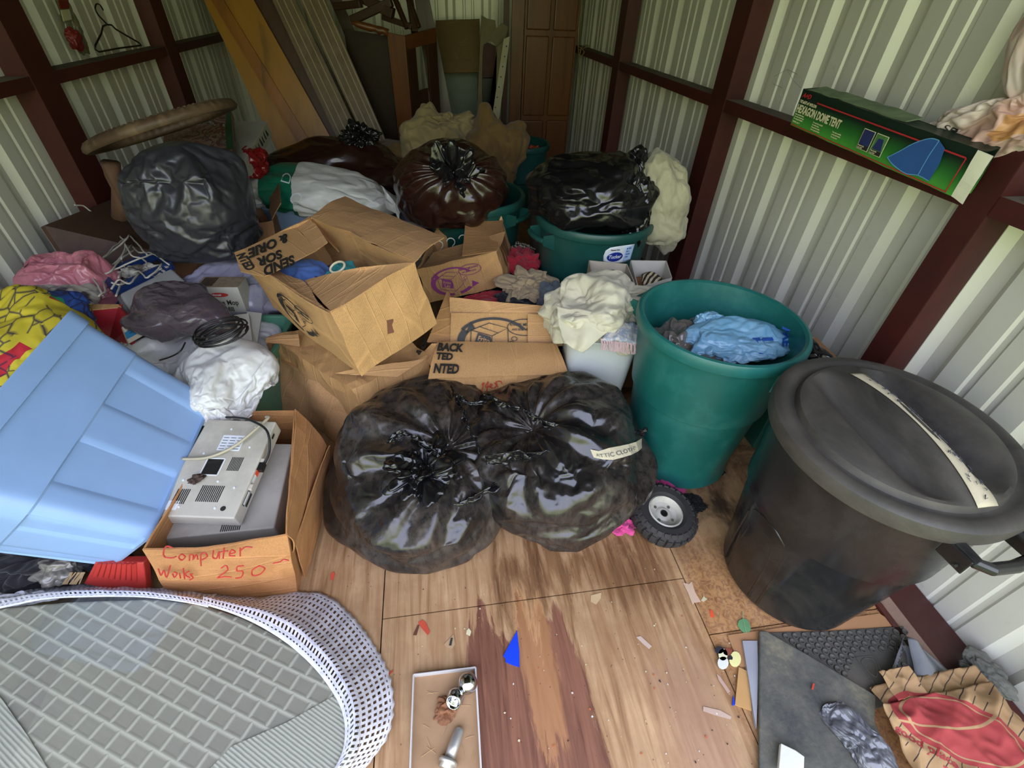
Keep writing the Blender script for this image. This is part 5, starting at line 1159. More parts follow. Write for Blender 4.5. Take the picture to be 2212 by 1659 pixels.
# cooler
co = thing('cooler', 'small white cooler with a dark blue carrying frame, net inside the frame', 'cooler', loc=pz(320, 620, .45)); zc_ = .50
BLU = plain('dark_blue_plastic', '#1c3566', .4, .08)
fq = [pz(222, 598, zc_), pz(341, 549, zc_), pz(369, 575, zc_), pz(252, 627, zc_)]
for i in range(4): g = G(); a_, b2 = fq[i], fq[(i + 1) % 4]; g.beam(a_, b2, .028, .045); g.obj('carry_frame', BLU, co, bevel=.006)
g = G(); g.beam(pz(224, 612, zc_ - .02), pz(258, 655, zc_ - .10), .035, .03); g.obj('frame_arm', BLU, co, bevel=.006)
lidq = [pz(256, 634, zc_), pz(370, 578, zc_), pz(425, 628, zc_ - .03), pz(290, 690, zc_ - .03)]; n_ = V((0, 0, 1)); g = G(); g.prism(lidq, (0, 0, 1), .05); g.obj('lid', plain('cooler_white', '#a9a8a3', .45, .05), co, bevel=.012)
g = G(); g.prism([p + V((0, 0, -.056)) for p in [fq[0], fq[1], lidq[2], lidq[3]]], (0, 0, 1), .30); g.obj('body', plain('cooler_white', '#a9a8a3', .45, .05), co, bevel=.012)
o = blob('bottle_tangle', pz(300, 588, zc_ + .0), (.10, .05, .04), m_cloth('tangled_white_bits', '#9a968c', hex2='#3a3028'), 29, lump=.4, lsc=4, sub=4, shrink=.4, frames=10); o.name = 'bulb_string'; setp(o, 'tangle of white cords and bulbs inside the blue carrying frame', 'string lights')
# taupe bag, lavender bag
c_ = pz(378, 668, .52); bt = bagthing('dark taupe plastic bag with a pointed corner lying against the cooler', c=c_); blob('bag_film', c_, (.17, .13, .09), TAUPE, 30, lump=.3, lsc=1.2, hi=.05, bend=.05, sub=6, parent=bt, shrink=.2, frames=12, M=Matrix.Rotation(math.radians(-25), 3, 'Z'))
c_ = pz(512, 618, .38); bt = bagthing('clear lavender plastic bag with pink things in it, behind the mop box', c=c_); blob('bag_film', c_, (.22, .20, .14), LAV, 31, lump=.15, hi=.05, bend=.05, sub=6, parent=bt, shrink=.18, frames=14, M=Matrix.Rotation(math.radians(-25), 3, 'Z'))
# mop box
zb = .50; A_, B2_ = pz(420, 621, zb), pz(513, 621, zb); mx_ = (B2_ - A_).normalized(); my_ = V((-mx_.y, mx_.x, 0)); MM = Matrix((mx_, my_, V((0, 0, 1)))).transposed().to_4x4(); MM.translation = A_
mp = thing('mop_refill_box', 'small white box with a red oval label and the word Mop', 'box', M=MM); Lm = (B2_ - A_).length
g = G(); g.box((Lm / 2, .05, -.065), (Lm, .10, .13)); mesh('box_body', g.v, g.f, plain('white_card', '#bcb8ae', .6, .05), mp, bevel=.002)
g = G(); g.box((Lm / 2, .05, .001), (Lm, .098, .002)); mesh('printed_top', g.v, g.f, plain('tan_print', '#8d7c66', .6, .25, vs=40), mp)
g = G(); g.box((Lm * .22, .05, .0025), (Lm * .32, .08, .001)); mesh('top_picture', g.v, g.f, plain('brown_print', '#4a3a2e', .6, .4, vs=60), mp)
Fm = frame(MM @ V((0, -.0006, -.13)), mx_, (0, 0, 1)); g = G(); shape(g, oval(Lm * .44, .022, 24, (Lm * .5, .093)), Fm); g.obj('red_oval', REDM, mp)
text('Rubbermaid', .014, Fm @ Matrix.Translation((Lm * .315, .089, .0008)), LBL, mp, sx=.72 * Lm / .21, bold=.01)
text('ponge Mop', .036, Fm @ Matrix.Translation((Lm * .20, .042, .0004)), INKB, mp, sx=.88 * Lm / .21, bold=.012); text('Refill', .034, Fm @ Matrix.Translation((Lm * .42, .008, .0004)), INKB, mp, sx=.85, bold=.012)
# bright patterned cloth
def m_bright():
    b = N('bright_print'); v = b.n('TexVoronoi'); v.inputs['Scale'].default_value = 7; b.l(b.c.outputs['Object'], v.inputs[0]); w = b.n('TexVoronoi'); w.feature = 'DISTANCE_TO_EDGE'; w.inputs['Scale'].default_value = 26
    b.l(b.co((1, .4, 1)), w.inputs[0]); s_ = b.n('SeparateColor'); b.l(v.outputs['Color'], s_.inputs[0])
    c_ = b.ramp(s_.outputs[0], [(0, C('#c7b52c')), (.3, C('#b9202c')), (.66, C('#27498e')), (.8, C('#1f8a55')), (.9, C('#c7b52c'))], True)
    p_ = b.sep(b.co()); up_ = b.math('GREATER_THAN', b.math('ADD', p_[1], b.math('MULTIPLY', b.noise(4), .1)), 1.80); c2 = b.ramp(s_.outputs[1], [(0, C('#c7b52c')), (.62, C('#b9202c')), (.8, C('#23407e'))], True)
    c_ = b.mix(up_, c2, c_); ln = b.ramp(w.outputs[0], [(0.0, (1, 1, 1)), (.09, (0, 0, 0))], False); ln = b.math('MULTIPLY', ln, b.math('GREATER_THAN', b.noise(9), .45)); c_ = b.mix(ln, c_, C('#26203a')); b.col(c_); b.rough(.8); b.bump(b.noise(20, 3), .3, .006); return b.m
o = blob('patterned_cloth', pz(38, 728, .54), (.155, .22, .12), m_bright(), 33, lump=.25, lsc=1.6, hi=.1, bend=.05, sub=6, shrink=.3, frames=14); setp(o, 'brightly patterned yellow, red and blue cloth bundled by the left wall', 'cloth')
o = blob('grey_cloth', pz(120, 672, .50), (.12, .12, .09), m_cloth('cream_purple_cloth', '#a59c8f', hex2='#3a2c3e'), 34, lump=.3, sub=5, shrink=.3, frames=12); setp(o, 'cream and dark purple cloth between the patterned cloth and the red box', 'cloth')
# red box
zr = .52; rq = [pz(168, 668, zr), pz(262, 662, zr), pz(300, 760, zr - .12), pz(200, 770, zr - .12)]; rb_ = thing('cardboard_box', 'bright red cardboard box with pale yellow emblems, half under the blue tote', 'box', loc=rq[0])
REDB = plain('red_card', '#8f1c24', .5, .1, .1, 30); g = G(); fr4 = [pz(166, 672, zr), pz(262, 664, zr), pz(238, 748, zr - .16), pz(170, 740, zr - .16)]
n_ = (fr4[1] - fr4[0]).cross(fr4[3] - fr4[0]).normalized(); n_ = n_ if n_.y < 0 else -n_; g.prism(fr4, n_, .02); sd = [fr4[1], pz(296, 700, zr), pz(290, 750, zr - .1), fr4[2]]; n2_ = (sd[1] - sd[0]).cross(sd[3] - sd[0]).normalized(); n2_ = n2_ if n2_.x > 0 or n2_.z > 0 else -n2_; g.prism(sd, n2_, .01); g.obj('box_body', REDB, rb_)
g = G(); g.prism([pz(166, 672, zr + .003), pz(262, 663, zr + .003), pz(255, 657, zr + .005), pz(160, 657, zr + .005)], (0, 0, 1), .004); g.obj('flap', CARD, rb_)
YL = plain('yellow_print', '#c2b25a', .6); g = G()
for cx2, cy2, s2 in ((214, 688, 1), (222, 715, .6)):
    F = frame(on_plane(cx2, cy2, fr4[0] + n_ * .001, n_), fr4[1] - fr4[0], fr4[0] - fr4[3]); q_ = G()
    for (x, y, w, h_) in ((-.02, .012, .04, .006), (-.02, -.018, .04, .006), (-.018, -.016, .006, .03), (.012, -.016, .006, .03), (-.012, -.004, .025, .006)): shape(q_, [(x * s2, y * s2), ((x + w) * s2, y * s2), ((x + w) * s2, (y + h_) * s2), (x * s2, (y + h_) * s2)], F)
    q_.obj('printed_emblem', YL, rb_)
F = frame(on_plane(268, 690, sd[0] + n2_ * .001, n2_), (fr4[2] - fr4[1]), sd[1] - sd[0]); q_ = G(); shape(q_, oval(.05, .03), F); q_.obj('oval_label', LBL, rb_)
cd = thing('printed_card', 'small card with a blue sea stripe and dark lettering, beside the red box', 'card', loc=pz(285, 715, .5)); cq4 = [pz(278, 742, .47), pz(314, 722, .47), pz(300, 686, .52), pz(264, 706, .52)]; n_ = (cq4[1] - cq4[0]).cross(cq4[3] - cq4[0]).normalized()
g = G(); g.prism(cq4, n_, .012); g.obj('card', plain('cream_card', '#b9ad9a', .6), cd)
q_ = G(); q_.prism([cq4[0].lerp(cq4[3], a) + (cq4[1] - cq4[0]) * b2 + n_ * .001 for a, b2 in ((.25, 0), (.25, 1), (.65, 1), (.65, 0))], n_, .0015); q_.obj('blue_stripe', plain('sea_blue', '#1f6f96', .5), cd)
Fc2 = frame(cq4[3].lerp(cq4[0], .12), cq4[1] - cq4[0], cq4[3] - cq4[0])
for i, s_ in enumerate(('the 1982 sports', 'camp? sessions', 'new Mexico')): text(s_, .012, Fc2 @ Matrix.Translation((.004, -.006 - i * .011, .001)), INKB, cd, sx=.7)
# white bags, leaning white boxes and coiled cable in the green tote
for i, (x, y, z, r, lab) in enumerate([(352, 742, .40, (.13, .13, .12), 'white plastic bag at the left end of the green tote'), (460, 788, .46, (.145, .17, .10), 'large crumpled white plastic bag spilling over the near end of the green tote'), (500, 700, .36, (.13, .13, .09), 'white plastic bag under the coiled black cable in the green tote'), (325, 775, .36, (.10, .09, .07), 'small white bag with red print low between the blue tote and the green one')]):
    c_ = pz(x, y, z); bt = bagthing(lab, c=c_, group='white bags in the green tote'); blob('bag_film', c_, r, WBAG, 40 + i, lump=.32, lsc=1.3, hi=.05, bend=.04, sub=6, parent=bt, shrink=.34, frames=16, grav=.3)
for i, (q4, lab) in enumerate([([pz(505, 680, .42), pz(537, 676, .42), pz(545, 735, .36), pz(520, 742, .36)], 'narrow white box standing among the bags in the green tote'), ([pz(532, 672, .40), pz(566, 676, .38), pz(556, 742, .33), pz(545, 735, .35)], 'white foam board leaning at the right side of the green tote')]):
    t = thing('white_box' if i == 0 else 'foam_board', lab, 'box' if i == 0 else 'board', loc=q4[0]); n_ = (q4[1] - q4[0]).cross(q4[3] - q4[0]).normalized(); n_ = n_ if n_.z > 0 else -n_; g = G(); g.prism(q4, n_, .03); g.obj('panel', plain('white_card', '#bcb8ae', .6, .05), t, bevel=.002)
cl = thing('cable_coil', 'coil of black cable resting on the white bags in the green tote', 'cable', loc=pz(480, 715, .45)); g = G(); C0 = pz(482, 728, .52)
P = []
for i in range(150): a = 2 * math.pi * i / 22; r = .085 + .012 * math.sin(i * .37); P.append(C0 + V((r * math.cos(a), r * .8 * math.sin(a), .002 * math.sin(i * .9) + .0006 * i * .5 + .02 * math.cos(a))))
g.tube(P, .0035, 6); g.obj('cable', CABB, cl, smooth=True)
g = G(); g.tube(smooth_path([tuple(pz(*q)) for q in ((380, 668, .50), (400, 660, .53), (435, 668, .53), (440, 690, .50), (415, 700, .5), (390, 690, .5), (380, 672, .5), (410, 692, .5), (450, 680, .50))], 8), .003, 6); g.obj('loose_cable', CABB, cl, smooth=True)
g = G(); g.tube(smooth_path([tuple(pz(*q)) for q in ((345, 778, .42), (370, 770, .45), (390, 758, .47), (400, 740, .47))], 8), .003, 6); g.obj('loose_cable', CABB, cl, smooth=True)
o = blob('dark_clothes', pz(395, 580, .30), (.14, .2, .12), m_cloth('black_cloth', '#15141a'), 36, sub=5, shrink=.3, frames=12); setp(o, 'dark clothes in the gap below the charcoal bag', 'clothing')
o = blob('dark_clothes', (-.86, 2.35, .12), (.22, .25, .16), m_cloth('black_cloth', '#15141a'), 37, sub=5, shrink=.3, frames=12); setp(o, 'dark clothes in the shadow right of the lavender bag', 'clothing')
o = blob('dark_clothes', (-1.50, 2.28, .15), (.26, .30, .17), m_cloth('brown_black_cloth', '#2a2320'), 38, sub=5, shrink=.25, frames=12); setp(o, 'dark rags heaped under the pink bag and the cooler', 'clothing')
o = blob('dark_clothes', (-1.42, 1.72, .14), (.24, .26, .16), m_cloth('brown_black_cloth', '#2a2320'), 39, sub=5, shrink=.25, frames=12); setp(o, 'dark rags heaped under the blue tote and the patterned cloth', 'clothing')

# ================================================================ far right: canvas pile, fleece, clothes
CANV = m_cloth('cream_canvas', '#8d7c56', 300, .15, dirt='#6d5c3c'); TAN = m_cloth('tan_canvas', '#75592e', 300, .15, dirt='#5c4526')
o = blob('canvas_coat', (.09, 4.17, .57), (.24, .22, .26), CANV, 61, lump=.30, hi=.4, bend=.15, sub=6, shrink=.34, frames=14, grav=.15); setp(o, 'cream canvas coat heaped behind the big brown bag', 'coat')
o = blob('coat_collar', (.16, 4.12, .80), (.13, .07, .05), CANV, 62, lump=.5, lsc=2.5, sub=5, shrink=.35, frames=12); setp(o, 'small peaked fold of cream cloth on top of the canvas coat', 'clothing')
o = blob('tan_blanket', (.50, 4.10, .50), (.22, .26, .28), TAN, 63, lump=.22, hi=.4, bend=.15, sub=6, shrink=.3, frames=14, grav=.15); setp(o, 'tan brown blanket heaped right of the cream coat', 'blanket')
o = blob('tan_cloth', (-.28, 4.25, .50), (.30, .22, .12), TAN, 64, lump=.25, sub=5, shrink=.3, frames=12); setp(o, 'tan brown cloth lying between the long brown bag and the cream coat', 'cloth')
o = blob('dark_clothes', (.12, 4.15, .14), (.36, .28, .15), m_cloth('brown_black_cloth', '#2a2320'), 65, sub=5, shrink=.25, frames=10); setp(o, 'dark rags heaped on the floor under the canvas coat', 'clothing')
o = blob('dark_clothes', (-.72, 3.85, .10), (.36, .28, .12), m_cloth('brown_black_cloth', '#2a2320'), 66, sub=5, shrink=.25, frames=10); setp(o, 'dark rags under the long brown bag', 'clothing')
ORG = plain('orange_scrap', '#a8431f', .6, .2)
for i, (dx, dy) in enumerate(((-.08, -.1), (.02, -.12), (.1, -.05))):
    o = blob('orange_scrap', (.76 + dx, 4.26 + dy, .565), (.05, .04, .025), ORG, 67 + i, lump=.5, lsc=3, sub=3, shrink=.2, frames=8); setp(o, ('leftmost', 'middle', 'rightmost')[i] + ' orange scrap of the three in the furthest green bin', 'scrap', 'orange scraps in the far bin')
c_ = V((.80, 2.36, .86)); bt = bagthing('long black garbage bag slumped over the can with the oval label', 'garbage_bag', c=c_)
def sl(p): 
    k__ = max(0, p.x) / .4; return V((p.x, p.y - .05 * k__, p.z * (1 + .55 * k__) - .10 * k__ + (.10 * k__ if p.z > 0 else -.05 * k__)))
blob('bag_film', c_, (.275, .25, .15), BLK2, 71, lump=.14, sub=6, parent=bt, shrink=.2, frames=14, grav=.2, warp=sl, M=Matrix.Rotation(math.radians(-4), 3, 'Z'))
blob('bag_corner', py(1375, 365, 2.35), (.05, .06, .09), BLK2, 72, lump=.2, sub=5, parent=bt, shrink=.2, frames=10)
blob('bag_skirt', py(1370, 478, 2.16), (.075, .06, .17), BLK2, 721, lump=.15, sub=5, parent=bt, shrink=.2, frames=10)
FLE = m_cloth('cream_fleece', '#a8a284', 160, .10, dirt='#8c8566')
o = blob('cream_fleece', (1.175, 2.32, .755), (.125, .16, .25), FLE, 73, lump=.14, sub=6, shrink=.14, frames=14, grav=.2, M=Matrix.Rotation(math.radians(-14), 3, 'Y')); setp(o, 'cream fleece blanket hanging out of the black bag by the right wall', 'blanket')
hg = thing('clothes_hanger', 'two white hanger ends sticking out of the grey-brown wastebasket', 'hanger', loc=py(1160, 380, 2.9)); g = G()
for d in (0, .02): g.tube([py(1150 + d * 100, 375 + d * 200, 2.92), py(1172 + d * 100, 388 + d * 200, 2.90)], .005, 6)
g.obj('wire', plain('white_wire', '#c8c4b8', .4), hg)
o = blob('dark_cloth', (.84, 3.02, .64), (.17, .15, .05), m_cloth('black_cloth', '#15141a'), 74, lump=.3, sub=5, shrink=.3, frames=10); setp(o, 'black cloth filling the grey-brown wastebasket', 'clothing')
# clothes heap right of the purple box
REDC = m_cloth('red_fabric', '#a3182a'); KHA = m_cloth('khaki_fabric', '#a08c6c'); BLC = m_cloth('black_fabric', '#17181d'); GRC = m_cloth('light_grey_fabric', '#a9aaae')
def m_check():
    b = N('houndstooth'); ck = b.n('TexChecker'); ck.inputs['Scale'].default_value = 75; b.l(b.co(rot=(.3, .5, .8)), ck.inputs[0]); ck.inputs[1].default_value = C('#b5a993'); ck.inputs[2].default_value = C('#17181c'); b.col(ck.outputs[0]); b.rough(.9); b.bump(b.noise(20, 3), .3, .006); return b.m
heap = [('khaki_shorts', 'crumpled khaki shorts on the clothes heap beside the green can', 'clothing', (1140, 592), .50, (.115, .10, .055), KHA, .3, 81), ('red_shirt', 'red shirt tucked between the purple-print box and the khaki shorts', 'clothing', (1128, 545), .47, (.08, .10, .06), REDC, .3, 82),
        ('red_shirt', 'red cloth lying just behind the box flap reading BACK', 'clothing', (1050, 640), .40, (.16, .10, .05), REDC, .2, 83), ('black_shirt', 'black garment in the middle of the clothes heap', 'clothing', (1125, 635), .42, (.11, .10, .06), BLC, .25, 84),
        ('grey_shirt', 'light grey garment at the front of the clothes heap', 'clothing', (1160, 640), .40, (.13, .12, .055), GRC, .25, 85), ('houndstooth_jacket', 'black and cream houndstooth cloth at the right of the clothes heap', 'clothing', (1200, 640), .40, (.08, .13, .06), m_check(), .2, 86),
        ('patterned_scarf', 'small black and white checked cloth against the red shirt', 'clothing', (1128, 530), .44, (.06, .06, .04), m_check(), .25, 87)]
for nm, lab, cat, (x, y), z, r, mt, lump, sd_ in heap: o = blob(nm, pz(x, y, z), r, mt, sd_, lump=lump, lsc=2.2, sub=5, shrink=.32, frames=14, grav=.2); setp(o, lab, cat)
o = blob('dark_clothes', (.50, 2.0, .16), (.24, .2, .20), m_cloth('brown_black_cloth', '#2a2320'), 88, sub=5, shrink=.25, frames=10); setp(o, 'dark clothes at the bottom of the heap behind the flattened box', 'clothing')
o = blob('denim_cloth', (.52, 1.86, .42), (.06, .10, .10), m_cloth('grey_denim', '#525c68'), 89, lump=.2, sub=5, shrink=.3, frames=12); setp(o, 'folded grey denim standing behind the white hamper', 'clothing')
# shoeboxes
def shoebox(label, q4, z0, h, mat, inmat):
    t = thing('shoebox', label, 'box', loc=pz(*q4[0], z0)); P = [pz(x, y, z0 + h) for x, y in q4]; g_ = G(); dn_ = V((0, 0, -h))
    for i in range(4): j = (i + 1) % 4; g_.sheet((P[i] + dn_, P[j] + dn_, P[j], P[i]), 4, 4, .004, mi=0)
    g_.prism([p + dn_ + V((0, 0, .004)) for p in P], (0, 0, 1), .004, mi=1); g_.obj('box_body', parent=t, mats=[mat, inmat]); return t, P
SBX = plain('cream_card', '#a39a78', .7, .1); WSB = plain('white_card', '#bcb8ae', .6, .05)
s1, P1 = shoebox('cream open shoebox printed along its rim, left one behind the hamper', [(1282, 612), (1372, 612), (1355, 570), (1272, 562)], .493, .09, SBX, CARDD)
text('EASYKNIT', .026, frame(P1[3] + V((.03, -.006, -.05)), P1[2] - P1[3], (0, 0, 1)), INKB, s1, sx=.8)
s2, P2_ = shoebox('white open shoebox with a brown inside, right one beside the frame post', [(1378, 622), (1452, 600), (1440, 563), (1362, 562)], .493, .09, WSB, CARDIN)
text('Converse', .014, frame(P2_[3] + V((.03, -.006, -.03)), P2_[2] - P2_[3], (0, 0, 1)), INKB, s2, sx=.9)
SHO = N('striped_shoe'); wv = SHO.n('TexWave'); wv.inputs['Scale'].default_value = 14; SHO.l(SHO.co(rot=(0, 0, .8)), wv.inputs[0]); SHO.col(SHO.ramp(wv.outputs[0], [(.4, C('#c2b391')), (.6, C('#2c241c'))])); SHO.rough(.8)
o = blob('striped_slipper', pz(1408, 606, .535), (.05, .075, .035), SHO.m, 91, lump=.1, sub=4, shrink=.05, frames=6); setp(o, 'cream and black striped slipper in the white shoebox', 'shoe')
o = blob('brown_shoe', pz(1320, 600, .535), (.06, .05, .035), plain('brown_leather', '#4a3626', .5), 92, lump=.15, sub=4, shrink=.05, frames=6); setp(o, 'brown shoe in the cream shoebox', 'shoe')

# ---- cream cloth and fringed towel heaped over the hamper
CRC = m_cloth('cream_cotton', '#c2bba3', 400, .06, dirt='#aaa07f')
hc = V((.615, 1.565, 0))
cc_ = thing('cream_cloth', 'cream cotton cloth heaped over the white hamper, its corner hanging in front', 'cloth', loc=hc + V((0, 0, .56)))
blob('heaped_cloth', pz(1300, 648, .60), (.185, .17, .13), CRC, 93, lump=.22, lsc=2.0, sub=7, parent=cc_, shrink=.30, frames=16, grav=.2, bend=.15)
P = [pz(1206, 690, .60), pz(1385, 690, .60), pz(1340, 752, .575), pz(1262, 792, .50), pz(1205, 745, .55)]
q = G(); q.sheet((pz(1218, 742, .53), pz(1258, 762, .52), pz(1345, 690, .62), pz(1200, 660, .62)), 26, 26, .003, fn=lambda u, v: .010 * math.sin(u * 9 + v * 3) + .012 * math.sin(math.pi * u)); q.crumple(.008, 12, 5)
q.obj('hanging_corner', CRC, cc_, smooth=True)
tw = thing('fringed_towel', 'pale blue and pink patterned towel with a pink fringe under the cream cloth', 'towel', loc=pz(1350, 725, .56))
TWM = N('damask_towel'); TWM.col(TWM.ramp(TWM.noise(45, 3, dist=1.5), [(.46, C('#8f98a8')), (.54, C('#bdb7b2'))])); TWM.rough(.95); TWM.bump(TWM.noise(200, 2), .3, .002)
q = G(); q.sheet((pz(1298, 735, .56), pz(1374, 743, .545), pz(1384, 700, .57), pz(1320, 705, .58)), 20, 10, .02, fn=lambda u, v: .02 * math.sin(math.pi * u) + .004 * math.sin(u * 20)); q.obj('towel', TWM.m, tw, smooth=True)
FRG = plain('pink_fringe', '#b59a9c', .9, .15); rnd = random.Random(5); q = G()
for i in range(70):
    u = i / 69; x = 1298 + 77 * u; y = 733 + 12 * u; z = .565 - .02 * u; p0 = pz(x, y - 2, z); p1 = p0 + V((rnd.uniform(-.006, .006), -.012, -.015)); p2 = p1 + V((rnd.uniform(-.008, .008), -.008, -.022)); q.tube([p0, p1, p2], .0016, 4)
o = q.obj('fringe', FRG, tw); o['kind'] = 'stuff'

# ---- inside the teal can
cc0 = (0.972, 1.285)
for i, (dx, dy, z, r, lab) in enumerate(((-.105, .04, .575, (.095, .10, .07), 'smoky clear bag of brown stuff at the left inside the teal can'), (-.03, -.09, .55, (.12, .085, .065), 'smoky clear bag in front inside the teal can'), (.02, .10, .575, (.11, .075, .06), 'smoky clear bag at the back inside the teal can, behind the blue bag'))):
    c_ = V((cc0[0] + dx, cc0[1] + dy, z)); bt = bagthing(lab, c=c_, group='smoky clear bags in the teal can'); blob('bag_film', c_, r, CLR, 95 + i, lump=.25, lsc=2.2, sub=5, parent=bt, shrink=.3, frames=14)
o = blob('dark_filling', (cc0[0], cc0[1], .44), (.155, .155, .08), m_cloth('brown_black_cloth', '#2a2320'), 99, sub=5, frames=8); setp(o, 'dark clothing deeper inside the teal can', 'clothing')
c_ = V((1.065, 1.27, .63)); bt = bagthing('translucent blue plastic bag with dark blue lettering in the teal can', c=c_)
blob('bag_film', c_, (.175, .10, .055), BLUB, 98, lump=.16, lsc=2, sub=6, parent=bt, shrink=.2, frames=14, M=Matrix.Rotation(math.radians(-4), 3, 'Z') @ Matrix.Rotation(math.radians(10), 3, 'X'))
blob('bag_tail', c_ + V((-.08, .10, .01)), (.05, .03, .03), BLUB, 97, lump=.3, sub=4, parent=bt, shrink=.3, frames=10)
nD = V((0, -.35, 1)).normalized(); P0d = c_ + nD * .058; g = G(); Fb = frame(on_plane(1640, 765, P0d, nD), on_plane(1690, 765, P0d, nD) - on_plane(1640, 765, P0d, nD), (0, 1, .3))
shape(g, [(0, 0), (.014, 0), (.014, .055), (.075, .058), (.075, .072), (0, .070)], Fb); PROJ.append((g.obj('printed_letter', plain('dark_blue_print', '#1d4790', .4), bt), bt))
PROJ.append((word('WE', (1706, 705), (1706, 750), (1690, 705), plain('dark_blue_print', '#1d4790', .4), bt, P0d, nD, name='printed_letter'), bt))

# ---- wheel
WT = thing('wheel', 'small pneumatic wheel with knobbly black tyre and white steel hub, by the right black bag', 'wheel', M=Matrix.Translation(pz(1432, 1112, .046)) @ Matrix.Rotation(math.radians(7), 4, 'X') @ Matrix.Rotation(math.radians(5), 4, 'Y'))
TYR = plain('tyre_rubber', '#2a2625', .75, .2, .2, 120); g = G(); n = 240
pr = [(.062, -.022), (.075, -.036), (.100, -.040), (.118, -.030), (.126, -.012), (.126, .012), (.118, .030), (.100, .040), (.078, .038), (.064, .026), (.062, .0), (.062, -.022)]
def tr_rad(r, z, a, i):
    k_ = (a * 26 / (2 * math.pi)) % 1.0
    if i in (3, 4, 5, 6) : return r - .007 * (1 if (k_ < .25) else 0) * (1 if i in (4, 5) else .8)
    return r
g.lathe(pr, n, rad=tr_rad); mesh('tyre', g.v, [f for f in g.f if len(f) == 4], TYR, WT, smooth=False)
for rw, zz, rr_ in ((0, .034, .108), (1, .014, .125)):
    for i in range(26):
        a = 2 * math.pi * (i + .5 * rw) / 26; q = G(); q.box((0, 0, 0), (.020, .020, .008)); M_ = Matrix.Rotation(a, 4, 'Z') @ Matrix.Translation((rr_, 0, zz)) @ Matrix.Rotation(math.radians(50 if rw == 0 else 84), 4, 'Y'); mesh('tread_lug', [M_ @ v for v in q.v], q.f, TYR, WT, bevel=.002)
HUB = plain('white_hub_paint', '#b9b5a8', .35, .05, dirt='#6b5d4a'); g = G(); g.lathe([(.064, .022), (.066, .030), (.061, .033), (.056, .026), (.050, .010), (.030, .006), (.024, .012), (.015, .013), (.013, .006), (0, .006)], 64); mesh('hub', g.v, [f for f in g.f if len(f) == 4], HUB, WT, smooth=True).modifiers.new('e', 'EDGE_SPLIT').split_angle = .7
g = G(); g.lathe([(.012, .008), (.012, .0150), (.009, .0150), (.008, .009), (0, .009)], 24); mesh('bearing', g.v, g.f, plain('dark_steel', '#2b2a29', .4, metal=.6), WT)
for i in range(4):
    a = math.radians(40 + 90 * i); q = G(); q.lathe([(.006, 0), (.0055, .0025), (0, .003)], 12, M=Matrix.Translation((.038 * math.cos(a), .038 * math.sin(a), .0085))); mesh('hub_bolt', q.v, q.f, plain('dull_bolt', '#6d6a58', .5, metal=.4), WT)
PNC = m_cloth('hot_pink_cloth', '#c4417e')
o = blob('pink_cloth', pz(1400, 1045, .02) + V((.02, .0, 0)), (.125, .10, .032), PNC, 101, lump=.35, lsc=3, sub=5, flat=.006, shrink=.3, frames=10, grav=.1); setp(o, 'bright pink cloth between the black bag, the wheel and the teal can', 'cloth')
o = blob('pink_cloth', pz(1335, 1124, .018), (.07, .05, .028), PNC, 102, lump=.35, lsc=3, sub=4, flat=.006, shrink=.3, frames=10, grav=.1); setp(o, 'small end of bright pink cloth under the lower edge of the right black bag', 'cloth')
for i, (x, y, w) in enumerate(((1490, 1082, .05), (1505, 1095, .035), (1475, 1075, .03), (1555, 1020, .02))):
    o = blob('black_crumb', pz(x, y, .006), (w, w * .6, .008), plain('black_crumbs', '#15120f', .9, .4), 103 + i, lump=.35, lsc=3, sub=4, flat=.003, shrink=.3, frames=6); setp(o, ('largest dark crumbly patch touching the wheel on the plywood', 'dark crumbly patch right of the largest one, beside the wheel', 'small dark crumbly patch under the front of the teal can', 'smallest dark crumb, right of the teal can base')[i], 'debris', 'black crumbs near the wheel')

# ---- between the cans and the wall
dl = thing('picture_box', 'dark picture box with a pale figure printed on it, between the two big cans', 'box', loc=(1.42, 1.28, 0))
g = G(); g.prism([pz(1634, 955, .0), pz(1700, 1000, .0), px(1740, 880, 1.50), px(1668, 850, 1.52)], (-1, -.3, .5), .05); PIC = N('doll_print'); PIC.col(PIC.ramp(PIC.noise(11, 3, dist=1.5), [(.40, C('#16170f')), (.55, C('#2b3020')), (.62, C('#a8825e')), (.68, C('#6a5a36')), (.75, C('#7d2f22'))])); PIC.rough(.3); g.obj('box_body', PIC.m, dl)
t = thing('wooden_stick', 'short pale wooden stick lying by the wall behind the black can', 'stick', loc=(1.45, 1.5, .4)); g = G(); g.beam(px(1752, 735, 1.50), px(1800, 782, 1.50), .03, .03); g.obj('stick', m_wood('pale_stick', '#9a6a42', '#7c5030', 1), t)
o = blob('black_rag', (1.40, 1.33, .50), (.08, .12, .06), BLK2, 108, lump=.3, sub=5, shrink=.3, frames=10); setp(o, 'black plastic scrap behind the black can lid near the wall', 'bag')
t = thing('plant_crate', 'dark green crate standing behind the black can against the wall', 'crate', loc=(1.42, 1.33, 0)); g = G(); g.box((1.42, 1.36, .22), (.12, .20, .44)); g.obj('crate', DKGREEN, t, bevel=.004)

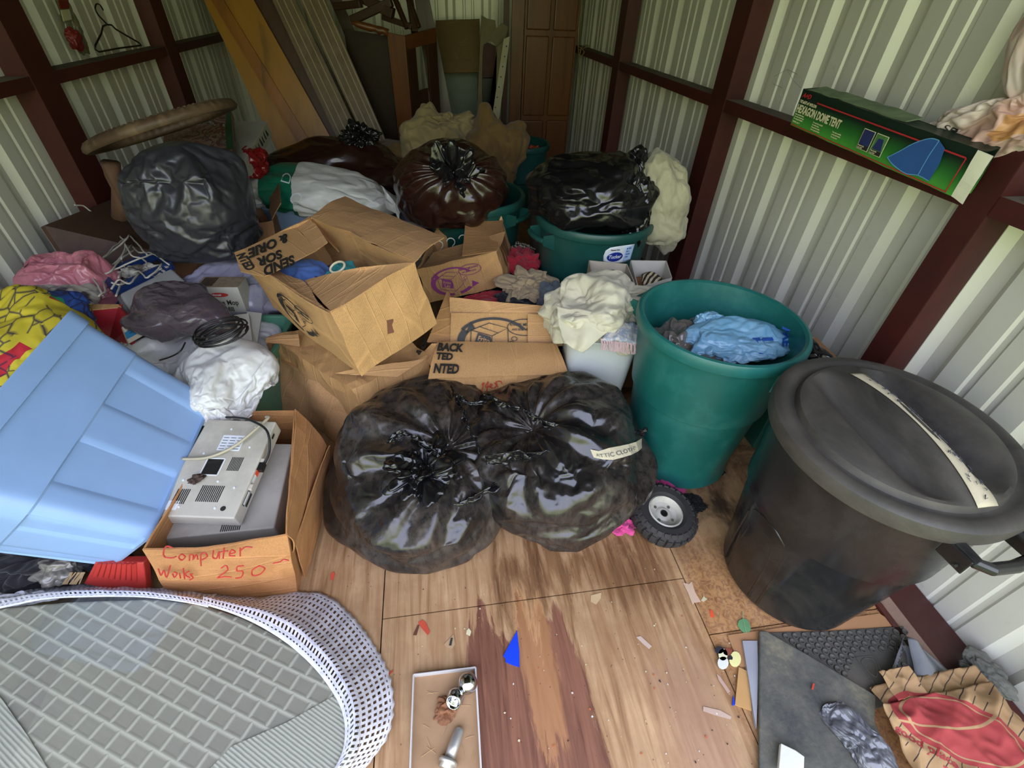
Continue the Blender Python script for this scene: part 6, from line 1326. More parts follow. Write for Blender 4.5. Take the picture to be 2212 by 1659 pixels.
# ================================================================ on the frame rails
tb = thing('tent_box', 'long green and black tent box lying on the right wall rail', 'box', M=rotvec((-0.294, 0.012, 4.757), (1.454, 1.507, 1.181)))
Lx, Ly, Lz = .718, .068, .122; GRB_ = N('green_print_box'); Pz = GRB_.sep(GRB_.co()); gr = GRB_.ramp(Pz[2], [(0.0, C('#4d9a3a')), (.045, C('#2a6a2a')), (.085, C('#12251a'))]); wr_ = GRB_.ramp(GRB_.noise(9, 3, typ='RIDGED_MULTIFRACTAL'), [(.75, (0, 0, 0)), (1.0, (.35,) * 3)])
GRB_.col(GRB_.mix(wr_, gr, C('#a9b09a'))); GRB_.rough(.4); GRB_.bump(GRB_.noise(6, 3), .2, .01)
g = G(); a, b_ = Lx / 2, Ly / 2
g.sheet(((-a, -b_, 0), (a, -b_, 0), (a, -b_, Lz), (-a, -b_, Lz)), 24, 8, .003, fn=lambda u, v: -.004 * math.sin(math.pi * v)); g.sheet(((a, b_, 0), (-a, b_, 0), (-a, b_, Lz), (a, b_, Lz)), 20, 8, .003); g.sheet(((-a, -b_, Lz), (a, -b_, Lz), (a, b_, Lz), (-a, b_, Lz)), 24, 6, .003, fn=lambda u, v: -.006 * math.sin(math.pi * v)); g.sheet(((-a, b_, 0), (a, b_, 0), (a, -b_, 0), (-a, -b_, 0)), 20, 6, .003); g.sheet(((-a, b_, 0), (-a, -b_, 0), (-a, -b_, Lz), (-a, b_, Lz)), 4, 6, .003)
g.crumple(.0018, 14, 4); mesh('box_body', g.v, g.f, GRB_.m, tb)
g = G(); g.sheet(((a, -b_, .0), (a + .035, -b_ + .01, -.012), (a + .028, -b_ + .02, Lz - .01), (a, -b_, Lz)), 6, 8, .003); g.crumple(.003, 14, 6); mesh('open_flap', g.v, g.f, plain('cream_flap', '#b3b096', .7, .06), tb)
g = G(); g.sheet(((-a + .02, -b_ + .005, Lz + .004), (a * .3, -b_ + .01, Lz + .004), (a * .3, b_ - .005, Lz + .012), (-a + .03, b_, Lz + .010)), 20, 6, .003); g.crumple(.004, 14, 9); mesh('top_flap', g.v, g.f, plain('faded_green_card', '#5d6e4c', .7, .25, vs=20), tb)
Ft_ = wm(tb) @ frame((-a, -b_ - .0005, 0), (1, 0, 0), (0, 0, 1)) @ Matrix.Translation((0, 0, .003)); rl = plain('red_line', '#b02a2c', .5, .05); g = G()
for (x, y, w, h_) in ((.10, .094, .60, .004), (.004, .004, .70, .003), (.70, .004, .003, .092)): shape(g, [(x, y), (x + w, y), (x + w, y + h_), (x, y + h_)], Ft_)
g.obj('red_border', rl, tb)
CRT = plain('cream_text', '#cfc9a0', .5, .03)
text('A+D', .020, Ft_ @ Matrix.Translation((.014, .099, 0)), rl, tb, sx=1.1, bold=.03, shear=.3); text("7'6\"x6'6\"x4' NYLON", .0135, Ft_ @ Matrix.Translation((.010, .080, 0)), CRT, tb, sx=.8, bold=.02)
text('HEXAGON DOME TENT', .036, Ft_ @ Matrix.Translation((.008, .049, 0)), CRT, tb, sx=.60, bold=.03)
text('MODEL NO. 7', .008, Ft_ @ Matrix.Translation((.010, .014, 0)), CRT, tb, sx=.8)
for j, (x0, y0, ls) in enumerate(((.010, .040, ('Space age fabric keeps', 'you warm, dry and cosy', 'Fast drying, breathable')), (.115, .036, ('Fire-retardant material', 'for added safety', 'Protects from wind', 'Sewn-in ground sheet')), (.220, .032, ('Fast, easy assembly,', 'rain fly and window', 'Two zip doors')))):
    for i, s_ in enumerate(ls): text(s_, .0068, Ft_ @ Matrix.Translation((x0, y0 - i * .0075, 0)), CRT, tb, sx=.8)
for j, x0 in enumerate((.345, .400)):
    g = G(); shape(g, [(x0, .018), (x0 + .048, .018), (x0 + .048, .078), (x0, .078)], Ft_); g.obj('photo_frame', CRT, tb); g = G(); shape(g, [(x0 + .002, .020), (x0 + .046, .020), (x0 + .046, .076), (x0 + .002, .076)], Ft_ @ Matrix.Translation((0, 0, .0005))); ph_ = g.obj('photo_print', plain('green_photo' if j else 'navy_photo', '#4f7a44' if j else '#2a2f58', .4, .2, vs=60), tb)
    g = G(); shape(g, [(x0 + .006, .034), (x0 + .042, .034), (x0 + .034, .066), (x0 + .014, .066)], Ft_ @ Matrix.Translation((0, 0, .001))); g.obj('tent_picture', plain('navy_print', '#27305f', .5, .15), tb)
    g = G(); shape(g, [(x0 + .002, .020), (x0 + .046, .020), (x0 + .046, .032), (x0 + .002, .032)], Ft_ @ Matrix.Translation((0, 0, .001))); g.obj('caption_strip', INKB, tb)
    for i, s_ in enumerate(('Keeps you dry', 'easy to fold')): text(s_, .006, Ft_ @ Matrix.Translation((x0 + .004, .0275 - i * .006, .0015)), CRT, tb, sx=.7)
TB1 = plain('tent_blue', '#2e5590', .5, .1); g = G(); shape(g, [(.475, .028), (.505, .016), (.560, .008), (.600, .016), (.640, .014), (.642, .060), (.632, .100), (.605, .113), (.575, .110), (.535, .085), (.505, .055)], Ft_ @ Matrix.Translation((0, 0, .0008))); g.obj('dome_tent_picture', TB1, tb)
g = G(); 
for l_ in ([(.475, .028), (.505, .055), (.535, .085), (.575, .110), (.605, .113)], [(.475, .028), (.505, .016), (.560, .008), (.600, .016), (.640, .014)], [(.605, .113), (.600, .07), (.600, .016)]): stroke(g, smooth_path(l_), .0022, Ft_ @ Matrix.Translation((0, 0, .0012)))
g.obj('tent_seams', plain('tent_light_blue', '#5f9cc8', .5, .1), tb)
# diamond-print plastic bag
DIA = N('diamond_print_bag'); vo = DIA.n('TexVoronoi'); vo.distance = 'CHEBYCHEV'; vo.inputs['Scale'].default_value = 17; DIA.l(DIA.co(rot=(0, .0, .78)), vo.inputs[0]); sc_ = DIA.n('SeparateColor'); DIA.l(vo.outputs['Color'], sc_.inputs[0])
cc2 = DIA.ramp(sc_.outputs[0], [(0, C('#c8b7ab')), (.84, C('#c3362a')), (.88, C('#c8b7ab')), (.91, C('#c99a2a')), (.935, C('#c8b7ab')), (.95, C('#2a2f58')), (.985, C('#c8b7ab'))], True)
pk = DIA.ramp(DIA.noise(5, 3), [(.42, (0, 0, 0)), (.6, (.6,) * 3)]); cc2 = DIA.mix(pk, cc2, C('#c08672')); DIA.col(cc2); DIA.rough(.35); q_ = DIA.bump(DIA.noise(14, 3, typ='RIDGED_MULTIFRACTAL', dist=.5), .5, .006); DIA.bump(DIA.noise(50, 2, typ='RIDGED_MULTIFRACTAL'), .3, .002, q_)
c_ = V((1.535, 1.18, 1.40)); bt = bagthing('white and pink plastic bag printed with coloured diamonds on the right wall rail', c=c_)
blob('bag_film', V((1.535, 1.24, 1.33)), (.06, .20, .085), DIA.m, 110, lump=.12, sub=6, parent=bt, shrink=.2, frames=12, M=Matrix.Rotation(math.radians(-14), 3, 'X'))
blob('bag_film', V((1.54, 1.11, 1.50)), (.05, .14, .17), DIA.m, 111, lump=.16, sub=6, parent=bt, shrink=.24, frames=12, M=Matrix.Rotation(math.radians(-30), 3, 'X'))
PROJ.append((word('SP', (2034, 283), (2062, 293), (2046, 268), INKB, bt, V((1.47, 1.3, 1.3)), V((-1, 0, 0)), bold=.0), bt))
t = thing('wood_block', 'pale wooden block on the right wall rail, cut off by the picture edge', 'block', loc=(1.56, .95, 1.18)); g = G(); g.box((1.565, .97, 1.197), (.05, .09, .034)); g.obj('block', plain('pale_wood_block', '#b4a582', .7, .08), t, bevel=.002)
for i, l_ in enumerate(([(1722, 160), (1700, 150), (1672, 165), (1668, 180), (1690, 190), (1680, 230)], [(1700, 150), (1712, 172), (1730, 190)], [(1690, 175), (1692, 205), (1682, 240)])):
    g = G(); g.tube([px(x, y, 1.58) for x, y in l_], .0010, 4); o = g.obj('wire', plain('thin_wire', '#8f8d7c', .5), None); setp(o, 'thin loose wire curling up from the right wall rail left of the tent box', 'wire', 'loose wires beside the tent box')
# hanger and package on the left rail
hn = thing('clothes_hanger', 'black plastic hanger leaning on the left wall rail', 'hanger', loc=px(230, 100, -1.86)); BKP = plain('black_hanger_plastic', '#141312', .4)
X_ = -1.87; g = G(); g.tube(smooth_path([tuple(px(x, y, X_)) for x, y in ((223, 22), (216, 11), (208, 9), (206, 20), (213, 33), (225, 46), (231, 53))], 5), .004, 6); g.obj('hook', BKP, hn, smooth=True)
g = G(); g.tube([px(x, y, X_) for x, y in ((231, 53), (222, 57), (219, 72), (206, 98), (206, 107), (214, 112), (258, 104), (305, 98), (300, 92), (270, 75), (250, 63), (241, 54), (231, 53))], .005, 6); g.obj('frame', BKP, hn, smooth=True)
pk_ = thing('ornament_package', 'red ornament in a crinkled clear package hanging above the left wall rail', 'package', loc=px(160, 60, -1.85))
blob('clear_film', px(160, 62, -1.86), (.03, .05, .12), m_bag('clear_film', '#8f8a72', .15, .2, '#6b6550', 1.5, .8, trans=.6), 112, lump=.25, sub=4, parent=pk_, shrink=.3, frames=8)
blob('red_ornament', px(162, 85, -1.83), (.03, .045, .05), plain('red_glitter', '#6d1c1a', .5, .3, .3, 100), 113, lump=.2, sub=4, parent=pk_, shrink=.1, frames=6)
g = G(); g.prism([px(x, y, -1.825) for x, y in ((132, 22), (150, 20), (156, 42), (138, 46))], (1, 0, 0), .003); g.obj('paper_label', plain('cream_label', '#b3ab8c', .6), pk_)
g = G(); g.prism([px(x, y, -1.825) for x, y in ((127, 0), (148, 0), (150, 18), (130, 20))], (1, 0, 0), .003); g.obj('red_label', plain('red_glitter', '#6d1c1a', .5, .3), pk_)

# ================================================================ glass top on folded blankets, with a crocheted cloth
ZG = .150
bk_ = thing('folded_blanket', 'pale woven blanket folded flat under the glass table top', 'blanket', loc=(-.9, .45, .01))
WV = N('woven_blanket'); v_ = WV.co(rot=(0, 0, .5)); br = WV.n('TexBrick'); br.inputs['Scale'].default_value = 13; br.inputs['Color1'].default_value = C('#8f8a7c'); br.inputs['Color2'].default_value = C('#8b877b'); br.inputs['Mortar'].default_value = C('#b3af9f'); br.inputs['Mortar Size'].default_value = .11; br.inputs['Brick Width'].default_value = .7; br.inputs['Row Height'].default_value = .55; br.offset = .3; br.inputs['Mortar Smooth'].default_value = 1.0
WV.l(v_, br.inputs[0]); WV.col(br.outputs[0]); WV.rough(.95); q_ = WV.bump(br.outputs[1], .6, .004); WV.bump(WV.noise(400, 2), .3, .001, q_)
WV2 = N('ribbed_blanket'); w2 = WV2.n('TexWave'); w2.inputs['Scale'].default_value = 40; w2.inputs['Distortion'].default_value = .6; WV2.l(WV2.co(rot=(0, 0, -.95)), w2.inputs[0]); WV2.col(WV2.ramp(w2.outputs[0], [(0, C('#a09d90')), (1, C('#b7b4a5'))])); WV2.rough(.95); q_ = WV2.bump(w2.outputs[0], .5, .003); WV2.bump(WV2.noise(300, 2), .3, .001, q_)
outl = [(-250, 1335), (0, 1312), (150, 1298), (330, 1292), (440, 1305), (530, 1335), (600, 1372), (668, 1420), (722, 1478), (752, 1532), (760, 1580), (750, 1625), (720, 1680), (620, 1760), (-300, 1800)]
g = G(); g.prism([pz(x, y, .135) for x, y in outl][::-1], (0, 0, 1), .125); g.obj('woven_layer', WV.m, bk_, bevel=.01)
g = G(); g.prism([pz(x, y, .139) for x, y in ((425, 1690), (500, 1612), (620, 1560), (748, 1488), (758, 1532), (764, 1580), (752, 1630), (716, 1690), (600, 1780), (350, 1780))][::-1], (0, 0, 1), .003); g.obj('folded_flap', WV2.m, bk_)
g = G(); g.prism([pz(x, y, .139) for x, y in ((-60, 1440), (0, 1505), (60, 1590), (115, 1680), (150, 1780), (-300, 1780), (-300, 1440))][::-1], (0, 0, 1), .003); g.obj('folded_flap', WV2.m, bk_)
gt = thing('glass_table_top', 'clear glass table top with a rounded corner lying on the folded blanket', 'glass', loc=(-.9, .45, ZG))
GL = N('clear_glass'); _tr = GL.n('BsdfTransparent'); _tr.inputs[0].default_value = C('#fcfdfc'); _gl = GL.n('BsdfGlossy'); _gl.inputs['Roughness'].default_value = .03; _fr = GL.n('Fresnel'); _fr.inputs[0].default_value = 1.5; _mx = GL.n('MixShader'); _bf = GL.n('NewGeometry'); GL.l(GL.math('MULTIPLY', GL.math('MULTIPLY', _fr.outputs[0], 2.2, clamp=True), GL.math('SUBTRACT', 1.0, _bf.outputs['Backfacing'])), _mx.inputs[0]); GL.l(_tr.outputs[0], _mx.inputs[1]); GL.l(_gl.outputs[0], _mx.inputs[2]); GL.l(_mx.outputs[0], GL.t.nodes['Material Output'].inputs[0])
glo = [(-260, 1300), (0, 1288), (150, 1277), (330, 1276), (430, 1290), (500, 1308), (560, 1334), (620, 1368), (680, 1410), (728, 1455), (760, 1502), (776, 1550), (778, 1595), (765, 1640), (735, 1690), (640, 1780), (-300, 1800)]
P = [pz(x, y, ZG) for x, y in glo]
P = [V(p) for p in smooth_path([tuple(p) for p in P[:15]], 6)] + P[15:]
g = G(); g.prism(P[::-1], (0, 0, 1), .008); g.obj('glass_pane', GL.m, gt)
# crocheted cloth: edge drapes to the floor past the glass
LC = N('crochet_lace'); uvn = LC.n('UVMap'); s_ = LC.sep(uvn.outputs[0]); u_, v_ = s_[0], s_[1]
def fr_(x, k__): return LC.math('FRACT', LC.math('MULTIPLY', x, k__))
wob = LC.math('MULTIPLY', LC.noise(40, 2), .02); row = LC.math('MULTIPLY', LC.math('ADD', v_, wob), 9); colu = LC.math('MULTIPLY', LC.math('ADD', u_, wob), 1.0)
a1 = LC.math('ABSOLUTE', LC.math('SUBTRACT', LC.math('FRACT', row), .5)); a2 = LC.math('ABSOLUTE', LC.math('SUBTRACT', LC.math('FRACT', LC.math('MULTIPLY', colu, 1.0)), .5))
hole = LC.math('MULTIPLY', LC.math('LESS_THAN', a1, .30), LC.math('LESS_THAN', a2, .24)); edge_ = LC.math('MULTIPLY', LC.math('GREATER_THAN', v_, .06), LC.math('LESS_THAN', v_, .93))
al = LC.math('SUBTRACT', 1.0, LC.math('MULTIPLY', hole, edge_)); LC.l(al, LC.p.inputs['Alpha']); LC.col(LC.ramp(LC.noise(60, 3), [(.3, C('#c4c1cb')), (.7, C('#e2e0e6'))])); LC.rough(.95); LC.bump(LC.noise(260, 3), .6, .002)
tc_ = thing('lace_tablecloth', 'white crocheted tablecloth whose edge spreads out from under the glass top', 'tablecloth', loc=(-.3, .5, .1))
def lace(name, inner, outer, zi, zo, parent, seed=0, dens=72, nv=16):
    A = smooth_path([tuple(pz(x, y, zi)) for x, y in inner], 14); B_ = smooth_path([tuple(pz(x, y, zo)) for x, y in outer], 14); n = len(A); vs = []; uvs = []; L = 0
    for i in range(n):
        if i: L += ((A[i] + B_[i]) - (A[i - 1] + B_[i - 1])).length / 2
        for j in range(nv + 1):
            v = j / nv; p = A[i].lerp(B_[i], v); out = (B_[i] - A[i]); 
            drop = 0 if v < .25 else (v - .25) / .75
            p.z = zi + (zo - zi) * (drop ** .8) + .008 * noise.noise(V((L * 18, v * 2, seed))) * v + .003 * math.sin(L * 90) * v
            if j == nv: p += out.normalized() * .004 * math.sin(L * 260)
            vs.append(p); uvs.append((L * dens, v))
    fs = [(i * (nv + 1) + j, (i + 1) * (nv + 1) + j, (i + 1) * (nv + 1) + j + 1, i * (nv + 1) + j + 1) for i in range(n - 1) for j in range(nv)]
    o = mesh(name, vs, fs, LC.m, parent, world=True, smooth=True, solid=.0015); uvl = o.data.uv_layers.new(name='UVMap')
    for lp in o.data.loops: uvl.data[lp.index].uv = uvs[lp.vertex_index]
    return o
lace('crochet_edge', [(440, 1306), (500, 1325), (560, 1352), (620, 1390), (672, 1436), (712, 1486), (738, 1535), (745, 1585), (735, 1635), (700, 1690), (640, 1750)], [(470, 1282), (560, 1290), (640, 1278), (704, 1284), (765, 1335), (812, 1400), (840, 1455), (850, 1520), (838, 1590), (795, 1650), (720, 1730)], .146, .012, tc_, 1)
lace('crochet_edge', [(-120, 1330), (-20, 1318), (90, 1296), (180, 1290), (300, 1290), (390, 1300), (450, 1312)], [(-120, 1275), (-20, 1272), (90, 1270), (190, 1262), (290, 1266), (380, 1274), (470, 1284)], .146, .06, tc_, 5)
o = blob('lace_bunch', pz(30, 1290, .12), (.10, .035, .02), LC.m, 115, lump=.3, sub=4, parent=tc_, shrink=.3, frames=8)
# junk under the tote
rc_ = thing('plastic_crate', 'red plastic crate corner showing under the tipped blue tote', 'crate', loc=pz(240, 1250, .05)); g = G(); zt = .20
RPL = plain('red_plastic', '#a5322c', .35, .1); q4 = [pz(180, 1262, .10), pz(318, 1290, .04), pz(310, 1215, .18), pz(205, 1215, .18)]; n_ = (q4[1] - q4[0]).cross(q4[3] - q4[0]).normalized(); n_ = n_ if n_.z > 0 else -n_; g.prism(q4, n_, .03); g.obj('crate_wall', RPL, rc_, bevel=.004)
for i in range(8): g = G(); u = .12 + .1 * i; p0 = q4[3].lerp(q4[2], u); p1 = q4[0].lerp(q4[1], u); g.beam(p0 + n_ * .004, p0.lerp(p1, .55) + n_ * .004, .006, .01); g.obj('crate_slat', RPL, rc_)
o = blob('black_junk', pz(60, 1228, .12) + V((0, .06, -.02)), (.22, .10, .08), m_cloth('black_cloth', '#15141a'), 116, lump=.4, lsc=3, sub=5, shrink=.3, frames=8); setp(o, 'black tangled junk under the tipped blue tote', 'junk')
o = blob('clear_bag', pz(120, 1245, .12) + V((0, .02, .0)), (.05, .04, .035), m_bag('clear_grey_film', '#6c6862', .12, .2, '#8a8478', 2, .8), 117, lump=.3, sub=4, shrink=.3, frames=8); setp(o, 'small clear plastic bag with a yellow edge under the tipped blue tote', 'bag')
g = G()
sp_ = thing('straw_bundle', 'bundle of pale dry sticks beside the red crate', 'sticks', loc=pz(160, 1255, .1)); rnd = random.Random(9)
for i in range(14): x = 135 + rnd.uniform(0, 40); g = G(); g.tube([pz(x, 1262, .12), pz(x + rnd.uniform(10, 26), 1236, .14)], .0022, 5); g.obj('stick', plain('dry_stick', '#8c7556', .8, .2), sp_)
# ================================================================ foreground floor
ty = thing('box_lid', 'shallow white-rimmed cardboard box lid holding chrome parts, on the floor', 'box lid', loc=pz(960, 1560, 0)); hT = .022
a = pz(893, 1457, hT); b_ = pz(1027, 1441, hT); xd = (b_ - a); wT = xd.length; xd.normalize(); yd = V((xd.y, -xd.x, 0)); LT = .34; MT = Matrix((xd, -yd, V((0, 0, 1)))).transposed().to_4x4(); MT.translation = V((a.x, a.y, .001)); ty.matrix_world = MT
KR = plain('kraft_board', '#a07e5c', .8, .08, dirt='#8a6a4a'); WR = plain('white_box_rim', '#b9b4b0', .6, .05); g = G(); g.box((wT / 2, -LT / 2, .002), (wT, LT, .003)); mesh('floor_board', g.v, g.f, KR, ty)
for c0, d0 in (((wT / 2, 0, hT / 2), (wT, .004, hT)), ((0, -LT / 2, hT / 2), (.004, LT, hT)), ((wT, -LT / 2, hT / 2), (.005, LT, hT)), ((wT / 2, -LT, hT / 2), (wT, .004, hT))): g = G(); g.box(c0, d0); mesh('rim', g.v, g.f, WR, ty, bevel=.001)
CHR = plain('chrome', '#c2c4c6', .09, .03, metal=1.0); ctr = pz(1012, 1474, .022)
def ballpart(label, x, y, r, cup):
    p = pz(x, y, r + .004); t_ = thing('chrome_ball_fitting', label, 'metal part', loc=(p.x, p.y, .005), group='chrome parts in the box lid')
    g_ = G()
    if not cup: g_.lathe([(r * math.sin(math.radians(t__)), -r * math.cos(math.radians(t__))) for t__ in range(0, 181, 9)], 32, c=p)
    else:
        Mr = Matrix.Rotation(math.radians(50), 4, 'X') @ Matrix.Rotation(math.radians(-18), 4, 'Y'); g_.lathe([(0.001, -r * .9), (r * .6, -r * .75), (r * .95, -r * .2), (r, r * .2), (r * .85, r * .6), (r * .8, r * .95), (r * .68, r * .95), (r * .66, r * .2), (r * .3, -.2 * r), (0, -.25 * r)], 32, c=p, M=Mr)
    o_ = g_.obj('cup' if cup else 'ball', CHR, t_, smooth=True); return t_
ballpart('round chrome ball in the far right corner of the box lid', 1010, 1476, .028, False); ballpart('hollow chrome cup fitting touching the chrome ball in the box lid', 984, 1506, .025, True)
ro = thing('chrome_rod', 'chrome rod with a flanged end lying in the box lid', 'metal part', loc=pz(985, 1610, .01)); p0, p1 = pz(994, 1572, .014), pz(970, 1640, .014); d = (p1 - p0); g = G(); g.tube([p0, p0 + d * .1, p0 + d * .6, p1], [.010, .014, .015, .014], 16); g.tube([p1, p1 + d * .02, p1 + d * .14, p1 + d * .15, p1 + d * .30], [.022, .025, .025, .018, .02], 20); g.obj('rod', plain('worn_chrome', '#b4b1aa', .4, .15, metal=.7), ro, smooth=True)
o = blob('rust_flake', pz(962, 1532, .012), (.026, .026, .014), plain('rusty_scrap', '#7b4f30', .8, .3, .5, 200), 118, lump=.35, lsc=2.5, sub=4, shrink=.3, frames=8); setp(o, 'rusty brown crumpled flake in the box lid', 'scrap')
rnd = random.Random(21)
for i in range(14):
    x, y = rnd.uniform(905, 1030), rnd.uniform(1490, 1655); p = pz(x, y, .0055); an = rnd.uniform(0, 3.1); d = V((math.cos(an), math.sin(an), 0)) * rnd.uniform(.008, .02); g = G(); g.tube([p - d, p + V((0, 0, .001)), p + d], .0006, 4); o = g.obj('straw', plain('dry_straw', '#b59668', .8), None); setp(o, 'bit of dry straw in the box lid', 'straw', 'straw bits in the box lid')
# loose flat bits on the floor: (name, label, cat, colour, outline px, thickness)
def bit(name, label, cat, hexc, pts, t=.002, z0=.0014, rough=.6, group=None, mat=None, lift=0):
    P = [pz(x, y, z0 + t) for x, y in pts]; a_ = sum((P[i].x * P[(i + 1) % len(P)].y - P[(i + 1) % len(P)].x * P[i].y) for i in range(len(P))); P = P if a_ > 0 else P[::-1]
    g_ = G(); g_.prism(P, (0, 0, 1), t - .0003); o_ = g_.obj(name, mat or plain('c_' + hexc.lstrip('#'), hexc, rough, .08), None); setp(o_, label, cat, group); return o_
bit('plastic_shard', 'pointed bright blue plastic shard on the stained plywood', 'shard', '#1b3fc4', [(1117, 1362), (1122, 1408), (1122, 1441), (1106, 1436), (1092, 1430), (1092, 1422), (1087, 1417), (1100, 1392)], .003, rough=.3)
bit('paper_scrap', 'orange-red paper scrap left of the floor seam', 'scrap', '#b2452f', [(903, 1345), (913, 1338), (920, 1345), (929, 1365), (924, 1372), (910, 1356)], .001); bit('paper_scrap', 'dark brown scrap overlapping the orange-red one', 'scrap', '#5b3423', [(906, 1350), (900, 1372), (892, 1372), (902, 1350)], .001)
bit('paper_scrap', 'small orange scrap near the marked computer box', 'scrap', '#bb4a33', [(714, 1240), (720, 1234), (724, 1240), (719, 1254), (714, 1252)], .001); bit('paper_scrap', 'thin orange scrap right of the crochet edge', 'scrap', '#b2452f', [(832, 1458), (850, 1446), (848, 1452), (838, 1460)], .001)
bit('paint_chip', 'cream paint chip right of the orange-red scrap', 'chip', '#c9bf98', [(1008, 1362), (1013, 1357), (1018, 1364), (1015, 1374), (1007, 1370)], .001); bit('tape_scrap', 'tan tape scrap with a dark screw mark on the floor', 'tape', '#a98a66', [(959, 1392), (980, 1370), (983, 1392), (976, 1402), (965, 1398)], .0008)
bit('screw', 'dark screw on the tan tape scrap', 'screw', '#2e2c2b', [(974, 1378), (978, 1378), (975, 1394), (970, 1394)], .003)
bit('tape_strip', 'pink-beige tape strip with notched ends near the black can', 'tape', '#c3a48a', [(1475, 1258), (1488, 1262), (1494, 1256), (1502, 1280), (1514, 1300), (1500, 1302), (1496, 1306), (1486, 1280)], .001)
bit('torn_paper', 'small cream torn paper beside the notched tape strip', 'paper', '#bdb08e', [(1518, 1280), (1522, 1290), (1528, 1294), (1520, 1300), (1514, 1297), (1520, 1288)], .001); bit('paper_scrap', 'orange scrap on the dark seam near the black can', 'scrap', '#cf4a26', [(1533, 1318), (1538, 1317), (1543, 1330), (1540, 1335), (1535, 1332)], .001)
bit('tape_strip', 'faded pink tape stuck to the floor, upper one', 'tape', '#b7a090', [(1374, 1376), (1384, 1374), (1408, 1396), (1402, 1402), (1388, 1390)], .0006); bit('tape_strip', 'pale tape piece under the seam left of the wheel', 'tape', '#b79a72', [(1276, 1286), (1299, 1280), (1298, 1292), (1288, 1306), (1276, 1300)], .0006)
bit('tape_strip', 'long pinkish tape near the bottom middle of the floor', 'tape', '#b39886', [(1519, 1526), (1555, 1534), (1580, 1548), (1578, 1554), (1545, 1545), (1519, 1536)], .0008); bit('tape_strip', 'narrow pinkish tape near the pansy flower', 'tape', '#ab8c7c', [(1548, 1455), (1556, 1462), (1578, 1494), (1572, 1498), (1552, 1468)], .0008)
bit('plastic_shard', 'tiny blue plastic bit beside the sample board', 'shard', '#1b3fc4', [(1584, 1502), (1588, 1518), (1594, 1522), (1582, 1524)], .003); bit('paper_scrap', 'red-orange bit on the folded rubber mat', 'scrap', '#b03a25', [(1756, 1476), (1760, 1477), (1757, 1490), (1753, 1488)], .002, z0=.026)
bit('fibre_board', 'tan speckled sample of fibre board beside the grey plastic', 'board', '#b08652', [(1596, 1441), (1616, 1450), (1624, 1535), (1588, 1522)], .006); bit('cardboard_piece', 'tan sheet of hardboard under the black can and the rubber mat', 'board', '#a0744e', [(1572, 1372), (1900, 1325), (1940, 1352), (1700, 1372), (1640, 1440), (1598, 1440)], .004)
gp_ = bit('plastic_sheet', 'grey curled plastic strip along the left side of the rubber mat', 'plastic', '#8f8f94', [(1604, 1384), (1636, 1384), (1638, 1440), (1636, 1520), (1634, 1574), (1628, 1540), (1618, 1470)], .012, rough=.4)
lf = thing('leaf', 'green leaf on the plywood in front of the black can', 'leaf', loc=pz(1608, 1350, .006)); P = []
Lf = [(1606, 1336), (1614, 1338), (1620, 1348), (1622, 1360), (1616, 1370), (1608, 1368), (1599, 1360), (1593, 1350), (1596, 1340)]; g = G(); g.prism([pz(x, y, .005) for x, y in Lf][::-1], (0, 0, 1), .0008); g.obj('leaf_blade', plain('leaf_green', '#5b8458', .6, .12, .4, 60), lf)
g = G(); g.tube([pz(1604, 1320, .004), pz(1605, 1336, .006), pz(1612, 1368, .006)], .0009, 5); g.obj('stem', plain('leaf_stem', '#86a878', .6), lf)
pn = thing('pansy_flower', 'fallen pansy flower with pale yellow, white and black petals', 'flower', loc=pz(1572, 1425, .008))
for nm, hx, c0, r0 in (('petal', '#d4cd8a', (1588, 1424), (13, 17)), ('petal', '#cfcfc8', (1562, 1432), (12, 14)), ('petal', '#d0cca8', (1562, 1414), (10, 13)), ('petal', '#1f1f28', (1554, 1404), (10, 8)), ('petal', '#7c3d2c', (1572, 1408), (10, 8))):
    P = [pz(c0[0] + r0[0] * math.cos(t), c0[1] + r0[1] * math.sin(t), .007 + .001 * len(nm)) for t in [2 * math.pi * i / 14 for i in range(14)]]; g = G(); g.prism(P[::-1], (0, 0, 1), .0006); g.obj(nm, plain('petal_' + hx[1:], hx, .6, .08), pn)
g = G(); P = [pz(1578 + 5 * math.cos(t), 1421 + 5 * math.sin(t) * (1 + .3 * math.sin(3 * t)), .0135) for t in [2 * math.pi * i / 14 for i in range(14)]]; g.prism(P[::-1], (0, 0, 1), .0006); g.obj('flower_eye', plain('petal_black', '#171418', .7), pn)
# loose chips
rnd = random.Random(33); CH = [plain('chip_cream', '#c2b693', .7), plain('chip_white', '#c4c0b8', .7), plain('chip_orange', '#b25a34', .7), plain('chip_dark', '#3a2a20', .8)]
base = None
for i in range(110):
    x = rnd.uniform(700, 1640); y = rnd.uniform(1225, 1655)
    if x < 900 and y > 1260: continue
    if x < 1075 and y > 1430: continue
    if i > 60: x = rnd.uniform(1380, 1640); y = rnd.uniform(1380, 1655)
    p = pz(x, y, .0014); s_ = rnd.uniform(.0012, .0040); k_ = rnd.choice((0, 0, 1, 1, 2, 3)); kn = ('cream', 'white', 'orange', 'dark brown')[k_]
    n_s = rnd.randint(3, 6); P = [V((s_ * rnd.uniform(.5, 1.2) * math.cos(t), s_ * rnd.uniform(.5, 1.2) * math.sin(t), .0012)) for t in [2 * math.pi * j / n_s for j in range(n_s)]]
    g = G(); g.prism(P, (0, 0, 1), .001); o = mesh('floor_chip', g.v, g.f, CH[k_]); o.location = p; setp(o, 'tiny %s chip lying on the plywood' % kn, 'chip', '%s chips scattered on the plywood' % kn)
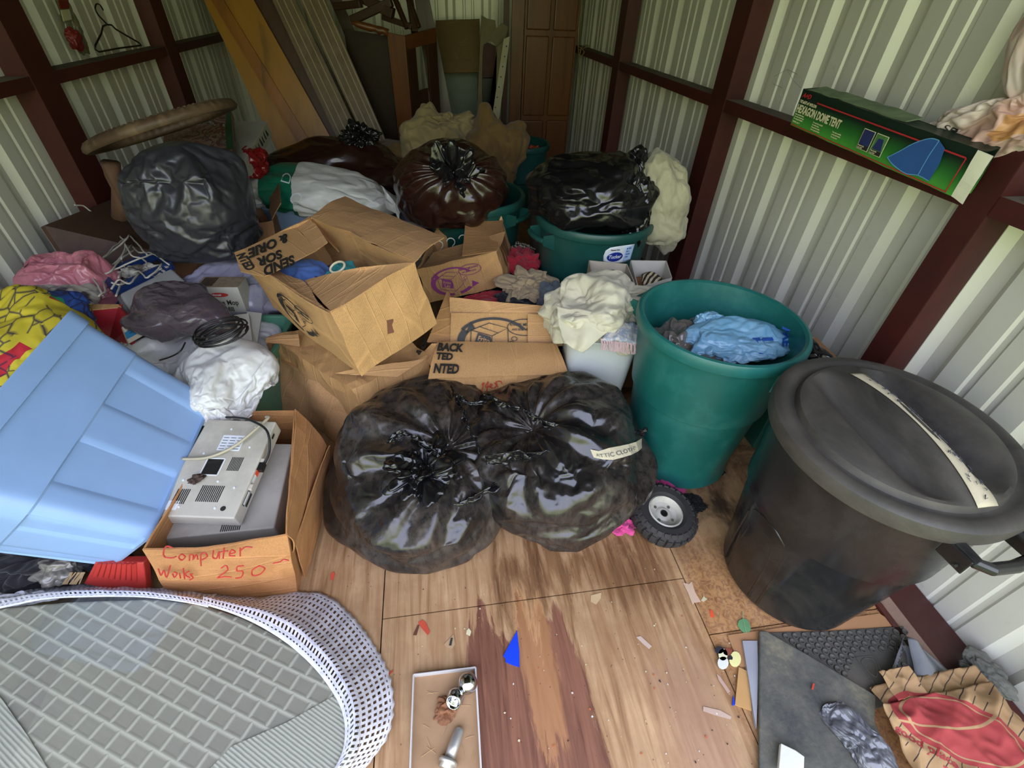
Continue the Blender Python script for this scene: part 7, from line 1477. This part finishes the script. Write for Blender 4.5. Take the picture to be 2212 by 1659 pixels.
# rubber mat, folded over
RUB = plain('black_rubber', '#46433d', .75, .15, .3, 90, dirt='#5a5040'); RUB2 = N('muddy_rubber'); RUB2.col(RUB2.ramp(RUB2.noise(6, 8, rough=.75), [(.35, C('#373837')), (.55, C('#57554b')), (.72, C('#82785f'))])); RUB2.rough(.85); RUB2.bump(RUB2.noise(60, 5), .5, .003)
mt_ = thing('rubber_mat', 'muddy black rubber mat with raised rings, one half folded over', 'mat', loc=pz(1800, 1450, 0))
P = [pz(x, y, .010) for x, y in ((1655, 1366), (1800, 1362), (1952, 1352), (1962, 1385), (1985, 1440), (1960, 1500), (1900, 1530), (1800, 1540), (1700, 1500))]; g = G(); g.prism(P[::-1], (0, 0, 1), .008); g.obj('mat_base', RUB, mt_, bevel=.002)
A_, B2_, Cc = pz(1652, 1368, .011), pz(1952, 1356, .011), pz(1900, 1500, .011); ud = (B2_ - A_); 
for j in range(8):
    for i in range(15):
        p = A_ + ud * ((i + .7 + .0 * (j % 2)) / 15.2) + V((0.012, -.0175, 0)) * (j + .75) * 1.0; q2 = proj_ = None
        c3 = RC.T @ (np.array(p) - EYE); X_, Y_ = CX + F_ * c3[0] / c3[2], CY + F_ * c3[1] / c3[2]
        if X_ > 1955 or Y_ > 1500: continue
        if (Y_ - 1362) > (X_ - 1665) * .60 + 4: continue
        if 1845 < X_ < 1925 and Y_ > 1412: continue
        g = G(); g.lathe([(.0092, 0), (.0088, .0035), (.0072, .0038), (.0062, .0012), (0, .0010)], 16, c=p); g.obj('raised_ring', RUB, mt_, smooth=True)
g = G(); Fq = frame(pz(1848, 1420, .0115), ud, (0, 1, 0)); stroke(g, [(0, 0), (.062, .002), (.05, -.075), (.012, -.08), (0, 0)], .0016, Fq, lift=.0012); stroke(g, smooth_path([(.01, -.012), (.03, -.004), (.052, -.012), (.042, -.04), (.028, -.055), (.014, -.035), (.01, -.012)]), .0018, Fq, lift=.0012); g.obj('moulded_crest', RUB2.m, mt_)
q = G(); tri = [pz(1641, 1362, .024), pz(1655, 1362, .024), pz(1760, 1422, .026), pz(1893, 1502, .022), pz(1890, 1560, .022), pz(1960, 1700, .02), pz(1640, 1720, .02), pz(1640, 1520, .022)]; q.prism(tri[::-1], (0, 0, 1), .011); q.obj('folded_half', RUB2.m, mt_, bevel=.004)
# plastic sheeting beyond the mat
q = G(); a, b_, c_, d_ = pz(1925, 1480, .04), pz(2085, 1478, .03), pz(1965, 1372, .03), pz(1958, 1375, .05)
GPS = plain('grey_plastic_film', '#77787a', .25, .15, .3, 30); ps = thing('plastic_sheet', 'curled grey plastic sheet behind the paper bag, by the wall', 'plastic', loc=pz(1990, 1450, 0))
q = G(); q.sheet((pz(1918, 1468, .05), pz(1990, 1500, .02), pz(1985, 1400, .03), pz(1955, 1374, .05)), 16, 16, .002, fn=lambda u, v: -.03 * math.sin(u * 3.0)); q.sheet((pz(1985, 1490, .03), pz(2085, 1470, .02), pz(2000, 1400, .03), pz(1960, 1376, .04)), 16, 16, .002, fn=lambda u, v: .012 * math.sin(u * 5)); q.crumple(.003, 9, 3); q.obj('sheet', GPS, ps, smooth=True)
o = blob('insulation_wad', pz(2110, 1450, .02) + V((.02, -.01, 0)), (.05, .065, .035), plain('grey_insulation', '#5f5f56', .9, .3, .9, 90), 119, lump=.2, lsc=2, sub=5, shrink=.1, frames=8); setp(o, 'grey mossy wad of insulation against the wall base', 'insulation')
o = blob('foil_bag', pz(1868, 1600, .047), (.050, .095, .022), m_bag('foil_film', '#606064', .10, .5, '#2c2a2a', 1.6, .7, wr=8), 120, lump=.12, lsc=2, hi=.1, box=.4, bend=.05, sub=6, shrink=.18, frames=12, M=Matrix.Rotation(math.radians(12), 3, 'Z')); setp(o, 'shiny grey plastic bag lying on the rubber mat, left of the paper bag', 'bag')
# fast-food paper bag
PB = N('kraft_paper_bag'); Pv = PB.sep(PB.co()); 
pbM = frame(pz(1905, 1520, .07), pz(2150, 1470, .07) - pz(1905, 1520, .07), (0, 1, 0)); 
pb = thing('paper_bag', 'crumpled brown paper bag with a big red round print and black stripes', 'paper bag', M=pbM)
PB.c = PB.c; x, y = Pv[0], Pv[1]
wobx = PB.math('MULTIPLY', PB.math('SUBTRACT', PB.noise(9), .5), .01); xx = PB.math('ADD', x, wobx)
st_ = PB.math('FRACT', PB.math('MULTIPLY', PB.math('SUBTRACT', PB.math('MULTIPLY', xx, .55), y), 34)); stripe = PB.math('MULTIPLY', PB.math('LESS_THAN', st_, .09), PB.math('GREATER_THAN', PB.noise(16), .42))
cx0, cy0 = .165, -.088; dx = PB.math('DIVIDE', PB.math('SUBTRACT', xx, cx0), .115); dy = PB.math('DIVIDE', PB.math('ADD', y, -cy0), .088); dx2 = PB.math('ADD', PB.math('MULTIPLY', dx, .9), PB.math('MULTIPLY', dy, .35)); dy2 = PB.math('SUBTRACT', PB.math('MULTIPLY', dy, .9), PB.math('MULTIPLY', dx, -.15))
rr2 = PB.math('ADD', PB.math('MULTIPLY', dx2, dx2), PB.math('MULTIPLY', dy2, dy2)); red_ = PB.math('LESS_THAN', rr2, 1.0)
ln1 = PB.math('LESS_THAN', PB.math('ABSOLUTE', PB.math('SUBTRACT', dy2, PB.math('MULTIPLY', PB.math('MULTIPLY', dx2, dx2), .3))), .03); ln2 = PB.math('LESS_THAN', PB.math('ABSOLUTE', PB.math('SUBTRACT', rr2, .72)), .035); lns = PB.math('MAXIMUM', ln1, ln2)
kc = PB.ramp(PB.noise(7, 5), [(.3, C('#8f6f4a')), (.7, C('#ab8a60'))]); cc3 = PB.mix(PB.math('MULTIPLY', stripe, PB.math('SUBTRACT', 1.0, red_)), kc, C('#3a2d24')); cc3 = PB.mix(PB.math('MULTIPLY', red_, PB.math('SUBTRACT', 1.0, lns)), cc3, C('#9a3735')); PB.col(cc3); PB.rough(.8); PB.bump(PB.noise(20, 4, typ='RIDGED_MULTIFRACTAL', dist=.6), .5, .006)
def hfun(x, y, sd=0):
    v = V((x, y, sd)); r1 = 1 - abs(noise.noise(v * 11 + V((3, 1, 2)))) * 2; r2 = 1 - abs(noise.noise(v * 24 + V((7, 4, 2)))) * 2
    ed = min(1, max(0, min(x + .01, .03 - y) * 12)); return .016 * r1 + .006 * r2 + .02 * ed - .02
def bagsheet(name, x0, x1, y0, y1, sk, sd=0, z=0, n=70):
    vs = []; 
    for j in range(n + 1):
        for i in range(n + 1):
            u, v = i / n, j / n; x = x0 + (x1 - x0) * u + sk * (1 - v); y = y0 + (y1 - y0) * v + .004 * noise.noise(V((u * 6, v * 6, sd))); vs.append((x, y, hfun(x, y, sd) + z))
    fs = [(j * (n + 1) + i, j * (n + 1) + i + 1, (j + 1) * (n + 1) + i + 1, (j + 1) * (n + 1) + i) for j in range(n) for i in range(n)]
    return mesh(name, vs, fs, PB.m, pb, smooth=True, solid=.0012)
bagsheet('bag_front', .0, .36, -.30, .0, -.05); bagsheet('bag_back', .03, .38, -.28, .05, -.04, sd=3, z=-.022); bagsheet('torn_flap', .06, .16, .0, .075, .0, sd=5, z=-.004, n=36)
RP = plain('bag_red_print', '#9a3735', .7, .08)
for s_, (x, y), ang, sz in (('good place', (-.010, -.060), -50, .030), ('ng.', (.035, -.155), -50, .032)):
    o = text(s_, sz, Matrix.Identity(4), RP, None, bold=.03); R2 = Matrix.Translation((x, y, 0)) @ Matrix.Rotation(math.radians(ang), 4, 'Z'); o.data.transform(R2)
    for v in o.data.vertices: v.co.z = hfun(v.co.x, v.co.y) + .0012 + v.co.z * .3
    o.parent = pb
wb2 = thing('tile_piece', 'broken white tile piece on the folded rubber mat', 'tile', loc=pz(1710, 1630, .03)); g = G(); g.prism([pz(x, y, .045) for x, y in ((1687, 1605), (1718, 1620), (1738, 1634), (1737, 1662), (1682, 1662))][::-1], (0, 0, 1), .014); g.obj('tile', plain('white_tile', '#c9c8bd', .6, .05, .3, 60), wb2, bevel=.002)
# masking tape on the right black bag
mk = thing('masking_tape', 'strip of masking tape with handwriting stuck on the right black bag', 'tape', loc=pz(1350, 972, .40))
run_sims()
# tape laid onto the settled bag surface
def settle_on(ob, x, y):
    dg = bpy.context.evaluated_depsgraph_get(); ev = ob.evaluated_get(dg); inv = ob.matrix_world.inverted() if ob.parent is None else (wm(ob)).inverted()
    o_ = inv @ V(EYE); d_ = (inv.to_3x3() @ V(ray(x, y))).normalized(); ok, loc, nor, _ = ev.ray_cast(o_, d_)
    return (wm(ob) @ loc, (wm(ob).to_3x3() @ nor).normalized()) if ok else (None, None)
# prints follow the settled film they are printed on
for ob, root in PROJ:
    films = [o for o in root.children if o.name.startswith('bag_film')]; Mw = wm(ob); Mi = Mw.inverted(); dg = bpy.context.evaluated_depsgraph_get()
    for v in ob.data.vertices:
        w = Mw @ v.co; best = None
        for f_ in films:
            M_ = wm(f_); i_ = M_.inverted(); d_ = (i_.to_3x3() @ (w - V(EYE))).normalized(); ok, loc, nor, _ = f_.evaluated_get(dg).ray_cast(i_ @ V(EYE), d_)
            if ok:
                q_ = M_ @ loc; n_ = (M_.to_3x3() @ nor).normalized(); n_ = n_ if n_.dot(V(EYE) - q_) > 0 else -n_; q_ = q_ + n_ * .0025
                if best is None or (q_ - V(EYE)).length < (best - V(EYE)).length: best = q_
        if best is not None: v.co = Mi @ best
film = [o for o in bagR.children if o.name.startswith('bag_film')][0]
up_e = [(1276, 970), (1294, 974), (1314, 970), (1334, 968), (1352, 963), (1368, 957), (1384, 950)]; lo_e = [(1284, 988), (1302, 994), (1322, 994), (1342, 989), (1358, 983), (1372, 976), (1384, 970)]
vs = []
for (a, b_), (c_, d_) in zip(up_e, lo_e):
    for k_ in (0, .5, 1):
        x, y = a + (c_ - a) * k_, b_ + (d_ - b_) * k_; p, n_ = settle_on(film, x, y); vs.append((p + n_ * .011) if p is not None else pz(x, y, .36))
fs = [(i * 3 + j, i * 3 + j + 1, i * 3 + j + 4, i * 3 + j + 3) for i in range(6) for j in range(2)]
mesh('tape_strip', vs, fs, TAPE, mk, world=True, solid=.0008)
def quadpt(u, v):
    i = min(int(u * 6), 5); f = u * 6 - i; a = vs[i * 3].lerp(vs[i * 3 + 3], f); b_ = vs[i * 3 + 2].lerp(vs[i * 3 + 5], f); return a.lerp(b_, v)
nrm_t = (vs[3] - vs[0]).cross(vs[2] - vs[0]).normalized(); nrm_t = nrm_t if nrm_t.dot(V(EYE) - vs[0]) > 0 else -nrm_t
o = text('ATTIC CLOTHING', 1.0, Matrix.Identity(4), PEN, None, name='handwriting', extr=0.0); xs = [v.co.x for v in o.data.vertices]; mx = max(xs)
for v in o.data.vertices: v.co = quadpt(.08 + .88 * v.co.x / mx, .72 - .5 * v.co.y) + nrm_t * .007
inv = wm(mk).inverted(); o.data.transform(inv); o.parent = mk
